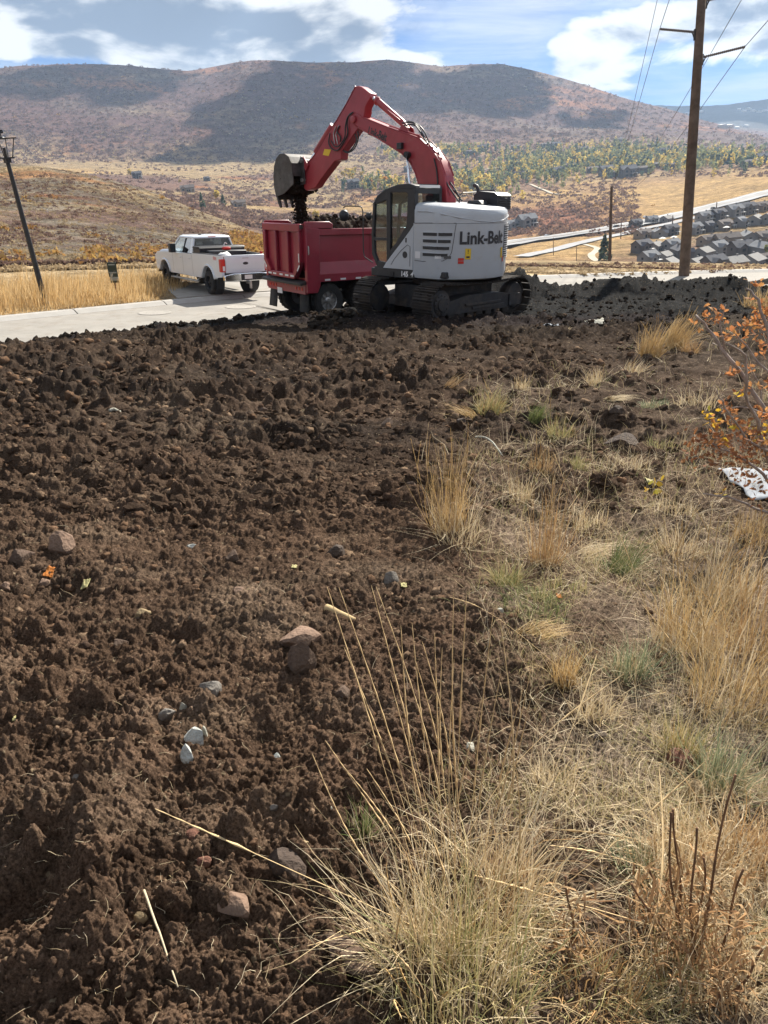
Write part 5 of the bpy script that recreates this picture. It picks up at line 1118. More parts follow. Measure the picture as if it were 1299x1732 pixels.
    tb = cargo('toolbox', 'long black toolbox lying across the front of the pickup bed', 'toolbox')
    mb = MB(); mb.prism([(.70, 1.30), (1.30, 1.30), (1.32, 1.66), (.66, 1.66)], -.98, .98); mb.build('toolbox_body', BLACK, tb, bev=.02); mb = MB(); mb.prism([(.64, 1.662), (1.34, 1.662), (1.28, 1.74), (.72, 1.74)], -1.0, 1.0); mb.build('toolbox_lid', BLACK, tb, bev=.02)
    mb = MB(); mb.box(.655, .662, .74, .94, 1.40, 1.47); mb.build('badge', WSTK, tb)
    ft = cargo('fuel_tank', 'low black tank standing in the pickup bed behind the toolbox', 'tank'); mb = MB(); mb.box(.02, .60, -.75, .75, .905, 1.60); mb.build('tank_body', BLACK, ft, bev=.04)
    mb = MB(); mb.path([(.3, .1, 1.6), (.3, .1, 1.80), (.3, .04, 1.88), (.3, -.04, 1.84)], .016, 8); mb.build('pump_hose', WSTK, ft, smooth=True); mb = MB(); mb.box(.2, .42, -.15, .15, 1.61, 1.72); mb.build('pump', RSTK, ft, bev=.03)
    bg = cargo('cargo_bag', 'pale rounded bag poking above the side of the pickup bed', 'bag'); v, f = LUMPS2[2]; o = np_mesh('bag_body', v * (.20, .26, .17) + (-.72, .60, 1.44), f, WSTK, True, bg, tris=True)
    cn = cargo('safety_flag', 'small red flag at the far rear corner of the pickup bed', 'flag'); mb = MB(); mb.box(-1.1, -.98, -.86, -.80, 1.50, 1.60); mb.build('flag_cloth', RSTK, cn, bev=.01); mb = MB(); mb.tube((-1.04, -.87, 1.3), (-1.04, -.87, 1.6), .008); mb.build('flag_stick', BLACK, cn)
pickup()

# ------------------------------------------------------------------ poles, lamp, sign, wires
WOOD = mat('weathered_pole_wood', (0.135, 0.098, 0.075), .9, var=.3, vscale=2.5, bump=.6, bscale=12, spec=.1)
INSUL = mat('grey_insulator', (0.16, 0.14, 0.14), .5)
def at_depth(px, py, ref):
    """point on the view line at the same horizontal distance as ref"""
    return at_R(px, py, math.hypot(ref.x, ref.y))
def plumb_to(base, px, py):
    """height along the leaning vertical from base so that it meets the picture row py"""
    lo, hi = 0, 60
    for _ in range(40):
        m_ = (lo + hi) / 2; P = base + UP * m_; d = P - Vector((0, 0, CZ)); yc = (d.y*math.sin(PITCH) + d.z*math.cos(PITCH)) / (d.y*math.cos(PITCH) - d.z*math.sin(PITCH))
        if 866 - F * yc > py: lo = m_
        else: hi = m_
    return lo
PB = at_R(1157, 462, 37.6); 
def power_pole():
    top = plumb_to(PB, 1192, -60); t = tag(empty('power_pole', PB, (0, LEAN, 0)), 'tall brown wooden power pole just beyond the street, carrying two slanting insulator arms', 'utility pole', None)
    mb = MB(); mb.path([(0, 0, -.6), (0, 0, 0), (0, 0, top*.5), (0, 0, top)], [.235, .23, .20, .16], 16); mb.build('pole_shaft', WOOD, t, smooth=True)
    inv = Matrix.Rotation(-LEAN, 4, 'Y')
    ends = []
    for (jx, jy, ex_, ey) in ((1181, 54, 1116, 49), (1193, 98, 1260, 79), (1199, 2, 1262, -14), (1188, -40, 1122, -46)):
        hz = plumb_to(PB, jx, jy); J = PB + UP * hz; E = at_depth(ex_, ey, PB); v = inv @ (E - PB); j = Vector((0.12 * (1 if v.x > 0 else -1), 0, hz))
        ar = empty('insulator_arm', (0, 0, 0)); ar.parent = t
        mb = MB(); n = 22; d = (v - j)
        P = []; R_ = []
        for i in range(n * 2 + 1): P.append(j + d * (i / (2*n))); R_.append(.035 if i % 2 else .062)
        mb.path(P, R_, 8); mb.build('insulator', INSUL, ar)
        mb = MB(); s = 1 if v.x > 0 else -1; mb.box(*sorted((s*.10, s*.22)), -.05, .05, hz-.28, hz+.12); mb.path([(s*.2, 0, hz-.22), tuple(j + d*.12)], .025, 6); mb.build('bracket', DSTEEL, ar); ends.append(E)
    return ends
ENDS = power_pole()
SP = at_R(1033, 444, 112.0); SP.z = at_R(1033, 447, 112).z
def wires():
    # each wire runs from behind the camera over the arm end to the next pole down the slope
    WIREM = mat('wire_metal', (0.12, 0.12, 0.13), .5, .5)
    far = [at_R(1028, 322, 112), at_R(1041, 330, 112), at_R(1040, 320, 112), at_R(1030, 330, 112)]
    # passing heads
    specs = [(0, (1152, 0), far[0]), (1, (1299, 36), far[1]), (2, (1262, -14), far[2]), (3, (1122, -46), far[3])]
    names = ['left overhead wire hanging from the tip of the lower left insulator arm', 'right overhead wire hanging from the tip of the lower right insulator arm', 'overhead wire crossing behind the tall wooden pole to its right', 'inner left overhead wire passing between the arm tip and the wooden pole']
    for (k, _, f), nm in zip(specs, names):
        E = ENDS[k]; mb = MB(); P = []
        back = E + (E - f) * .55 + Vector((0, 0, 6))
        for i in range(9): t = i / 8; P.append(back.lerp(E, t) - Vector((0, 0, 2.0 * math.sin(math.pi * t))))
        for i in range(1, 31): t = i / 30; P.append(E.lerp(f, t) - Vector((0, 0, 1.6 * math.sin(math.pi * t))))
        mb.path(P, .014, 4); tag(mb.build('overhead_wire', WIREM), nm, 'wire', 'overhead wires')
wires()
def far_pole(px, py, ptop, R, label, cross=True, r=.14, m=WOOD):
    b = at_R(px, py, R); b.z = min(b.z, tz(b.x, b.y)) if R > 45 else b.z; h = plumb_to(b, px, ptop)
    t = tag(empty('utility_pole', b, (0, LEAN, 0)), label, 'utility pole'); mb = MB(); mb.path([(0, 0, -.5), (0, 0, h)], [r, r*.7], 10); mb.build('pole_shaft', m, t)
    if cross: mb = MB(); mb.box(-1.0, .9, -.06, .06, h*.62, h*.62+.12) if cross is True else mb.box(0, 1.2, -.06, .06, h*cross, h*cross+.1); mb.build('crossarm', m, t)
far_pole(1033, 445, 315, 112, 'brown wooden utility pole in the middle distance, left of the tall one', .5, .24)
for px, py, pt, R, lb in ((936, 432, 402, 330, 'thin pole standing below the highway nearest the white digger body'), (975, 441, 415, 300, 'short brown post pole on the dry grass left of the round evergreen'), (1050, 404, 376, 560, 'thin pole beside the highway left of the tall wooden pole'),
                          (1137, 384, 364, 640, 'thin pole beside the highway directly left of the tall wooden pole'), (1211, 362, 342, 740, 'thin pole beside the highway right of the tall wooden pole')):
    P = hit(px, py)
    far_pole(px, py, pt, math.hypot(P.x, P.y) if P else R, lb, False, .0006 * R)

def lamp_post():
    b = at_R(77, 505, 26.2); b.z = STREET_Z - .1; h = plumb_to(b, 12, 272)
    t = tag(empty('street_lamp', b, (0, LEAN, 0)), 'thin black street lamp with an open square lantern at the left edge', 'street lamp')
    t.rotation_euler = (0, -LEAN*-0.0, 0)
    # the post leans more than the others; aim its axis at the lantern
    T = at_R(11.5, 268, 26.0); d = (T - b); t.rotation_euler = d.to_track_quat('Z', 'Y').to_euler(); h = d.length
    mb = MB(); mb.path([(0, 0, -.3), (0, 0, .8), (0, 0, h)], [.095, .085, .06], 14); mb.lathe([(.13, 0), (.13, .25), (.1, .3)], (0, 0, 0), (0, 0, 1), 14); mb.build('lamp_shaft', BLACK, t, smooth=False)
    ln = empty('lantern', (0, 0, 0)); ln.parent = t
    mb = MB(); w0, w1, H = .10, .235, .50
    for sx in (-1, 1):
        for sy in (-1, 1): mb.tube((sx*w0*1.2, sy*w0*1.2, h+.02), (sx*w1, sy*w1, h+H), .014, n=6)
    mb.box(-.16, .16, -.16, .16, h-.01, h+.03); mb.box(-w1-.05, w1+.05, -w1-.05, w1+.05, h+H, h+H+.03); mb.box(-.08, .08, -.08, .08, h-.12, h); mb.build('lantern_frame', BLACK, ln)
    mb = MB(); mb.lathe([(.10, 0), (.07, .03), (.02, .05), (.015, .14), (0, .15)], (0, 0, h+H+.03), (0, 0, 1), 8); mb.build('lantern_cap', BLACK, ln); mb = MB(); mb.box(-.07, .07, -.06, .06, h+H+.15, h+H+.24); mb.build('light_sensor', BLACK, ln)
    mb = MB(); mb.tube((0, 0, h+.03), (0, 0, h+.28), .045, n=10); mb.build('bulb_holder', DSTEEL, ln)
lamp_post()
def street_sign():
    b = at_R(199, 505, 28.0); b.z = STREET_Z; T = at_R(188, 443, 27.6); d = T - b; h = d.length
    t = tag(empty('street_sign', b), 'dark green signboards stacked on a thin rusty post in the tall golden grass', 'sign'); t.rotation_euler = d.to_track_quat('Z', 'Y').to_euler()
    GREEN = mat('dark_green_board', (0.02, 0.045, 0.045), .5); PALE = mat('pale_sign_board', (0.28, 0.33, 0.34), .5); RUST = mat('rusty_post', (0.10, 0.04, 0.02), .9)
    mb = MB(); mb.box(-.025, .025, -.02, .02, -.3, h); mb.build('post', RUST, t)
    f = h / 1.45
    def board(name, z0, z1, m, x0=-.15, x1=.15): mb = MB(); mb.box(x0, x1, -.045, -.022, z0*f, z1*f); return mb.build(name, m, t, bev=.006)
    board('board', 1.10, 1.45, GREEN); board('board', .88, 1.095, GREEN); board('board', .74, .875, PALE, -.13, .15); board('board', .655, .735, GREEN, -.14, .15)
    for z, w in ((1.345, .21),): mb = MB(); mb.box(-w/2, w/2, -.05, -.0455, z*f, (z+.045)*f); mb.build('stripe', PALE, t)
    mb = MB(); mb.box(-.12, .12, -.05, -.0455, 1.03*f, 1.075*f); mb.build('stripe', PALE, t); mb = MB(); mb.box(-.10, -.01, -.05, -.0455, .90*f, 1.02*f); mb.build('stripe', PALE, t)
street_sign()
# ------------------------------------------------------------------ highway and lanes in the valley
ASPH = mat('highway_asphalt', (0.30, 0.30, 0.305), .9, var=.12, vscale=.05, spec=.1); GRAVEL = mat('pale_track', (0.42, 0.37, 0.29), .95, var=.1, vscale=.1, spec=.1)
PAINT = mat('road_paint', (0.6, 0.6, 0.58), .8)
def drape(name, px, wid, m, lift=.5, off=0.0, n=10, kind='structure'):
    P = [hit(*p, rmin=230) for p in px]; P = [(p.x, p.y) for p in P if p]; P = smooth_line(P, n); V = []; Q = []
    for i, p in enumerate(P):
        a = P[max(i-1, 0)]; b = P[min(i+1, len(P)-1)]; dx, dy = b[0]-a[0], b[1]-a[1]; l = math.hypot(dx, dy) or 1; nx, ny = -dy/l, dx/l
        zc = tz(*p) + lift
        for o in (off - wid/2, off, off + wid/2): x, y = p[0]+nx*o, p[1]+ny*o; V.append((x, y, max(tz(x, y) + lift * .6, zc)))
    for i in range(len(P)-1):
        for j in (0, 1): Q.append((3*i+j, 3*i+3+j, 3*i+4+j, 3*i+1+j))
    mb = MB(); mb.add(V, Q); o = mb.build(name, m); o['kind'] = kind; return o
HWY = [(700, 432), (780, 424), (860, 415), (930, 405), (1000, 395), (1060, 384), (1120, 373), (1180, 359), (1240, 344), (1299, 328), (1380, 308)]
drape('highway', HWY, 22, ASPH, 1.7); drape('highway_line', HWY, 1.0, PAINT, 1.95, 6.0); drape('highway_median', HWY, 2.6, mat('median_gravel', (.27, .25, .22), .95), 1.9, -1.5)
drape('side_road', [(1299, 342), (1240, 354), (1190, 366), (1140, 378), (1090, 388), (1050, 398), (1000, 408), (960, 418), (920, 428), (880, 436)], 8, ASPH, .8)
drape('farm_lane', [(985, 412), (1010, 420), (1000, 432), (1014, 444)], 3.6, GRAVEL, .15)
drape('hillside_road', [(1040, 252), (1026, 259), (1016, 266), (1006, 272)], 12, ASPH, 1.5)
drape('dirt_track', [(896, 312), (915, 320), (935, 328), (960, 330), (985, 328)], 5, GRAVEL, .8); drape('dirt_track', [(745, 300), (780, 296), (815, 288), (850, 282)], 6, GRAVEL, .8)
drape('irrigation_ditch', [(395, 328), (440, 324), (480, 316)], 4, mat('ditch', (.09, .08, .07), .9), .6)

# ------------------------------------------------------------------ houses
ROOF = [mat('grey_shingles', (0.23, 0.235, 0.245), .9, var=.12, vscale=.6, spec=.1), mat('brown_shingles', (0.15, 0.13, 0.12), .9, var=.12, vscale=.6, spec=.1), mat('dark_shingles', (0.13, 0.13, 0.14), .9, var=.12, vscale=.6, spec=.1), mat('light_shingles', (0.30, 0.29, 0.275), .9, var=.1, vscale=.6, spec=.1)]
WALL = [mat('grey_siding', (0.24, 0.235, 0.23), .8, spec=.1), mat('tan_siding', (0.26, 0.22, 0.18), .8, spec=.1), mat('dark_siding', (0.13, 0.12, 0.115), .8, spec=.1), mat('white_siding', (0.5, 0.48, 0.45), .8, spec=.1)]
PANE = mat('window_pane', (0.03, 0.04, 0.05), .15); TRIM = mat('white_trim', (0.6, 0.6, 0.58), .7)
def make_house(wm, rm, W=11, D=9, H=5.6, wing=True, deck=True, low=False):
    """gabled house, ridge along x, front towards -y"""
    h = empty('house', (0, 0, -500)); rh = 2.7
    def gable(parent, x0, x1, y0, y1, z0, rh, axis, ov=.5):
        w = MB(); r = MB()
        if axis == 'x':
            ym = (y0+y1)/2; w.add([(x0,y0,-4),(x1,y0,-4),(x1,y1,-4),(x0,y1,-4),(x0,y0,z0),(x1,y0,z0),(x1,y1,z0),(x0,y1,z0),(x0,ym,z0+rh),(x1,ym,z0+rh)], [(0,1,5,4),(1,2,6,9,5),(2,3,7,6),(3,0,4,8,7)])
            s = rh/((y1-y0)/2); a, b = x0-ov, x1+ov; yl, yr = y0-ov, y1+ov; zl = z0-ov*s
            for t in (0,): r.add([(a,yl,zl),(b,yl,zl),(b,ym,z0+rh),(a,ym,z0+rh),(a,yr,zl),(b,yr,zl),(a,yl,zl+.25),(b,yl,zl+.25),(b,ym,z0+rh+.28),(a,ym,z0+rh+.28),(a,yr,zl+.25),(b,yr,zl+.25)], [(6,7,8,9),(9,8,11,10),(0,1,7,6),(5,4,10,11),(0,6,9,3),(3,9,10,4),(1,2,8,7),(2,5,11,8),(0,3,2,1),(3,4,5,2)])
        else:
            xm = (x0+x1)/2; w.add([(x0,y0,-4),(x1,y0,-4),(x1,y1,-4),(x0,y1,-4),(x0,y0,z0),(x1,y0,z0),(x1,y1,z0),(x0,y1,z0),(xm,y0,z0+rh),(xm,y1,z0+rh)], [(0,1,5,8,4),(1,2,6,5),(2,3,7,9,6),(3,0,4,7)])
            s = rh/((x1-x0)/2); a, b = y0-ov, y1+ov; xl, xr = x0-ov, x1+ov; zl = z0-ov*s
            r.add([(xl,a,zl),(xl,b,zl),(xm,b,z0+rh),(xm,a,z0+rh),(xr,a,zl),(xr,b,zl),(xl,a,zl+.25),(xl,b,zl+.25),(xm,b,z0+rh+.28),(xm,a,z0+rh+.28),(xr,a,zl+.25),(xr,b,zl+.25)], [(6,9,8,7),(9,10,11,8),(0,6,7,1),(4,5,11,10),(0,3,9,6),(3,4,10,9),(1,7,8,2),(2,8,11,5),(0,1,2,3),(3,2,5,4)])
        return w, r
    w, r = gable(h, -W/2, W/2, -D/2, D/2, H, rh, 'x'); w.build('wall', wm, h); ro = r.build('roof', rm, h)
    mb = MB(); mb.box(W*.18, W*.18+.9, .4, 1.3, H+1.2, H+rh+1.0); mb.build('chimney', wm, ro)
    if wing:
        w, r = gable(h, -W/2+.3, -W/2+5.2, -D/2-3.2, -D/2+2, H-.4, 1.9, 'y', .4); w.build('wing_wall', wm, h); r.build('wing_roof', rm, h)
        mb = MB(); mb.box(-W/2+1.7, -W/2+3.8, -D/2-3.26, -D/2-3.21, H-2.6, H-1.0); mb.build('window', PANE, h)
        mb = MB(); mb.box(-W/2+1.7, -W/2+3.8, -D/2-3.26, -D/2-3.21, .8, 2.2); mb.build('window', PANE, h)
    xs = [-W/2+6.6, -W/2+8.6] if wing else [-W/2+1.5, -W/2+4, W/2-3.4]
    for x in xs:
        for z in ((.8, 2.3), (3.4, 4.7)):
            if z[1] > H - .5: continue
            mb = MB(); mb.box(x, x+1.3, -D/2-.06, -D/2-.01, *z); mb.build('window', PANE, h)
    for s in (-1, 1):
        mb = MB(); mb.box(*sorted((s*(W/2+.01), s*(W/2+.06))), -.8, .8, H-2.2, H-.8); mb.build('window', PANE, h)
    if deck:
        mb = MB(); mb.box(W/2-4.2, W/2-.3, -D/2-2.6, -D/2-.05, 2.7, 2.95)
        for x in (W/2-4.1, W/2-.5): mb.box(x, x+.2, -D/2-2.5, -D/2-2.3, -3, 2.7)
        mb.build('deck', TRIM, h)
    return h
protos = [make_house(WALL[0], ROOF[0]), make_house(WALL[1], ROOF[0], 12, 10, 5.0), make_house(WALL[2], ROOF[2], 12, 9, 6.2, True, True), make_house(WALL[0], ROOF[3], 10, 11, 4.2, False, False), make_house(WALL[1], ROOF[1], 15, 10, 4.6), make_house(WALL[2], ROOF[1], 22, 12, 6.5)]
used = set()
def put_house(k, P, rz, s, label, group, cat='house'):
    o = protos[k] if k not in used else copy_tree(protos[k]); used.add(k)
    o.location = P; o.rotation_euler = (0, LEAN, rz); o.scale = (s,)*3; tag(o, label, cat, group); return o
SUB = [  # rows of the subdivision below the highway, left to right: (px, base py, proto, rz deg, scale)
    ('back row nearest the highway', [(1075, 385, 2, 20, .8), (1102, 379, 0, 25, .85), (1127, 376, 3, 30, .8), (1190, 376, 0, 30, .95), (1213, 372, 2, 25, .95), (1240, 366, 0, 28, 1.0), (1262, 362, 2, 25, 1.0), (1288, 356, 4, 25, 1.0), (1312, 352, 0, 25, 1.0)]),
    ('second row from the highway', [(1088, 402, 4, 15, .8), (1112, 402, 0, 100, .75), (1133, 398, 2, 30, .8), (1172, 396, 0, 30, .85), (1196, 392, 2, 28, .85), (1222, 388, 4, 30, .85), (1250, 384, 0, 25, .9), (1276, 380, 3, 30, .9), (1298, 378, 0, 28, .9)]),
    ('middle row', [(1085, 428, 2, 20, .8), (1108, 424, 3, 30, .8), (1135, 424, 0, 35, .85), (1198, 414, 4, 20, .8), (1228, 414, 4, 15, .9), (1262, 412, 0, 100, .85), (1290, 410, 4, 20, .9)]),
    ('second row from the near edge', [(1096, 447, 0, 20, .8), (1122, 441, 3, 30, .75), (1148, 438, 2, 95, .75), (1188, 436, 3, 35, .85), (1212, 430, 0, 30, .9), (1252, 434, 2, 20, .9), (1286, 436, 0, 110, .9)]),
    ('front row nearest the street', [(1130, 455, 3, 30, .75), (1176, 456, 3, 25, .8), (1206, 458, 2, 20, .8), (1240, 456, 3, 30, .85), (1270, 452, 3, 25, .85), (1297, 448, 4, 20, .85)]),
]
ORD = ['first', 'second', 'third', 'fourth', 'fifth', 'sixth', 'seventh', 'eighth', 'ninth', 'tenth']
TONE = {0: 'grey gabled house', 1: 'tan house with grey roof', 2: 'dark charcoal-roofed house', 3: 'low pale-roofed house', 4: 'wide tan house', 5: 'long brown lodge'}
for nm, row in SUB:
    for i, (px, py, k, rz, s) in enumerate(row):
        P = hit(px, py, 230)
        if not P: continue
        put_house(k, P, rad(rz + random.uniform(-16, 16)), s * .86 * random.uniform(.9, 1.08), f'{TONE[k]}, {ORD[i]} from the left, {nm}', 'houses of the subdivision below the highway')

UMB = mat('white_canvas', (0.75, 0.74, 0.7), .8)
up0 = None
for i, (px, py) in enumerate([(1120, 404), (1139, 402), (1203, 400), (1161, 392), (1176, 390), (1228, 385), (1258, 378), (1285, 372)]):
    P = hit(px, py + 6, 230)
    if up0 is None:
        up0 = empty('parasol', P, (0, LEAN, 0)); mb = MB(); mb.tube((0, 0, -4), (0, 0, 2.8), .08, n=6); mb.build('pole', TRIM, up0); mb = MB(); mb.lathe([(2.1, 2.1), (1.2, 2.5), (.1, 2.9)], (0, 0, 0), (0, 0, 1), 8); mb.build('canopy', UMB, up0); u = up0
    else: u = copy_tree(up0)
    u.location = P; tag(u, f'white parasol over a deck, {ORD[i]} from the left among the subdivision houses', 'parasol', 'white parasols on the subdivision decks')
VAL = [(233, 302, 2, 10, 1.1, 'dark timber house alone beside a yellow bush on the left meadow'), (318, 325, 4, 15, 1.05, 'low house with a pale roof right of the dark timber house'), (404, 350, 4, 20, .85, 'small tan outbuilding below the left meadow'), (350, 306, 2, 30, .7, 'small dark shed just right of the pale roofed house'),
    (598, 318, 2, 15, 1.3, 'wide dark house above the red truck bed, between the digger arm and its cab'), (574, 382, 3, 30, .9, 'grey gabled house peeking over the soil heap beside the round mirror'), (548, 378, 4, 20, .8, 'brown roofed house peeking over the left part of the soil heap'),
    (891, 385, 0, 15, 1.3, 'pale row house standing alone right of the white digger body'), (866, 388, 0, 20, .9, 'smaller pale house touching the right edge of the white digger body'), (690, 290, 2, 20, 1.0, 'dark house under the middle of the boom'), (668, 262, 3, 20, .8, 'pale roofed cabin seen under the boom letters'), (725, 395, 0, 0, .5, 'small house hidden mostly behind the digger')]
for px, py, k, rz, s, lb in VAL[:-1]:
    P = hit(px, py, 300)
    if P: put_house(k, P, rad(rz), s, lb, 'scattered valley houses')
FARH = [(795, 262, 5, 10, .9), (815, 256, 2, 0, 1.3), (872, 252, 5, 5, .8), (925, 250, 5, 5, 1.0), (940, 252, 2, 10, 1.4), (905, 275, 5, 15, 1.0), (880, 300, 5, 20, .9), (985, 256, 5, 5, .9), (1005, 292, 5, 0, .9), (1025, 297, 2, 10, 1.4), (1042, 299, 5, 5, .8), (1062, 300, 2, 0, 1.6), (1085, 292, 5, 0, .9), (1110, 284, 5, 0, .8), (1135, 286, 5, 5, .9), (1045, 240, 4, 0, 1.1), (1100, 250, 5, 0, .8), (1120, 262, 2, 0, 1.2), (1270, 282, 5, 5, .9), (1245, 275, 5, 5, .8), (1290, 276, 2, 0, 1.3), (1210, 262, 2, 0, 1.3), (1195, 255, 4, 0, 1.0), (760, 285, 5, 0, .8), (965, 285, 5, 10, .8), (945, 297, 2, 10, 1.3)]
for i, (px, py, k, rz, s) in enumerate(sorted(FARH)):
    P = hit(px, py, 600)
    if P: put_house(k, P, rad(rz), s * 1.15, f'{TONE[k]}, number {i+1} from the left among the far aspens', 'houses among the far trees')
FARW = mat('distant_pale_roof', (0.62, 0.62, 0.62), .8); q0 = None
for i, (px, py) in enumerate([(1162, 193), (1174, 191), (1186, 190), (1250, 186), (1258, 189), (1266, 185), (1274, 188), (1284, 190), (1293, 188), (1222, 216), (1234, 216), (1246, 218), (1261, 215)]):
    P = hit(px, py, 3000) or hit(px, py + 3, 2500)
    if not P: continue
    if q0 is None:
        mb = MB(); mb.box(-16, 16, -9, 9, -6, 6); mb.prism([(-18, 6), (18, 6), (0, 11)], -10, 10); q0 = mb.build('distant_lodge', [WALL[3], FARW]); q0.data.polygons.foreach_set('material_index', [0]*6 + [1]*5); q = q0
    else: q = q0.copy(); COL.objects.link(q)
    q.location = P; q.rotation_euler = (0, LEAN, i * .4); tag(q, 'tiny pale building high on the distant blue ridge at the right edge', 'building', 'pale buildings on the distant ridge')

for k_, p_ in enumerate(protos):
    if k_ not in used:
        for c in list(p_.children_recursive) + [p_]: bpy.data.objects.remove(c)
# vehicles on the highway
def far_car(px, py, m, label):
    P = hit(px, py, 300)
    if not P: return
    P.z += 1.3; a = math.atan2(-.5, .9); t = tag(empty('car', P, (0, 0, rad(24))), label, 'car', 'vehicles on the highway')
    mb = MB(); mb.prism([(-2.3, .4), (2.3, .4), (2.35, .9), (1.3, 1.1), (.7, 1.65), (-1.3, 1.7), (-2.2, 1.1)], -.9, .9); mb.build('body', m, t)
    mb = MB(); mb.prism([(-1.4, 1.1), (1.0, 1.1), (.65, 1.55), (-1.15, 1.58)], -.92, .92); mb.build('window', PANE, t)
    for x in (-1.4, 1.4):
        for s in (-1, 1): mb = MB(); mb.lathe([(.35, -.1), (.35, .1)], (x, s*.85, .35), (0, 1, 0), 10); mb.build('wheel', RUBBER, t)
far_car(926, 404, WHITE, 'white car on the highway nearest the digger'); far_car(1092, 372, PWHITE, 'white vehicle on the highway left of the tall wooden pole'); far_car(1042, 388, GREYL, 'dark car on the highway just right of the middle utility pole'); far_car(1098, 378, BLACK, 'black car on the highway beside the white vehicle'); far_car(1206, 357, BLACK, 'dark car on the highway right of the tall wooden pole')

# ------------------------------------------------------------------ trees
BARK = mat('pale_bark', (0.30, 0.27, 0.22), .9)
def leafm(n, cols): return ramp_island_mat(n, cols, .9, .45, .05)
YL = leafm('yellow_aspen_leaves', [(.56, .41, .10), (.44, .33, .08), (.62, .48, .15), (.37, .31, .11)]); GL = leafm('green_aspen_leaves', [(.22, .24, .11), (.28, .28, .12), (.15, .18, .09), (.34, .30, .12)]); CL = leafm('conifer_needles', [(.08, .11, .075), (.11, .14, .09), (.06, .085, .06)]); OLF = leafm('orange_aspen_leaves', [(.50, .22, .04), (.40, .17, .03), (.55, .30, .06)])
def make_tree(kind, m, seed):
    rs = random.Random(seed); t = empty('tree_proto', (0, 0, -600)); V = []; Fs = []
    H = 1.0
    def leaf(c, s):
        a = Vector((rs.gauss(0, 1), rs.gauss(0, 1), rs.gauss(0, 1))).normalized(); b = a.orthogonal().normalized(); d = a.cross(b); k = len(V)
        for u, v in ((-1, -.7), (1, -.6), (.8, .8), (-.9, .7)): V.append(c + b*u*s + d*v*s)
        Fs.append((k, k+1, k+2, k+3))
    if kind == 'conifer':
        for i in range(110):
            z = .08 + .92 * rs.random()**1.2; r = .20 * (1.02 - z) * (0.75 + .5*rs.random()); a = rs.random()*6.28; leaf(Vector((r*math.cos(a), r*math.sin(a), z)), .05 + .045*(1-z))
    else:
        w = .20 if kind == 'narrow' else .34
        cl = [(Vector((rs.uniform(-w, w)*.6, rs.uniform(-w, w)*.6, rs.uniform(.35, .88))), rs.uniform(.10, .19)) for _ in range(9)]
        for i in range(130):
            c, r = rs.choice(cl); d = Vector((rs.gauss(0, 1), rs.gauss(0, 1), rs.gauss(0, 1.2))).normalized() * r * rs.random()**.4; leaf(c + d, .062)
    mb = MB(); mb.v = [tuple(v) for v in V]; mb.f = Fs; mb.m = [0]*len(Fs); mb.build('crown', m, t)
    mb = MB(); mb.path([(0, 0, -.15), (0.01, 0, .4), (0, 0.01, .8)], [.022, .016, .006], 5); mb.build('trunk', BARK, t)
    return t
TP = {'yellow': [make_tree('narrow', YL, i) for i in range(4)] + [make_tree('round', YL, 9)], 'green': [make_tree('narrow', GL, 20+i) for i in range(4)], 'conifer': [make_tree('conifer', CL, 30+i) for i in range(3)], 'orange': [make_tree('round', OLF, 40), make_tree('narrow', OLF, 41)]}
CLUS = [ # name, cx, cy, sx, sy, n, mix(yellow, green, conifer, orange), rmin, height m
    ('beside the wide dark house above the soil heap', 640, 322, 26, 9, 26, (5, 3, 1, 1), 300, 9),
    ('on the slope left of the digger cab', 597, 300, 22, 8, 14, (5, 3, 0, 0), 300, 9),
    ('seen under the boom', 690, 262, 34, 8, 24, (3, 3, 3, 0), 300, 10),
    ('in the dense row right of the boom foot', 800, 318, 48, 12, 58, (5, 4, 1, 1), 400, 10),
    ('on the upper slope right of the boom', 785, 262, 34, 8, 26, (2, 5, 2, 1), 400, 11),
    ('around the lodges right of the digger', 900, 285, 40, 16, 46, (2, 4, 4, 1), 500, 12),
    ('in the band left of the tall wooden pole', 1040, 280, 90, 14, 50, (3, 5, 3, 0), 500, 13),
    ('on the wooded rise behind the hillside road', 1060, 254, 80, 9, 30, (1, 4, 5, 0), 500, 13),
    ('in the band right of the tall wooden pole', 1225, 276, 50, 12, 26, (2, 5, 3, 0), 500, 13)]
SINGLE = [(221, 301, 'yellow', 11, 'bright yellow tree beside the dark timber house'), (343, 352, 'conifer', 9, 'small dark evergreen left of the tan outbuilding'), (366, 346, 'yellow', 10, 'pale yellow tree left of the tan outbuilding'), (378, 347, 'conifer', 8, 'dark evergreen touching the tan outbuilding'), (536, 380, 'yellow', 9, 'yellow green tree rising over the left part of the soil heap'), (583, 388, 'yellow', 6, 'little yellow tree over the soil heap, left of the round mirror'), (304, 312, 'yellow', 6, 'small yellow tree left of the low pale roofed house'),
          (651, 318, 'orange', 13, 'orange crowned tree directly above the digger cab'), (1022, 441, 'conifer', 9, 'round evergreen standing alone beside the farm lane'), (870, 285, 'conifer', 14, 'lone evergreen on the open slope right of the hoses'), (1215, 290, 'yellow', 14, 'big yellow green tree behind the tall wooden pole'), (1296, 440, 'green', 5, 'small tree between the subdivision houses at the right edge')]
usedt = set()
def put_tree(kind, P, h, label, group, name=None):
    pr = random.choice(TP[kind])
    if pr.name in usedt: o = copy_tree(pr)
    else: o = pr; usedt.add(pr.name); 
    o.name = name or {'yellow': 'aspen_tree', 'green': 'aspen_tree', 'orange': 'aspen_tree', 'conifer': 'conifer_tree'}[kind]
    o.location = P; o.rotation_euler = (0, LEAN, random.random()*6.28); w = random.uniform(.85, 1.25); h *= 1.3; o.scale = (h*w, h*w, h); tag(o, label, 'tree', group); return o
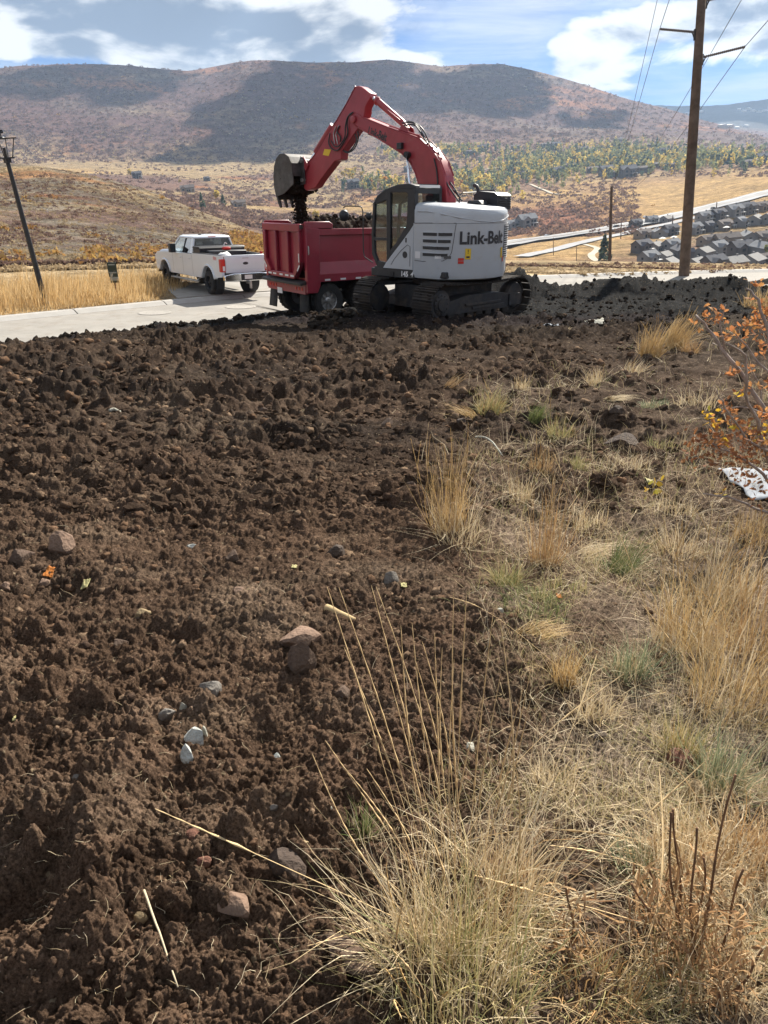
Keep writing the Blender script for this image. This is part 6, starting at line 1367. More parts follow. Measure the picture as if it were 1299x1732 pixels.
KW = {'yellow': 'golden yellow aspen', 'green': 'dull green aspen', 'conifer': 'dark narrow evergreen', 'orange': 'orange aspen'}
for nm, cx, cy, sx, sy, n, mix, rmin, hh in CLUS:
    kinds = [k for k, c in zip(('yellow', 'green', 'conifer', 'orange'), mix) for _ in range(c)]
    for i in range(n):
        for _ in range(8):
            px, py = random.gauss(cx, sx*.62), random.gauss(cy, sy*.62); P = hit(px, py, rmin)
            if P and abs(px-cx) < sx*1.5: break
        if not P: continue
        k = random.choice(kinds); put_tree(k, P, hh * random.uniform(.65, 1.25), f'{KW[k]} {nm}', f'{KW[k]} trees {nm}')
for px, py, k, h, lb in SINGLE:
    P = hit(px, py, 100)
    if P: put_tree(k, P, h, lb, None)
for k in TP:
    for p in TP[k]:
        if p.name not in usedt and p.name.startswith('tree_proto'):
            for c in list(p.children): bpy.data.objects.remove(c)
            bpy.data.objects.remove(p)
# the woods too fine to tell apart: one mesh of leaf clumps per colour
def leaf_cloud(name, m, trees, label, leaves=30, size=.10):
    rs = RNG; n = len(trees); T = np.array(trees); N = n * leaves
    P = np.repeat(T[:, :3], leaves, 0); h = np.repeat(T[:, 3], leaves)
    d = rs.normal(size=(N, 3)); d /= np.linalg.norm(d, axis=1)[:, None]; rr = rs.random(N)**.4
    c = P + np.stack([d[:, 0]*rr*h*.22, d[:, 1]*rr*h*.22, h*(.52 + d[:, 2]*rr*.45)], -1)
    a = rs.normal(size=(N, 3)); a /= np.linalg.norm(a, axis=1)[:, None]; b = np.cross(a, rs.normal(size=(N, 3))); b /= np.linalg.norm(b, axis=1)[:, None]
    s = (h * size)[:, None] * rs.uniform(.7, 1.4, (N, 1)); V = np.stack([c - a*s, c + b*s*.8, c + a*s, c - b*s*.9], 1).reshape(-1, 3)
    o = np_mesh(name, V, np.arange(N*4).reshape(-1, 4), m, False); tag(o, label, 'woods', kind='stuff'); return o
wood = {'y': [], 'g': [], 'c': []}
for cx, cy, sx, sy, n in ((1050, 270, 125, 21, 800), (1200, 270, 100, 15, 380), (900, 285, 75, 24, 430), (800, 310, 65, 16, 200), (690, 262, 60, 8, 90), (780, 255, 60, 6, 90), (640, 318, 40, 9, 60)):
    for i in range(n):
        px, py = random.gauss(cx, sx*.6), random.gauss(cy, sy*.6); P = hit(px, py, 600)
        if P: k = random.choice('ygggccy'); wood[k].append((P.x, P.y, P.z, random.uniform(9, 18)))
leaf_cloud('yellow_woodland', YL, wood['y'], 'fine mass of yellowing aspens spread through the far neighbourhood'); leaf_cloud('green_woodland', GL, wood['g'], 'fine mass of dull green trees spread through the far neighbourhood'); leaf_cloud('dark_woodland', CL, wood['c'], 'fine mass of dark evergreens spread through the far neighbourhood')

# ------------------------------------------------------------------ brush on the hills
BR1 = ramp_island_mat('grey_brush', [(.16, .10, .085), (.20, .135, .11), (.13, .085, .076), (.24, .17, .12), (.17, .098, .08)], 1.0, .35, spec=.03); BR2 = ramp_island_mat('orange_brush', [(.38, .22, .08), (.30, .16, .07), (.44, .29, .09), (.27, .17, .09)], 1.0, .35, spec=.03); BR3 = ramp_island_mat('tan_brush', [(.36, .27, .16), (.29, .22, .14), (.43, .33, .20), (.25, .20, .14)], 1.0, .35, spec=.03)
def bush_cloud(name, m, pts, label, leaves=18):
    """pts (x,y,z,r): low domes of loose twig clumps"""
    T = np.array(pts); N = len(T) * leaves; P = np.repeat(T[:, :3], leaves, 0); r = np.repeat(T[:, 3], leaves)
    d = RNG.normal(size=(N, 3)); d /= np.linalg.norm(d, axis=1)[:, None]; d[:, 2] = np.abs(d[:, 2])
    c = P + d * r[:, None] * np.array((1, 1, .75)) * RNG.uniform(.55, 1, (N, 1))
    a = RNG.normal(size=(N, 3)); a /= np.linalg.norm(a, axis=1)[:, None]; b = np.cross(a, RNG.normal(size=(N, 3))); b /= np.linalg.norm(b, axis=1)[:, None]
    s = r[:, None] * RNG.uniform(.16, .40, (N, 1)); V = np.stack([c - a*s - b*s*.5, c + a*s*.9 - b*s*.6, c + b*s], 1).reshape(-1, 3)
    # leaves of one bush share an island-free tint through welding is not needed at this size
    o = np_mesh(name, V, np.arange(N*3).reshape(-1, 3), m, False, tris=True); tag(o, label, 'brush', kind='stuff'); return o
def nz1(x, y, s): v = Vector((x, y, s * 1.7)); return .22 * mnoise.noise(v) + .12 * mnoise.noise(v * 2.1) + .06 * mnoise.noise(v * 4.3)
def scat(n, fx, r0, r1, rmin, keep):
    out = []
    a = np.asarray(fx)
    while len(out) < n:
        px, py = random.uniform(a[0], a[2]), random.uniform(a[1], a[3]); P = hit(px, py, rmin)
        if P is None: n -= 1; continue
        R = math.hypot(P.x, P.y)
        if not keep(P, R, px, py): n -= .5; continue
        out.append((P.x, P.y, P.z - .1, random.uniform(r0, r1) * (0.5 + 0.5 * min(1, R / 300))))
    return out
g1 = []; g2 = []; g3 = []
g1 += scat(3600, (-60, 285, 560, 480), .30, .85, 44, lambda P, R, x, y: R < 420 and nz1(P.x/25, P.y/25, 77) > -.08)
g3 += scat(3600, (-60, 285, 560, 480), .25, .7, 40, lambda P, R, x, y: R < 420)
g2 += scat(620, (-60, 285, 560, 470), .4, 1.2, 44, lambda P, R, x, y: R < 420 and nz1(P.x/30+9, P.y/30, 78) > .10)
g2 += scat(110, (140, 415, 300, 450), .5, 1.2, 44, lambda P, R, x, y: R < 300); g2 += scat(160, (390, 395, 450, 440), .8, 1.6, 44, lambda P, R, x, y: R < 300)
# strip of low brush beyond the right part of the street
g3 += scat(2600, (840, 446, 1420, 472), .12, .42, 36, lambda P, R, x, y: R < 90); g1 += scat(900, (840, 446, 1420, 466), .18, .5, 40, lambda P, R, x, y: R < 90)
# valley and ridge
g1 += scat(9500, (-60, 250, 1420, 400), 1.6, 4.2, 420, lambda P, R, x, y: nz1(P.x/150, P.y/150, 79) > -.06 and not (x > 1080 and y > 300)); g2 += scat(1900, (-60, 270, 1420, 400), 1.5, 3.6, 420, lambda P, R, x, y: nz1(P.x/110+5, P.y/110, 80) > .12)
g1 += scat(9000, (-60, 95, 1420, 275), 3.5, 8.0, 1500, lambda P, R, x, y: R < 4300); g2 += scat(900, (-60, 95, 1420, 275), 3.5, 8.0, 1500, lambda P, R, x, y: R < 4300 and nz1(P.x/260+5, P.y/260, 81) > .14)
g3 += scat(1600, (-60, 95, 1420, 275), 3.5, 7.0, 1500, lambda P, R, x, y: R < 4300 and nz1(P.x/300, P.y/300, 82) > .08)
bush_cloud('grey_brush', BR1, g1, 'grey purple leafless oak brush covering the hillsides'); bush_cloud('orange_brush', BR2, g2, 'patches of orange autumn brush on the hillsides'); bush_cloud('tan_brush', BR3, g3, 'tan dry sagebrush and grass clumps on the slopes')

# ------------------------------------------------------------------ clouds above the valley (out of the frame) whose shadows cross the ridge
CLM = mat('cloud_white', (0.9, 0.9, 0.9), 1.0, spec=0)
def cloud_over(px, py, rx, ry, n, seed, rmin=1200):
    P = hit(px, py, rmin); rs = random.Random(seed)
    if P is None: return []
    t = (1900 - P.z) / SDIR.z; c = P + SDIR * t; out = []
    for i in range(n):
        a = rs.random()*6.28; r = rs.random()**.6; x, y = c.x + math.cos(a)*r*rx, c.y + math.sin(a)*r*ry
        s = rs.uniform(.28, .5) * min(rx, ry) * (1.2 - .5*r); out.append((x, y, c.z + rs.uniform(-10, 50) * (1-r), s*1.2 * rs.uniform(.6, 1.1), s * rs.uniform(.6, 1.1), s*.3, rs.random()*6))
    return out
CL = []
LUMPS3 = [lump_np(ICO3, i, .40, 1.7) for i in range(4)]
for i, (px, py, rx, ry, n) in enumerate([(180, 122, 260, 200, 18), (-10, 150, 140, 240, 10), (480, 175, 230, 460, 34), (420, 240, 170, 240, 14), (620, 150, 200, 220, 18), (830, 150, 230, 280, 24), (1010, 200, 130, 180, 8), (1200, 190, 1100, 700, 34)]):
    CL += cloud_over(px, py, rx, ry, n, i, 4300 if px > 1150 else 1500)
if CL:
    o = scatter_lumps('clouds', CL, CLM, LUMPS3, smooth=True); o['kind'] = 'structure'
# ------------------------------------------------------------------ foreground: stones and clods
def depth_at(P): return P.y * math.cos(PITCH) + (CZ - P.z) * math.sin(PITCH)
STONE = {k: mat(k + '_stone', tuple(q * .8 for q in c), .85, var=.22, vscale=14, bump=.8, bscale=45, spec=.25, dirt=(0.085, .06, .042), dirt_amt=d + .22) for k, c, d in
         (('tan', (.26, .17, .12), .35), ('brown', (.13, .085, .06), .4), ('grey', (.22, .20, .175), .3), ('pale', (.44, .43, .36), .15), ('chalk', (.52, .54, .50), .1), ('red', (.20, .09, .06), .4), ('dark', (.075, .055, .045), .5), ('ochre', (.34, .25, .14), .2))}
def stone(px, py, w, hh, kind, label, aspect=.8, rot=0.0, seed=None, sink=.35, name='stone', cat='stone'):
    P = on_pad(px, py); d = depth_at(P); W = w / F * d / 2; H = hh / F * d / 2 * 1.15; sd_ = seed if seed is not None else int(px * 7 + py)
    v, f = ICO3; rs = np.random.default_rng(sd_)
    n = np.array([mnoise.noise(Vector(p) * 1.1 + Vector((sd_ % 97, 0, 0))) for p in v]); n2 = np.array([mnoise.noise(Vector(p) * 4 + Vector((0, sd_ % 89, 0))) for p in v])
    q = v * (1 + .42 * n[:, None] + .10 * n2[:, None])
    for _ in range(13):                                         # chip flat faces off the lump
        a = rs.normal(size=3); a /= np.linalg.norm(a); k = rs.uniform(.50, .80); dd = q @ a; q = q - np.outer(np.maximum(dd - k, 0), a) * .92
    q = q * (W, W * aspect, H); c, s = math.cos(rot), math.sin(rot); q = np.stack([q[:, 0]*c - q[:, 1]*s, q[:, 0]*s + q[:, 1]*c, q[:, 2]], -1)
    o = np_mesh(name, q, f, STONE[kind], True, tris=True); o.data.set_sharp_from_angle(angle=rad(20)); o.location = (P.x, P.y, P.z + H * (1 - 2*sink) * .55); tag(o, label, cat); return o
ST = [
 (512, 1093, 92, 44, 'tan', 'long flat tan stone lying behind the big upright brown stone', .7, .25), (512, 1137, 64, 78, 'brown', 'big upright brown stone in front of the long flat tan one', .9, .5),
 (354, 1175, 46, 46, 'grey', 'rounded grey stone left of the big upright brown stone', .9, 0), (324, 1268, 42, 40, 'chalk', 'whitish chalky stone, upper one of the touching white pair', .8, .3), (320, 1301, 34, 50, 'chalk', 'whitish chalky stone, lower one of the touching white pair', .7, -.6),
 (310, 1207, 16, 30, 'pale', 'thin pale stone sliver above the white pair', .5, .4), (282, 1216, 34, 30, 'grey', 'dull grey stone left of the thin pale sliver', .8, 0), (307, 1240, 18, 18, 'pale', 'tiny pale stone just above the white pair', .9, 0), (348, 1252, 14, 34, 'pale', 'narrow pale stone standing right of the white pair', .6, .1),
 (470, 1294, 15, 18, 'chalk', 'little white pebble alone in the dark soil right of the white pair', .9, 0), (660, 983, 34, 40, 'grey', 'pale grey stone near the tips of the tall seed stalks', .8, .2), (568, 922, 40, 38, 'dark', 'dark angular stone upper middle of the dug soil', .8, 0),
 (692, 838, 34, 28, 'brown', 'brown stone left of the tall golden tuft on the mound', .8, .2), (490, 1482, 80, 78, 'dark', 'big dark rock beneath the long arching straw', .9, .3), (513, 1450, 26, 20, 'ochre', 'small ochre stone sitting on the big dark rock', .8, .3),
 (592, 1652, 110, 40, 'brown', 'long brown rock near the bottom, beside the big grass clump', .5, -.65), (400, 1560, 70, 44, 'tan', 'angular tan-brown stone left of the big dark rock', .8, -.3), (622, 1690, 24, 34, 'ochre', 'ochre pebble below the long brown rock', .8, 0),
 (53, 1360, 20, 28, 'pale', 'pale pebble at the left under a clod', .6, .4), (240, 1042, 34, 26, 'ochre', 'ochre stone at the left middle of the soil', .8, .1), (105, 933, 48, 42, 'tan', 'lit tan rock over a dark hollow at the left edge', .8, .4), (40, 950, 50, 40, 'brown', 'brown rock next to the lit tan rock, at the far left', .8, 0),
 (240, 1566, 26, 30, 'ochre', 'pale ochre stone low at the left beside the thin straw', .8, .2), (10, 1000, 26, 22, 'tan', 'tan stone cut by the left frame edge', .8, 0), (78, 990, 26, 26, 'tan', 'small tan stone under the orange leaf', .8, .6), (325, 924, 20, 12, 'chalk', 'small flat white stone in the upper middle of the soil', .8, 0),
 (1102, 808, 24, 22, 'ochre', 'flat tan-pink stone beside the crumpled white sheet', .6, -.5), (1150, 1285, 56, 50, 'red', 'reddish rock under the small olive tuft at the right', .9, .2), (1172, 1345, 50, 50, 'ochre', 'buff boulder directly below the reddish rock', .9, .5), (1055, 752, 70, 50, 'dark', 'dark rock heap in the upper right strip', .8, .2), (1172, 788, 32, 26, 'dark', 'round dark stone left of the crumpled white sheet', .8, 0),
 (1040, 712, 30, 22, 'dark', 'smaller dark stone above the dark rock heap', .8, 0), (1160, 1465, 24, 14, 'grey', 'flat grey pebble at the right beside the dark green blades', .8, 0), (655, 716, 26, 18, 'brown', 'small brown stone just left of the reddish leaning tuft', .8, 0), (780, 718, 22, 20, 'dark', 'dark stone under the leaning golden tuft', .8, 0),
 (515, 692, 40, 16, 'ochre', 'buff streaked stone in the far part of the dug soil', .7, 0), (445, 695, 24, 18, 'brown', 'brown stone left of the buff streaked one', .7, 0), (845, 1040, 22, 14, 'pale', 'pale pebble at the edge of the green grass patch', .8, 0), (1018, 1247, 44, 30, 'dark', 'dark stone in the middle right between straws', .8, 0), (1140, 1215, 30, 22, 'brown', 'brown stone right of the dark middle stone', .8, 0),
 (1205, 790, 20, 14, 'tan', 'small tan stone touching the top of the white sheet', .8, 0), (555, 1388, 18, 16, 'pale', 'pale pebble left of the small green tuft', .9, 0), (130, 1320, 20, 14, 'grey', 'grey pebble above the hollow at the left', .9, 0), (465, 1385, 18, 16, 'grey', 'grey pebble under the straw, centre of the soil', .9, 0),
 (395, 946, 34, 26, 'brown', 'squat brown stone left of the dark angular stone', .9, 0), (578, 1180, 40, 26, 'brown', 'low brown stone right of the big upright brown stone', .8, 0), (795, 1260, 20, 16, 'pale', 'pale pebble between the thin stalks', .9, 0), (405, 1003, 26, 20, 'tan', 'small tan stone upper centre left', .9, 0), (205, 1090, 34, 26, 'brown', 'brown lump of stone below the ochre one', .9, .3), (330, 1430, 34, 26, 'red', 'reddish crumbly stone below the squat clods', .9, 0), (350, 1470, 38, 28, 'red', 'larger reddish crumbly stone right over the straw', .9, .4)]
for s_ in ST: stone(s_[0], s_[1], s_[2], s_[3], s_[4], s_[5], s_[6], s_[7])
WD = mat('split_wood', (.42, .31, .17), .8, var=.3, vscale=20, spec=.1)
def lying(px0, py0, px1, py1, r0, r1, m, name, label, cat, lift=.02, sag=0.0, n=8, parent=None, bump=0):
    A = on_pad(px0, py0); B = on_pad(px1, py1); P = []; R = []
    for i in range(n+1):
        t = i / n; p = A.lerp(B, t); p.z = max(gz(p.x, p.y), 0 * p.z + (A.z*(1-t) + B.z*t)) + lift + sag * math.sin(math.pi*t); P.append(p); R.append(r0 + (r1-r0)*t)
    mb = MB(); mb.path(P, R, 6); return tag(mb.build(name, m, parent, smooth=True), label, cat)
lying(551, 1040, 600, 1062, .022, .014, WD, 'wood_chunk', 'split piece of pale wood lying beside the stalk tips', 'wood')
lying(248, 1530, 306, 1700, .0035, .002, mat('straw', (.50, .42, .28), .8), 'dry_straw', 'thin dry pale stem lying low at the left on the soil', 'stem', .03)
lying(186, 701, 204, 698, .02, .015, STONE['pale'], 'stick', 'short pale stick far back on the dug soil', 'stick')
lying(805, 742, 850, 776, .010, .006, STONE['pale'], 'bent_stick', 'bleached curved stick beside the tall golden tuft', 'stick', .02, .06)
# pale scraps
def scrap(px, py, w, h, m, name, label, cat, seed, crump=.25):
    P = on_pad(px, py); d = depth_at(P); W = w / F * d; dl = h / F * d / max(.18, -ray(px, py)[2]); n = 14; u = np.linspace(-.5, .5, n); X, Y = np.meshgrid(u, u)
    ed = 1 + .35 * fbm(X * 3 + seed, Y * 3, 2, seed); x = X * W * ed; y = Y * dl * ed; z = np.abs(fbm(X * 4 + seed, Y * 4 + 3, 3, seed + 5)) * crump * min(W, dl) * 1.6 + .02
    base = np.array([[gz(P.x + x[i, j], P.y + y[i, j]) for j in range(n)] for i in range(n)]); V = np.stack([x + P.x, y + P.y, z + base], -1).reshape(-1, 3)
    o = np_mesh(name, V, grid_quads(n, n), m, True); s = o.modifiers.new('thickness', 'SOLIDIFY'); s.thickness = .004; return tag(o, label, cat)
PLA = mat('white_plastic', (.26, .28, .31), .8, spec=.1)
scrap(1275, 826, 74, 50, PLA, 'plastic_sheet', 'crumpled white plastic sheet under the orange shrub at the right edge', 'sheet', 3, .12)
scrap(930, 556, 22, 7, PLA, 'paper_scrap', 'flat white scrap on the dark soil right of the digger tracks', 'scrap', 5); scrap(1006, 547, 26, 6, STONE['pale'], 'paper_scrap', 'pale scrap on the dark soil, right of the white one', 'scrap', 6)
LEAFY = mat('fallen_yellow_leaf', (.34, .31, .15), .7, spec=.1); LEAFO = mat('fallen_orange_leaf', (.36, .13, .03), .7, spec=.1)
for px, py, w, m, lb in ((85, 974, 22, LEAFO, 'curled orange leaf on the stones at the left edge'), (145, 992, 20, LEAFY, 'pale yellow leaf on a dark clod at the left'), (32, 1230, 18, LEAFY, 'pale yellow leaf at the left edge of the soil'), (683, 996, 16, LEAFY, 'pale lobed leaf right of the pale grey stone'), (498, 962, 14, LEAFY, 'small pale leaf left of the pale grey stone'), (945, 1015, 14, LEAFO, 'orange leaf scrap in the green grass patch'), (1098, 818, 22, LEAFY, 'yellow oak leaf hanging by the upper right tufts')):
    scrap(px, py, w * .6, w * .45, m, 'fallen_leaf', lb, 'leaf', int(px), .5)

def clods():
    near = []; far = []
    while len(near) < 9000:
        px, py = random.uniform(-30, 1200), 1760 - 1180 * random.random()**1.15; P = at_z(px, py, 0)
        for _ in range(3): P = at_z(px, py, GB(P.x, P.y))
        vd = GV(P.x, P.y)
        if vd > .1 and random.random() < .7: continue
        if GE(P.x, P.y) < .2: continue
        d = depth_at(P); r = random.choice((3, 3, 4, 4, 5, 6, 8, 11, 15)) * random.uniform(.7, 1.3) / F * d * .5
        r = min(r, .085); near.append([P.x, P.y, 0, r, r*random.uniform(.7, 1), r*random.uniform(.6, .95), random.random()*6])
    A = np.array(near); A[:, 2] = pad_z(A[:, 0], A[:, 1], .03) + A[:, 5] * .25
    mid = []
    while len(mid) < 3600:
        px, py = random.uniform(-30, 1150), random.uniform(536, 860); P = at_z(px, py, -.6)
        for _ in range(5): P = at_z(px, py, GB(P.x, P.y))
        if GE(P.x, P.y) < .3 or (GV(P.x, P.y) > .2 and random.random() < .5): continue
        r = random.choice((.012, .015, .015, .02, .025, .03, .055)) * random.uniform(.8, 1.3) * (.7 + .03 * P.y); mid.append([P.x, P.y, gz(P.x, P.y) + r*.05, r*1.2, r, r*random.uniform(.6, .9), random.random()*6])
    o = scatter_lumps('brown_soil_lumps', [tuple(a) for a in mid], MCLOD, LUMPSR, smooth=False); tag(o, 'broken brown clods lying farther out over the dug soil', 'soil', kind='stuff')
    big = A[A[:, 3] > .018]; small = A[A[:, 3] <= .018]
    o = scatter_lumps('soil_clods', [tuple(a) for a in big], CLOD, LUMPS2, smooth=True); tag(o, 'crumbling brown clods lying loose over the dug soil', 'soil', kind='stuff')
    o = scatter_lumps('soil_crumbs', [tuple(a) for a in small], CLOD, LUMPS1); tag(o, 'small brown crumbs scattered between the clods', 'soil', kind='stuff')
    it = []
    for i in range(900):
        px, py = random.uniform(880, 1300), random.uniform(482, 560); z = -1.0; P = at_z(px, py, z)
        for _ in range(6): P = at_z(px, py, GB(P.x, P.y))
        if P.y > 40: continue
        r = random.choice((.02, .03, .03, .04, .05, .08)) * random.uniform(.6, 1.2); it.append((P.x, P.y, gz(P.x, P.y) + r*.1, r, r, r*.8, random.random()*6))
    for i in range(900):   # spill along the street edge and round the tracks
        px, py = random.uniform(0, 640), 0; t = random.random(); k = random.random()*3.999; 
        i0 = int(k) + 1; a, b = NEAR_EDGE[i0], NEAR_EDGE[i0+1]; t = k % 1; x = a[0] + (b[0]-a[0])*t + random.gauss(.25, .35)*.7; y = a[1] + (b[1]-a[1])*t - abs(random.gauss(0, .5)) + .15; r = random.choice((.02, .03, .05, .09)) * random.uniform(.6, 1.3); it.append((x, y, max(gz(x, y), STREET_Z) + r*.3, r, r, r*.8, random.random()*6))
    for i in range(260):
        P = on_pad(random.gauss(560, 25), random.gauss(541, 5)); r = random.choice((.03, .05, .09)) * random.uniform(.6, 1.3); it.append((P.x, P.y, P.z + r*.3, r, r, r*.8, random.random()*6))
    o = scatter_lumps('dark_soil_lumps', it, DCLOD, LUMPS1); tag(o, 'dark lumps of soil along the heap and the street edge', 'soil', kind='stuff')
clods()

# ------------------------------------------------------------------ grass
def blades(B, tip, w, bend=.25, seg=5, rng=RNG):
    """ribbons from base points B to tips; bow outwards. returns verts, quads"""
    n = len(B); t = np.linspace(0, 1, seg + 1)[None, :, None]; d = tip - B; L = np.linalg.norm(d, axis=1)[:, None, None]
    hz = d.copy(); hz[:, 2] = 0; hn = np.linalg.norm(hz, axis=1)[:, None] + 1e-6; hz /= hn
    side = np.cross(d, np.array((0, 0, 1.0)))[:, None, :]; C = B[:, None, :] + d[:, None, :] * t + side * rng.normal(0, .13, (n, 1, 1)) * np.sin(np.pi * t) + side * rng.normal(0, .05, (n, 1, 1)) * np.sin(2 * np.pi * t) - hz[:, None, :] * (L * bend * np.sin(np.pi * t) * .5) * rng.uniform(-.3, 1, (n, 1, 1)) + np.array((0, 0, 1)) * (L * bend * np.sin(np.pi * t) * .45) * rng.uniform(.2, 1, (n, 1, 1))
    a = rng.uniform(0, 2*np.pi, n); s = np.stack([np.cos(a), np.sin(a), 0*a], -1)[:, None, :]; prof_ = (1 - t**1.6 * .85) * np.asarray(w).reshape(-1, 1, 1) * .5
    V = np.stack([C - s * prof_, C + s * prof_], 2).reshape(-1, 3); k = (np.arange(n) * (seg+1) * 2)[:, None] + (np.arange(seg) * 2)[None, :]
    Q = np.stack([k, k+1, k+3, k+2], -1).reshape(-1, 4); return V, Q
def stalks(B, tip, r, head=.35, seg=22, rng=RNG, bow=.06):
    """thin stems with a knobbly seed head"""
    n = len(B); t = np.linspace(0, 1, seg + 1); d = tip - B; L = np.linalg.norm(d, axis=1)[:, None, None]
    off = rng.normal(size=(n, 3)); off[:, 2] = np.abs(off[:, 2])*.5; T = t[None, :, None]
    C = B[:, None] + d[:, None] * T + off[:, None] * L * bow * np.sin(np.pi * T)
    hd = np.asarray(head) * np.ones(n); hm = (t[None, :] > 1 - hd[:, None]).astype(float); zig = np.where(np.arange(seg+1) % 2 == 0, 1.5, 3.0)[None, :]
    R = np.asarray(r).reshape(-1, 1) * np.where(hm > 0, zig * (1.15 - .8 * np.clip((t[None, :] - (1 - hd[:, None])) / hd[:, None], 0, 1)), 1 - .35 * t[None, :])
    ax = d / np.linalg.norm(d, axis=1)[:, None]; u = np.cross(ax, np.array((0.3, 0.9, .1))); u /= np.linalg.norm(u, axis=1)[:, None]; v = np.cross(ax, u)
    P = [C + (u[:, None] * math.cos(q) + v[:, None] * math.sin(q)) * R[:, :, None] for q in (0, 2.094, 4.189)]; V = np.stack(P, 2).reshape(-1, 3)
    k = (np.arange(n) * (seg+1) * 3)[:, None, None] + (np.arange(seg) * 3)[None, :, None]; j = np.array((0, 1, 2))[None, None, :]; j2 = np.array((1, 2, 0))[None, None, :]
    Q = np.stack([k + j, k + j2, k + 3 + j2, k + 3 + j], -1).reshape(-1, 4); return V, Q
def gm(n, cols, tr=.22): return ramp_island_mat(n, cols, .75, tr, .15)
G_GOLD = gm('golden_grass', [(.56, .40, .18), (.44, .29, .12), (.66, .50, .27), (.36, .24, .11), (.60, .45, .24)]); G_STRAW = gm('straw_grass', [(.62, .50, .31), (.76, .66, .47), (.50, .38, .23), (.56, .44, .25), (.70, .60, .43)]); G_GREEN = gm('green_grass', [(.14, .19, .06), (.24, .26, .10), (.10, .14, .055), (.38, .35, .17)]); G_OLIVE = gm('olive_grass', [(.34, .32, .15), (.22, .24, .10), (.52, .43, .22), (.42, .36, .16), (.60, .48, .26)]); G_TAN = gm('orange_tan_grass', [(.50, .33, .16), (.38, .24, .11), (.58, .42, .23), (.30, .19, .10), (.46, .28, .12)]); G_BLUE = gm('grey_green_grass', [(.17, .22, .14), (.24, .28, .17), (.36, .36, .22), (.13, .17, .10)])
STALK = gm('seed_stalks', [(.60, .42, .20), (.50, .33, .14), (.68, .52, .30), (.42, .26, .11)], .2)
def up_to(P, py):
    lo, hi = 0.01, 4.0
    for _ in range(30):
        m_ = (lo + hi) / 2; d = P + Vector((0, 0, m_)) - Vector((0, 0, CZ)); yc = (d.y*math.sin(PITCH) + d.z*math.cos(PITCH)) / (d.y*math.cos(PITCH) - d.z*math.sin(PITCH))
        if 866 - F * yc > py: lo = m_
        else: hi = m_
    return lo
def tuft(px, py, top, n, label, m=G_STRAW, spread=.5, lean=(0, 0), w=.004, base=.07, st=0, sth=1.35, name='grass_tuft', m2=None, n2=0, bend=.25, cat='grass'):
    P = on_pad(px, py); H = up_to(P, top); d = depth_at(P); w = max(w, d * .00085); rng = np.random.default_rng(int(px * 3 + py))
    t = tag(empty(name, P), label, cat)
    def pts(k, hs, sp):
        a = rng.uniform(0, 6.283, k); r = base * np.sqrt(rng.random(k)) * (.6 + H); B = np.stack([r*np.cos(a), r*np.sin(a), -.02 + 0*a], -1)
        a2 = a + rng.normal(0, .7, k); l = H * hs * np.where(rng.random(k) < .3, rng.uniform(.15, .6, k), rng.uniform(.45, 1.08, k)); cl = rng.normal(0, 1, 7); ci = rng.integers(0, 7, k); a2 = a2 + cl[ci] * .9; e = np.abs(rng.normal(0, sp, k)) + np.where(rng.random(k) < .12, rng.uniform(.4, 1.1, k), 0); T = B + np.stack([np.cos(a2)*np.sin(e)*l + lean[0]*l, np.sin(a2)*np.sin(e)*l + lean[1]*l, l*np.cos(np.minimum(e, 1.4))*(1 - .3*math.hypot(*lean))], -1); T[:, 2] = np.maximum(T[:, 2], .02); return B, T
    B, T = pts(n, 1.0, spread); V, Q = blades(B, T, rng.uniform(.6, 1.2, n) * w, bend, rng=rng); o = np_mesh('blades', V, Q, m, True, t); o['kind'] = 'stuff'
    if n2: B, T = pts(n2, .7, spread * 1.3); V, Q = blades(B, T, rng.uniform(.6, 1.2, n2) * w, bend * 1.3, rng=rng); o = np_mesh('inner_blades', V, Q, m2, True, t); o['kind'] = 'stuff'
    if st: B, T = pts(st, sth, spread * .6); V, Q = stalks(B, T, np.full(st, max(.0011, d * .00030)), rng.uniform(.2, .45, st), rng=rng); o = np_mesh('seed_stalks', V, Q, STALK, True, t); o['kind'] = 'stuff'
    return t
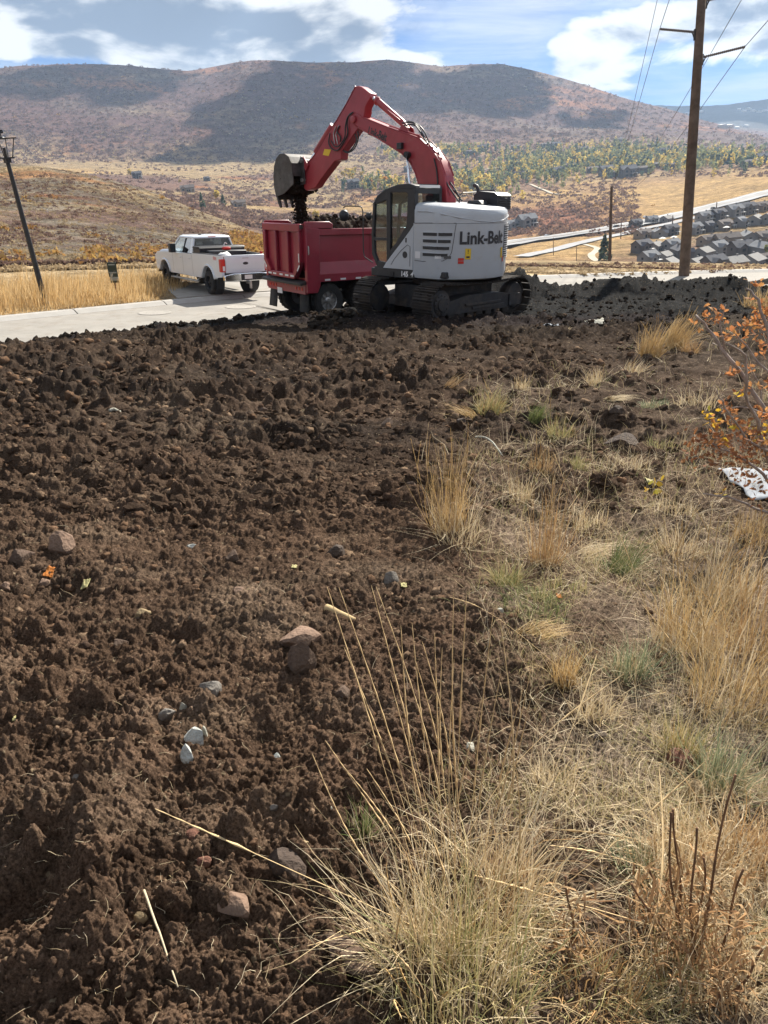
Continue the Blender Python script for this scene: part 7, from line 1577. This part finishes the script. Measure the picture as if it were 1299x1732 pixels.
TUFTS = [
 (785, 1715, 1475, 330, 'large olive and straw grass clump at the bottom centre of the picture', dict(m=G_OLIVE, spread=.62, base=.14, w=.0032, m2=G_STRAW, n2=200, st=20, sth=1.3, bend=.35)),
 (690, 1640, 1440, 240, 'straw coloured tuft spilling left out of the large bottom clump', dict(m=G_STRAW, spread=.8, base=.09, w=.003, lean=(-.25, 0), bend=.4)),
 (845, 1545, 1360, 300, 'matted straw tuft right behind the large bottom clump', dict(m=G_STRAW, spread=.75, base=.12, w=.003, lean=(.2, .1), bend=.4, m2=G_TAN, n2=140)),
 (612, 1420, 1355, 110, 'small fresh green tuft alone in the soil left of the stalks', dict(m=G_GREEN, spread=.45, base=.04, w=.003, m2=G_STRAW, n2=50)),
 (758, 880, 740, 130, 'tall golden tuft standing on the small dark mound', dict(m=G_GOLD, spread=.30, base=.10, st=26, sth=1.15, bend=.15, w=.004)),
 (775, 900, 800, 160, 'low straw fringe in front of the tall golden tuft', dict(m=G_STRAW, spread=.8, base=.12)),
 (922, 945, 800, 120, 'upright orange-tan tuft right of the tall golden one', dict(m=G_TAN, spread=.22, base=.07, st=16, sth=1.3, bend=.1)),
 (1160, 1085, 900, 190, 'big golden clump at the right with dark base', dict(m=G_GOLD, spread=.42, base=.12, st=26, sth=1.2, lean=(.12, .1), m2=G_STRAW, n2=110, w=.003)),
 (1245, 1185, 940, 200, 'big orange-gold clump nearest the right frame edge', dict(m=G_GOLD, spread=.5, base=.14, st=24, sth=1.2, lean=(.1, .05), m2=G_STRAW, n2=120, w=.003)),
 (1290, 1090, 900, 130, 'golden clump cut by the right frame edge', dict(m=G_TAN, spread=.4, base=.12, st=18, sth=1.2)),
 (1225, 1010, 880, 220, 'tall thin golden stalks behind the big right clumps', dict(m=G_STRAW, spread=.35, base=.12, st=30, sth=1.2, lean=(.15, .1))),
 (1045, 955, 885, 240, 'spiky green tuft fanning up to the right', dict(m=G_GREEN, spread=.55, base=.08, lean=(.4, .1), bend=.1, m2=G_BLUE, n2=100)),
 (855, 985, 930, 220, 'pale green tuft left of the green patch', dict(m=G_OLIVE, spread=.7, base=.08, m2=G_GREEN, n2=110)),
 (905, 1030, 985, 300, 'flat green grass patch below the orange-tan tuft', dict(m=G_GREEN, spread=1.1, base=.20, bend=.5, m2=G_OLIVE, n2=200)),
 (960, 1000, 965, 160, 'low olive fringe right of the flat green patch', dict(m=G_OLIVE, spread=1.0, base=.14, bend=.5)),
 (1098, 605, 535, 260, 'golden tuft at the upper right, left one of the leaning pair', dict(m=G_GOLD, spread=.22, base=.13, lean=(.2, 0), w=.005, st=14)),
 (1140, 590, 520, 260, 'golden tuft at the upper right, right one of the leaning pair', dict(m=G_GOLD, spread=.22, base=.13, lean=(.3, 0), w=.005, st=14)),
 (1165, 600, 565, 120, 'low tan tuft at the right foot of the leaning pair', dict(m=G_TAN, spread=.6, base=.15)),
 (828, 700, 645, 220, 'olive-gold tuft leaning left and right below the soil edge', dict(m=G_OLIVE, spread=.6, base=.14, lean=(.15, .1), st=10, sth=1.3, m2=G_GOLD, n2=100)),
 (800, 705, 660, 120, 'flattened golden tuft swept to the left', dict(m=G_GOLD, spread=.3, base=.08, lean=(-.9, -.3), bend=.3)),
 (755, 660, 620, 90, 'reddish dry tuft leaning right at the soil edge', dict(m=G_TAN, spread=.3, base=.08, lean=(.9, .2), bend=.15)),
 (903, 718, 672, 200, 'short fresh green tuft between the straw tufts', dict(m=G_GREEN, spread=.3, base=.07, lean=(.3, 0))),
 (1005, 655, 615, 120, 'thin upright straw tuft above the combed flat one', dict(m=G_STRAW, spread=.4, base=.10, st=6)),
 (1030, 675, 650, 200, 'straw tuft combed flat to the lower right', dict(m=G_STRAW, spread=.25, base=.10, lean=(1.4, -.8), bend=.35)),
 (945, 735, 690, 150, 'mixed brown tuft right of the short green one', dict(m=G_OLIVE, spread=.7, base=.12, st=6)),
 (970, 790, 760, 180, 'yellow-green low tuft in the middle of the strip', dict(m=G_OLIVE, spread=.8, base=.12, m2=G_GREEN, n2=60)),
 (915, 800, 755, 120, 'sparse tan tuft above the upright orange-tan one', dict(m=G_TAN, spread=.4, base=.10, st=12, sth=1.6)),
 (955, 1155, 1085, 170, 'small golden tuft just right of the tall seed stalks', dict(m=G_GOLD, spread=.4, base=.06)),
 (1065, 1135, 1060, 220, 'grey-green tuft left of the big golden clump', dict(m=G_BLUE, spread=.6, base=.08, m2=G_STRAW, n2=140)),
 (1155, 1270, 1200, 200, 'small olive tuft growing over the reddish rock', dict(m=G_OLIVE, spread=.55, base=.07, m2=G_GOLD, n2=80)),
 (1215, 1320, 1225, 240, 'grey-green tuft below the big orange-gold clump', dict(m=G_BLUE, spread=.65, base=.09, m2=G_STRAW, n2=160)),
 (1065, 1475, 1400, 160, 'dark green blades in front of the dry weed', dict(m=G_BLUE, spread=.7, base=.07, lean=(-.2, 0))),
 (1150, 1480, 1360, 300, 'bushy straw tuft behind the dark stems of the dry weed', dict(m=G_STRAW, spread=.9, base=.12, bend=.6, m2=G_TAN, n2=180)),
 (1260, 1470, 1350, 300, 'orange-tan tuft by the right frame edge beside the dry weed', dict(m=G_TAN, spread=.8, base=.12, bend=.5, m2=G_STRAW, n2=160)),
 (1000, 1700, 1600, 220, 'low tan clump at the bottom right of the large one', dict(m=G_TAN, spread=1.0, base=.12, bend=.5, m2=G_OLIVE, n2=100)),
 (1240, 1690, 1590, 240, 'straw tuft in the bottom right corner', dict(m=G_STRAW, spread=.9, base=.14, bend=.5)),
 (1110, 690, 668, 200, 'flat pale green mat below the leaning pair', dict(m=G_BLUE, spread=1.2, base=.22, bend=.5, m2=G_STRAW, n2=160)),
 (1180, 690, 650, 220, 'flat straw mat at the foot of the orange shrub', dict(m=G_STRAW, spread=1.1, base=.28, bend=.5)),
 (1120, 760, 730, 160, 'dull olive tuft left of the orange shrub', dict(m=G_OLIVE, spread=.9, base=.16)),
 (1000, 880, 845, 160, 'low straw tuft above the spiky green one', dict(m=G_STRAW, spread=1.0, base=.14, bend=.5)),
 (960, 560, 548, 30, 'tiny wisp of straw on the dark soil behind the tracks', dict(m=G_STRAW, spread=.8, base=.05)),
 (1150, 920, 870, 160, 'tan fringe in front of the crumpled white sheet', dict(m=G_STRAW, spread=.6, base=.14, st=12, sth=1.4)),
 (1275, 905, 850, 160, 'golden fringe below the crumpled white sheet', dict(m=G_GOLD, spread=.5, base=.14, st=12, sth=1.3)),
 (880, 660, 632, 110, 'thin straw wisp at the dark soil edge, above the short green tuft', dict(m=G_STRAW, spread=.5, base=.12, st=8)),
 (1070, 640, 600, 120, 'ragged straw tuft left of the leaning golden pair', dict(m=G_STRAW, spread=.7, base=.14, st=6, lean=(.3, 0))),
 (1060, 790, 750, 150, 'matted pale straw around the dark rock heap', dict(m=G_STRAW, spread=1.1, base=.2, bend=.5)),
 (1130, 860, 815, 150, 'pale straw mat left of the white sheet', dict(m=G_STRAW, spread=1.1, base=.2, bend=.5)),
 (880, 840, 790, 120, 'sparse straw wisps between the tall golden and orange-tan tufts', dict(m=G_STRAW, spread=.6, base=.10, st=10)),
 (990, 925, 890, 180, 'pale combed straw lying right of the orange-tan tuft', dict(m=G_STRAW, spread=.3, base=.1, lean=(1.3, -.3), bend=.3)),
 (900, 1075, 1040, 200, 'golden straw lying flat at the foot of the green patch', dict(m=G_GOLD, spread=.3, base=.12, lean=(1.4, .1), bend=.3)),
 (1010, 1210, 1150, 160, 'loose straw tuft right of the small golden tuft', dict(m=G_STRAW, spread=.9, base=.1, bend=.5)),
 (940, 1330, 1270, 200, 'straw tuft between the tall stalks and the buff boulder', dict(m=G_STRAW, spread=1.0, base=.1, bend=.5)),
 (1285, 520, 478, 200, 'orange-gold tuft at the right end of the soil heap', dict(m=G_GOLD, spread=.4, base=.35, w=.008)),
]
for px, py, tp, n, lb, kw in TUFTS: tuft(px, py, tp, n, lb, **kw)
# the tall seed stalks in front, each with its own tip
def tip_at(B, px, py, dy): r = Vector(ray(px, py)); t = min(B.y + dy, on_pad(px, py).y * .93) / r.y; return Vector((0, 0, CZ)) + r * t
def tall_stalks():
    root = on_pad(765, 1560); t = tag(empty('tall_seed_grass', root), 'tall thin golden stalks with knobbly seed heads rising in front of the dug soil', 'grass')
    tips = [(553, 992), (573, 993), (628, 990), (636, 992), (678, 1058), (697, 1054), (714, 1085), (735, 1070), (748, 1095), (767, 1012), (768, 1115), (789, 1006), (835, 1030), (846, 1050), (582, 1095), (528, 1275), (550, 1252), (577, 1292), (534, 1365), (847, 1140), (885, 1165), (897, 1185), (520, 1600), (905, 1100), (700, 1110), (660, 1150), (815, 1180), (620, 1300)]
    for i, (px, py) in enumerate(tips):
        b = on_pad(765 + (px - 720) * .22 + random.uniform(-25, 25), 1560 + random.uniform(-40, 60)); T = tip_at(b, px, py, random.uniform(.0, .16)); B = np.array([b - root]); TT = np.array([T - root])
        V, Q = stalks(B, TT, np.array([.00098]), random.uniform(.38, .6), 30, np.random.default_rng(i), bow=.03); np_mesh('stalk', V, Q, STALK, True, t)
tall_stalks()
def long_straws():
    L = [((800, 1640), (262, 1368), .25, 'long arching straw whose seed head reaches far left over the soil', .0018), ((900, 1560), (1190, 1290), .1, 'long straw leaning right with a feathery seed head', .0016), ((760, 1500), (1055, 1140), .25, 'straw slanting up right across the middle of the strip', .0014), ((840, 1500), (1010, 1105), .2, 'second straw slanting up right, steeper than its neighbour', .0014),
         ((1240, 1620), (800, 1480), .0, 'long pale straw lying across the lower right ground', .0018), ((880, 1732), (1115, 1300), .1, 'whitish straight straw crossing the dry weed', .0018), ((1270, 1560), (930, 1430), .05, 'thin pale straw above the long lying one', .0014), ((640, 1480), (1080, 1420), .1, 'straw arching level to the right behind the large clump', .0014), ((900, 1700), (1290, 1560), .05, 'brownish straw low at the bottom right', .0018), ((1010, 1180), (760, 1010), .1, 'fine dark straw crossing towards the tall stalks', .001)]
    for i, (b, tp, dy, lb, r) in enumerate(L):
        B = on_pad(*b); T = tip_at(B, tp[0], tp[1], dy + .35 * (b[1] - tp[1]) / 400.0); Bn = np.array([[0, 0, 0.]]); Tn = np.array([T - B]); V, Q = stalks(Bn, Tn, np.array([r]), .32, 34, np.random.default_rng(50 + i), bow=.09); o = np_mesh('long_straw', V, Q, STALK, True); o.location = B; tag(o, lb, 'straw')
long_straws()
# dry weed with dark woody stems, bottom right
def weed():
    STEM = mat('dark_dry_stem', (.15, .085, .05), .85, var=.4, vscale=25, spec=.1); LF = ramp_island_mat('withered_leaves', [(.30, .17, .08), (.38, .24, .12), (.22, .12, .06), (.45, .32, .18)], .9, .2, .1)
    specs = [('dry_weed', 'withered brown weed with a cluster of dark upright stems at the lower right', (1160, 1640), [((1140, 1600), (1145, 1365)), ((1165, 1640), (1248, 1312)), ((1150, 1620), (1132, 1380)), ((1175, 1640), (1172, 1405)), ((1185, 1620), (1186, 1450)), ((1110, 1600), (1100, 1465)), ((1145, 1650), (1075, 1490)), ((1200, 1640), (1262, 1470))], 520),
             ('dry_weed', 'single dark crook-tipped weed stem between the two lower clumps', (958, 1640), [((958, 1640), (964, 1478))], 60),
             ('dry_weed', 'curved dark twig rising at the bottom right frame edge', (1215, 1715), [((1215, 1715), (1296, 1600)), ((1200, 1725), (1232, 1650))], 60)]
    for nm, lb, rt, sts, nl in specs:
        R = on_pad(*rt); t = tag(empty(nm, R), lb, 'weed')
        for j, (b, tp) in enumerate(sts):
            B = on_pad(*b); T = tip_at(B, tp[0], tp[1], .03); P = []; k = 9
            for i in range(k + 1): u = i / k; p = B.lerp(T, u) + Vector((math.sin(u*5 + j)*.012, math.cos(u*4 + j)*.01, 0)); P.append(p - R)
            mb = MB(); mb.path(P, [.0036 - .0014*(i/k) for i in range(k)] + [.0030], 7); mb.build('stem', STEM, t, smooth=True)
        n = nl; rs = np.random.default_rng(len(sts)); a = rs.uniform(0, 6.283, n); r = .16 * rs.random(n)**.7 * (1 if nl > 100 else .35); z = rs.random(n)**1.6 * .24; B = np.stack([r*np.cos(a), r*np.sin(a), z], -1); d = rs.normal(size=(n, 3)) * .034; V, Q = blades(B, B + d + np.array((0, 0, .006)), rs.uniform(.004, .009, n), .9, 4, rs); o = np_mesh('withered_leaves', V, Q, LF, True, t); o['kind'] = 'stuff'
weed()
# straw litter and short turf over the strip
def litter():
    BARE = [(on_pad(1010, 1590), .13), (on_pad(985, 1500), .12), (on_pad(1035, 1545), .09), (on_pad(1030, 1060), .22), (on_pad(960, 1060), .16), (on_pad(1260, 1400), .12), (on_pad(1110, 730), .5), (on_pad(1000, 720), .4)]
    def pick(n, xr, yr, cond):
        out = []
        while len(out) < n:
            px, py = random.uniform(*xr), random.uniform(*yr); z = 0; P = at_z(px, py, -.3)
            for _ in range(4): P = at_z(px, py, GB(P.x, P.y))
            if any((P.x-b.x)**2 + (P.y-b.y)**2 < r*r for b, r in BARE) and random.random() < .88: continue
            if cond(P): out.append((P.x, P.y))
        A = np.array(out); return np.stack([A[:, 0], A[:, 1], pad_z(A[:, 0], A[:, 1], .03)], -1)
    def veg(P): v = GV(P.x, P.y); return v > random.uniform(-.25, .35) and (nz1(P.x*.9, P.y*.9, 305) > (-.06 if P.y < 4.2 else .03)) and nz1(P.x*1.5, P.y*1.5, 301) > random.uniform(-.5, .12)
    B = pick(6000, (640, 1340), (560, 1760), veg); n = len(B); dep = B[:, 1]*.92 + (CZ - B[:, 2])*.39; a = RNG.uniform(0, 6.283, n); l = RNG.uniform(.02, .10, n) * (1 + dep*.25) * RNG.choice([.5, 1, 1.6], n)
    T = B + np.stack([np.cos(a)*l, np.sin(a)*l, RNG.uniform(-.02, .25, n)*l], -1); B[:, 2] += .006; T[:, 2] += .012; V, Q = blades(B, T, np.maximum(.0016, dep*.00055), .3, 3); o = np_mesh('straw_litter', V, Q, G_STRAW, True); tag(o, 'dead straw littered over the pale strip of ground', 'straw', kind='stuff')
    B = pick(5000, (640, 1340), (560, 1760), lambda P: veg(P) and nz1(P.x*2.5, P.y*2.5, 303) > .0); n = len(B); dep = B[:, 1]*.92 + (CZ - B[:, 2])*.39; a = RNG.uniform(0, 6.283, n); l = RNG.uniform(.03, .09, n) * (1 + dep*.12); e = RNG.uniform(.2, 1.3, n)
    T = B + np.stack([np.cos(a)*l*np.sin(e), np.sin(a)*l*np.sin(e), l*np.cos(e)], -1); V, Q = blades(B, T, np.maximum(.0018, dep*.0006), .3, 3); o = np_mesh('short_grass', V, Q, G_OLIVE, True); tag(o, 'short olive and straw grass growing between the tufts', 'grass', kind='stuff')
    B = pick(2400, (640, 1340), (560, 1700), veg); n = len(B); dep = B[:, 1]*.92 + (CZ - B[:, 2])*.39; a = RNG.uniform(0, 6.283, n); l = RNG.uniform(.12, .34, n); e = RNG.uniform(.1, 1.0, n)
    T = B + np.stack([np.cos(a)*l*np.sin(e), np.sin(a)*l*np.sin(e), l*np.cos(e)], -1); V, Q = blades(B, T, np.maximum(.0014, dep*.0005), .3, 5); o = np_mesh('loose_stems', V, Q, G_STRAW, True); tag(o, 'sparse single dry stems standing over the strip', 'grass', kind='stuff')
    B = pick(700, (0, 800), (600, 1740), lambda P: True); n = len(B); dep = B[:, 1]*.92 + (CZ - B[:, 2])*.39; a = RNG.uniform(0, 6.283, n); l = RNG.uniform(.01, .05, n) * (1 + dep*.3); B[:, 2] += .01
    T = B + np.stack([np.cos(a)*l, np.sin(a)*l, RNG.uniform(-.1, .4, n)*l], -1); V, Q = blades(B, T, np.maximum(.0012, dep*.0004), .3, 3); o = np_mesh('root_bits', V, Q, G_STRAW, True); tag(o, 'bits of root and straw strewn over the dug soil', 'straw', kind='stuff')
litter()
# golden verge grass beyond the kerb, left
def verge():
    out = []
    while len(out) < 26000:
        k = random.uniform(0, 1); s = random.uniform(22, 48); p = along(FE, cum, s); i = min(max(int(np.searchsorted(cum, s)), 1), len(FE)-1); a, b = FE[i-1], FE[i]; l = math.hypot(b[0]-a[0], b[1]-a[1]); nx, ny = -(b[1]-a[1])/l, (b[0]-a[0])/l
        o = random.random()**1.3 * 7.5 + .18; x, y = p[0] + nx*o, p[1] + ny*o
        if x > -8.4 + (y - 28)*-.12 and x > -9.0: 
            if not (x < -7.6 and y < 26.5): continue
        if nz1(x*.9, y*.9, 401) < -.22 and o > 1: continue
        out.append((x, y, tz(x, y), 1.0 if o > .6 else .6))
    # a few rows spill round the front wheel of the pickup
    for i in range(2600):
        x, y = random.gauss(-8.4, .9), random.gauss(30.2, 1.5)
        if x < -7.6: out.append((x, y, STREET_Z + .07, .7))
    A = np.array(out); n = len(A); B = A[:, :3].copy(); B[:, 2] -= .05; pt = .68 + 1.9 * fbm(A[:, 0]*.9, A[:, 1]*.9, 4, 402, .6); l = RNG.uniform(.45, .95, n) * A[:, 3] * np.clip(pt, .35, 1.2); a = RNG.uniform(0, 6.283, n); e = np.abs(RNG.normal(0, .28, n))
    T = B + np.stack([np.cos(a)*np.sin(e)*l + .1*l, np.sin(a)*np.sin(e)*l, np.cos(e)*l], -1); V, Q = blades(B, T, RNG.uniform(.012, .026, n), .15, 3); o = np_mesh('verge_grass', V, Q, G_VERGE, True); tag(o, 'tall golden grass along the far side of the street at the left', 'grass', kind='stuff')
G_VERGE = gm('verge_gold', [(.60, .42, .20), (.50, .33, .14), (.68, .52, .29), (.42, .27, .12), (.58, .45, .26)], .4)
verge()
# orange leaved oak shrub at the right edge
def shrub():
    R = on_pad(1345, 880); t = tag(empty('oak_shrub', R), 'sprawling oak shrub with bare grey twigs and orange lobed leaves at the right edge', 'shrub')
    BK = mat('grey_twig_bark', (.27, .22, .19), .8, var=.25, vscale=20, spec=.2); D = R.y; tips = []
    def pt(px, py, dy): r = Vector(ray(px, py)); tt = (D + dy) / r.y; return Vector((0, 0, CZ)) + r * tt
    def br(pts, r0, dy0=0, dy1=0): 
        P = [pt(x, y, dy0 + (dy1-dy0)*i/(len(pts)-1)) for i, (x, y) in enumerate(pts)]; k = len(P); Pn = []
        for i in range(k-1):
            for u in (0, .33, .67): Pn.append(P[i].lerp(P[i+1], u) + Vector((random.uniform(-1, 1), random.uniform(-1, 1), random.uniform(-1, 1)))*.008)
        Pn.append(P[-1]); mb = MB(); mb.path([p - R for p in Pn], [r0*(1 - .72*i/len(Pn)) for i in range(len(Pn))], 7); mb.build('branch', BK, t, smooth=True); tips.append(P)
    br([(1345, 880), (1330, 760), (1299, 700), (1258, 640), (1222, 590), (1197, 555), (1177, 533)], .020, 0, .5)
    br([(1330, 760), (1310, 640), (1299, 560), (1280, 505), (1262, 488)], .016, 0, .2); br([(1345, 880), (1300, 780), (1280, 710), (1262, 668), (1262, 600), (1228, 580)], .014, 0, -.3)
    br([(1222, 590), (1218, 545), (1228, 515)], .007, .35, .4); br([(1258, 640), (1232, 600), (1205, 580)], .006, .2, .5); br([(1299, 700), (1262, 690), (1235, 690)], .007, .1, .1); br([(1345, 880), (1290, 800), (1245, 770), (1205, 750)], .012, -.1, -.2); br([(1345, 880), (1280, 860), (1230, 840), (1190, 835)], .010, -.2, -.4); br([(1310, 640), (1270, 600), (1240, 560)], .008, .1, .3); br([(1330, 780), (1260, 740), (1225, 690), (1212, 660)], .008, -.1, -.2); br([(1345, 880), (1330, 800), (1290, 740), (1285, 660), (1270, 620)], .010, .2, .3)
    OR = ramp_island_mat('orange_oak_leaves', [(.48, .21, .08), (.40, .17, .07), (.52, .28, .10), (.34, .14, .06)], .7, .45, .2); BRN = ramp_island_mat('brown_oak_leaves', [(.24, .10, .05), (.32, .15, .07), (.20, .085, .045), (.40, .20, .08)], .8, .3, .15); YE = ramp_island_mat('yellow_oak_leaves', [(.70, .45, .04), (.62, .38, .05), (.55, .50, .08)], .7, .45, .2)
    out = [(0, 0), (.12, .10), (.10, .22), (.30, .30), (.16, .40), (.34, .56), (.16, .60), (.22, .80), (.06, .84), (0, 1.0), (-.06, .84), (-.22, .80), (-.16, .60), (-.34, .56), (-.16, .40), (-.30, .30), (-.10, .22), (-.12, .10)]
    def leaves(name, m, cl, size):
        V = []; Fs = []
        for (px, py, rad_, n, dy) in cl:
            c = pt(px, py, dy); d = depth_at(c)
            for i in range(n):
                o = Vector((random.gauss(0, 1), random.gauss(0, 1), random.gauss(0, .8))) * (rad_ / F * d) * .55; ax = Vector((random.gauss(0, 1), random.gauss(0, 1), random.gauss(.1, .8))).normalized(); sd_ = ax.orthogonal().normalized(); sd_ = (Matrix.Rotation(random.random()*6.28, 3, ax) @ sd_); nr = ax.cross(sd_); s = size * random.uniform(.6, 1.2); k = len(V)
                for (x, y) in out: V.append(c + o - R + (sd_*x + ax*y + nr*(.18*y*y - .3*abs(x)))*s)
                V.append(c + o - R + ax*.5*s); q = len(out)
                for j in range(q): Fs.append((k+j, k+(j+1) % q, k+q))
        mb = MB(); mb.v = [tuple(v) for v in V]; mb.f = Fs; mb.m = [0]*len(Fs); o = mb.build(name, m, t); o['kind'] = 'stuff'
    leaves('orange_leaves', OR, [(1203, 520, 10, 8, .4), (1198, 535, 12, 10, .4), (1217, 530, 14, 14, .4), (1214, 541, 12, 9, .4), (1170, 543, 8, 5, .5), (1183, 556, 6, 4, .5), (1245, 558, 16, 16, .3), (1263, 552, 14, 14, .3), (1228, 568, 10, 9, .4), (1258, 575, 14, 10, .3), (1290, 530, 18, 22, .2), (1292, 560, 20, 24, .2), (1280, 545, 14, 12, .2), (1295, 590, 14, 14, .2), (1275, 480, 12, 8, .2), (1294, 510, 14, 14, .2), (1235, 632, 10, 6, .2), (1275, 620, 10, 8, .2), (1290, 650, 16, 12, .1), (1232, 685, 12, 8, 0), (1255, 660, 10, 6, .1), (1208, 722, 16, 14, -.1), (1240, 706, 18, 16, 0), (1262, 728, 22, 22, 0), (1290, 700, 20, 18, 0), (1222, 755, 16, 12, -.2), (1285, 765, 20, 14, -.1), (1256, 620, 8, 5, .2), (1268, 505, 8, 4, .3)], .043)
    leaves('yellow_leaves', YE, [(1196, 702, 12, 9, -.1), (1205, 712, 8, 6, -.1), (1247, 722, 8, 5, 0), (1282, 722, 12, 9, 0), (1226, 748, 6, 4, -.2), (1246, 670, 8, 5, 0), (1287, 738, 10, 6, -.1), (1226, 832, 5, 3, -.3)], .05)
    leaves('brown_leaves', BRN, [(1230, 770, 44, 85, -.2), (1270, 790, 44, 85, -.1), (1200, 760, 34, 50, -.2), (1290, 740, 34, 60, 0), (1250, 740, 40, 75, -.1), (1180, 740, 26, 28, -.1), (1290, 830, 30, 22, -.2)], .038)
shrub()
def sprig():
    R = on_pad(1105, 838); t = tag(empty('oak_sprig', R), 'tiny oak sprig with a few yellow and orange leaves among the strip grass', 'shrub')
    BK = bpy.data.materials['grey_twig_bark']; mb = MB(); mb.path([(0, 0, 0), (.01, 0, .06), (-.01, .01, .13)], .003, 6); mb.build('branch', BK, t)
    V = []; Fs = []
    for i in range(12):
        c = Vector((random.gauss(0, .04), random.gauss(0, .03), random.uniform(.03, .16))); a = Vector((random.gauss(0, 1), random.gauss(0, 1), random.gauss(0, 1))).normalized(); b = a.orthogonal(); k = len(V)
        for u, v in ((0, 0), (.3, .4), (.22, .8), (0, 1), (-.22, .8), (-.3, .4)): V.append(c + b*u*.05 + a*v*.05)
        Fs.append(tuple(range(k, k+6)))
    mb = MB(); mb.v = [tuple(v) for v in V]; mb.f = Fs; mb.m = [0]*len(Fs); o = mb.build('leaves', bpy.data.materials['yellow_oak_leaves'], t); o['kind'] = 'stuff'
sprig()
# ------------------------------------------------------------------ haze
def haze():
    zlo = float(T_Z.min()) - 12; zhi = float(T_Z.max()) + 25
    mb = MB(); mb.box(-9500, 9500, -9500, 9500, zlo, zhi); m = bpy.data.materials.new('haze'); m.use_nodes = True; nt = m.node_tree; N = nt.nodes; N.clear()
    pv = N.new('ShaderNodeVolumePrincipled'); pv.inputs['Color'].default_value = (0.50, 0.70, 1.0, 1); pv.inputs['Density'].default_value = HAZE; pv.inputs['Anisotropy'].default_value = 0.25
    out = N.new('ShaderNodeOutputMaterial'); nt.links.new(pv.outputs[0], out.inputs['Volume']); o = mb.build('haze', m); o['kind'] = 'stuff'; o['label'] = 'thin blue air between the camera and the far ridge'
HAZE = 0.000065
haze()
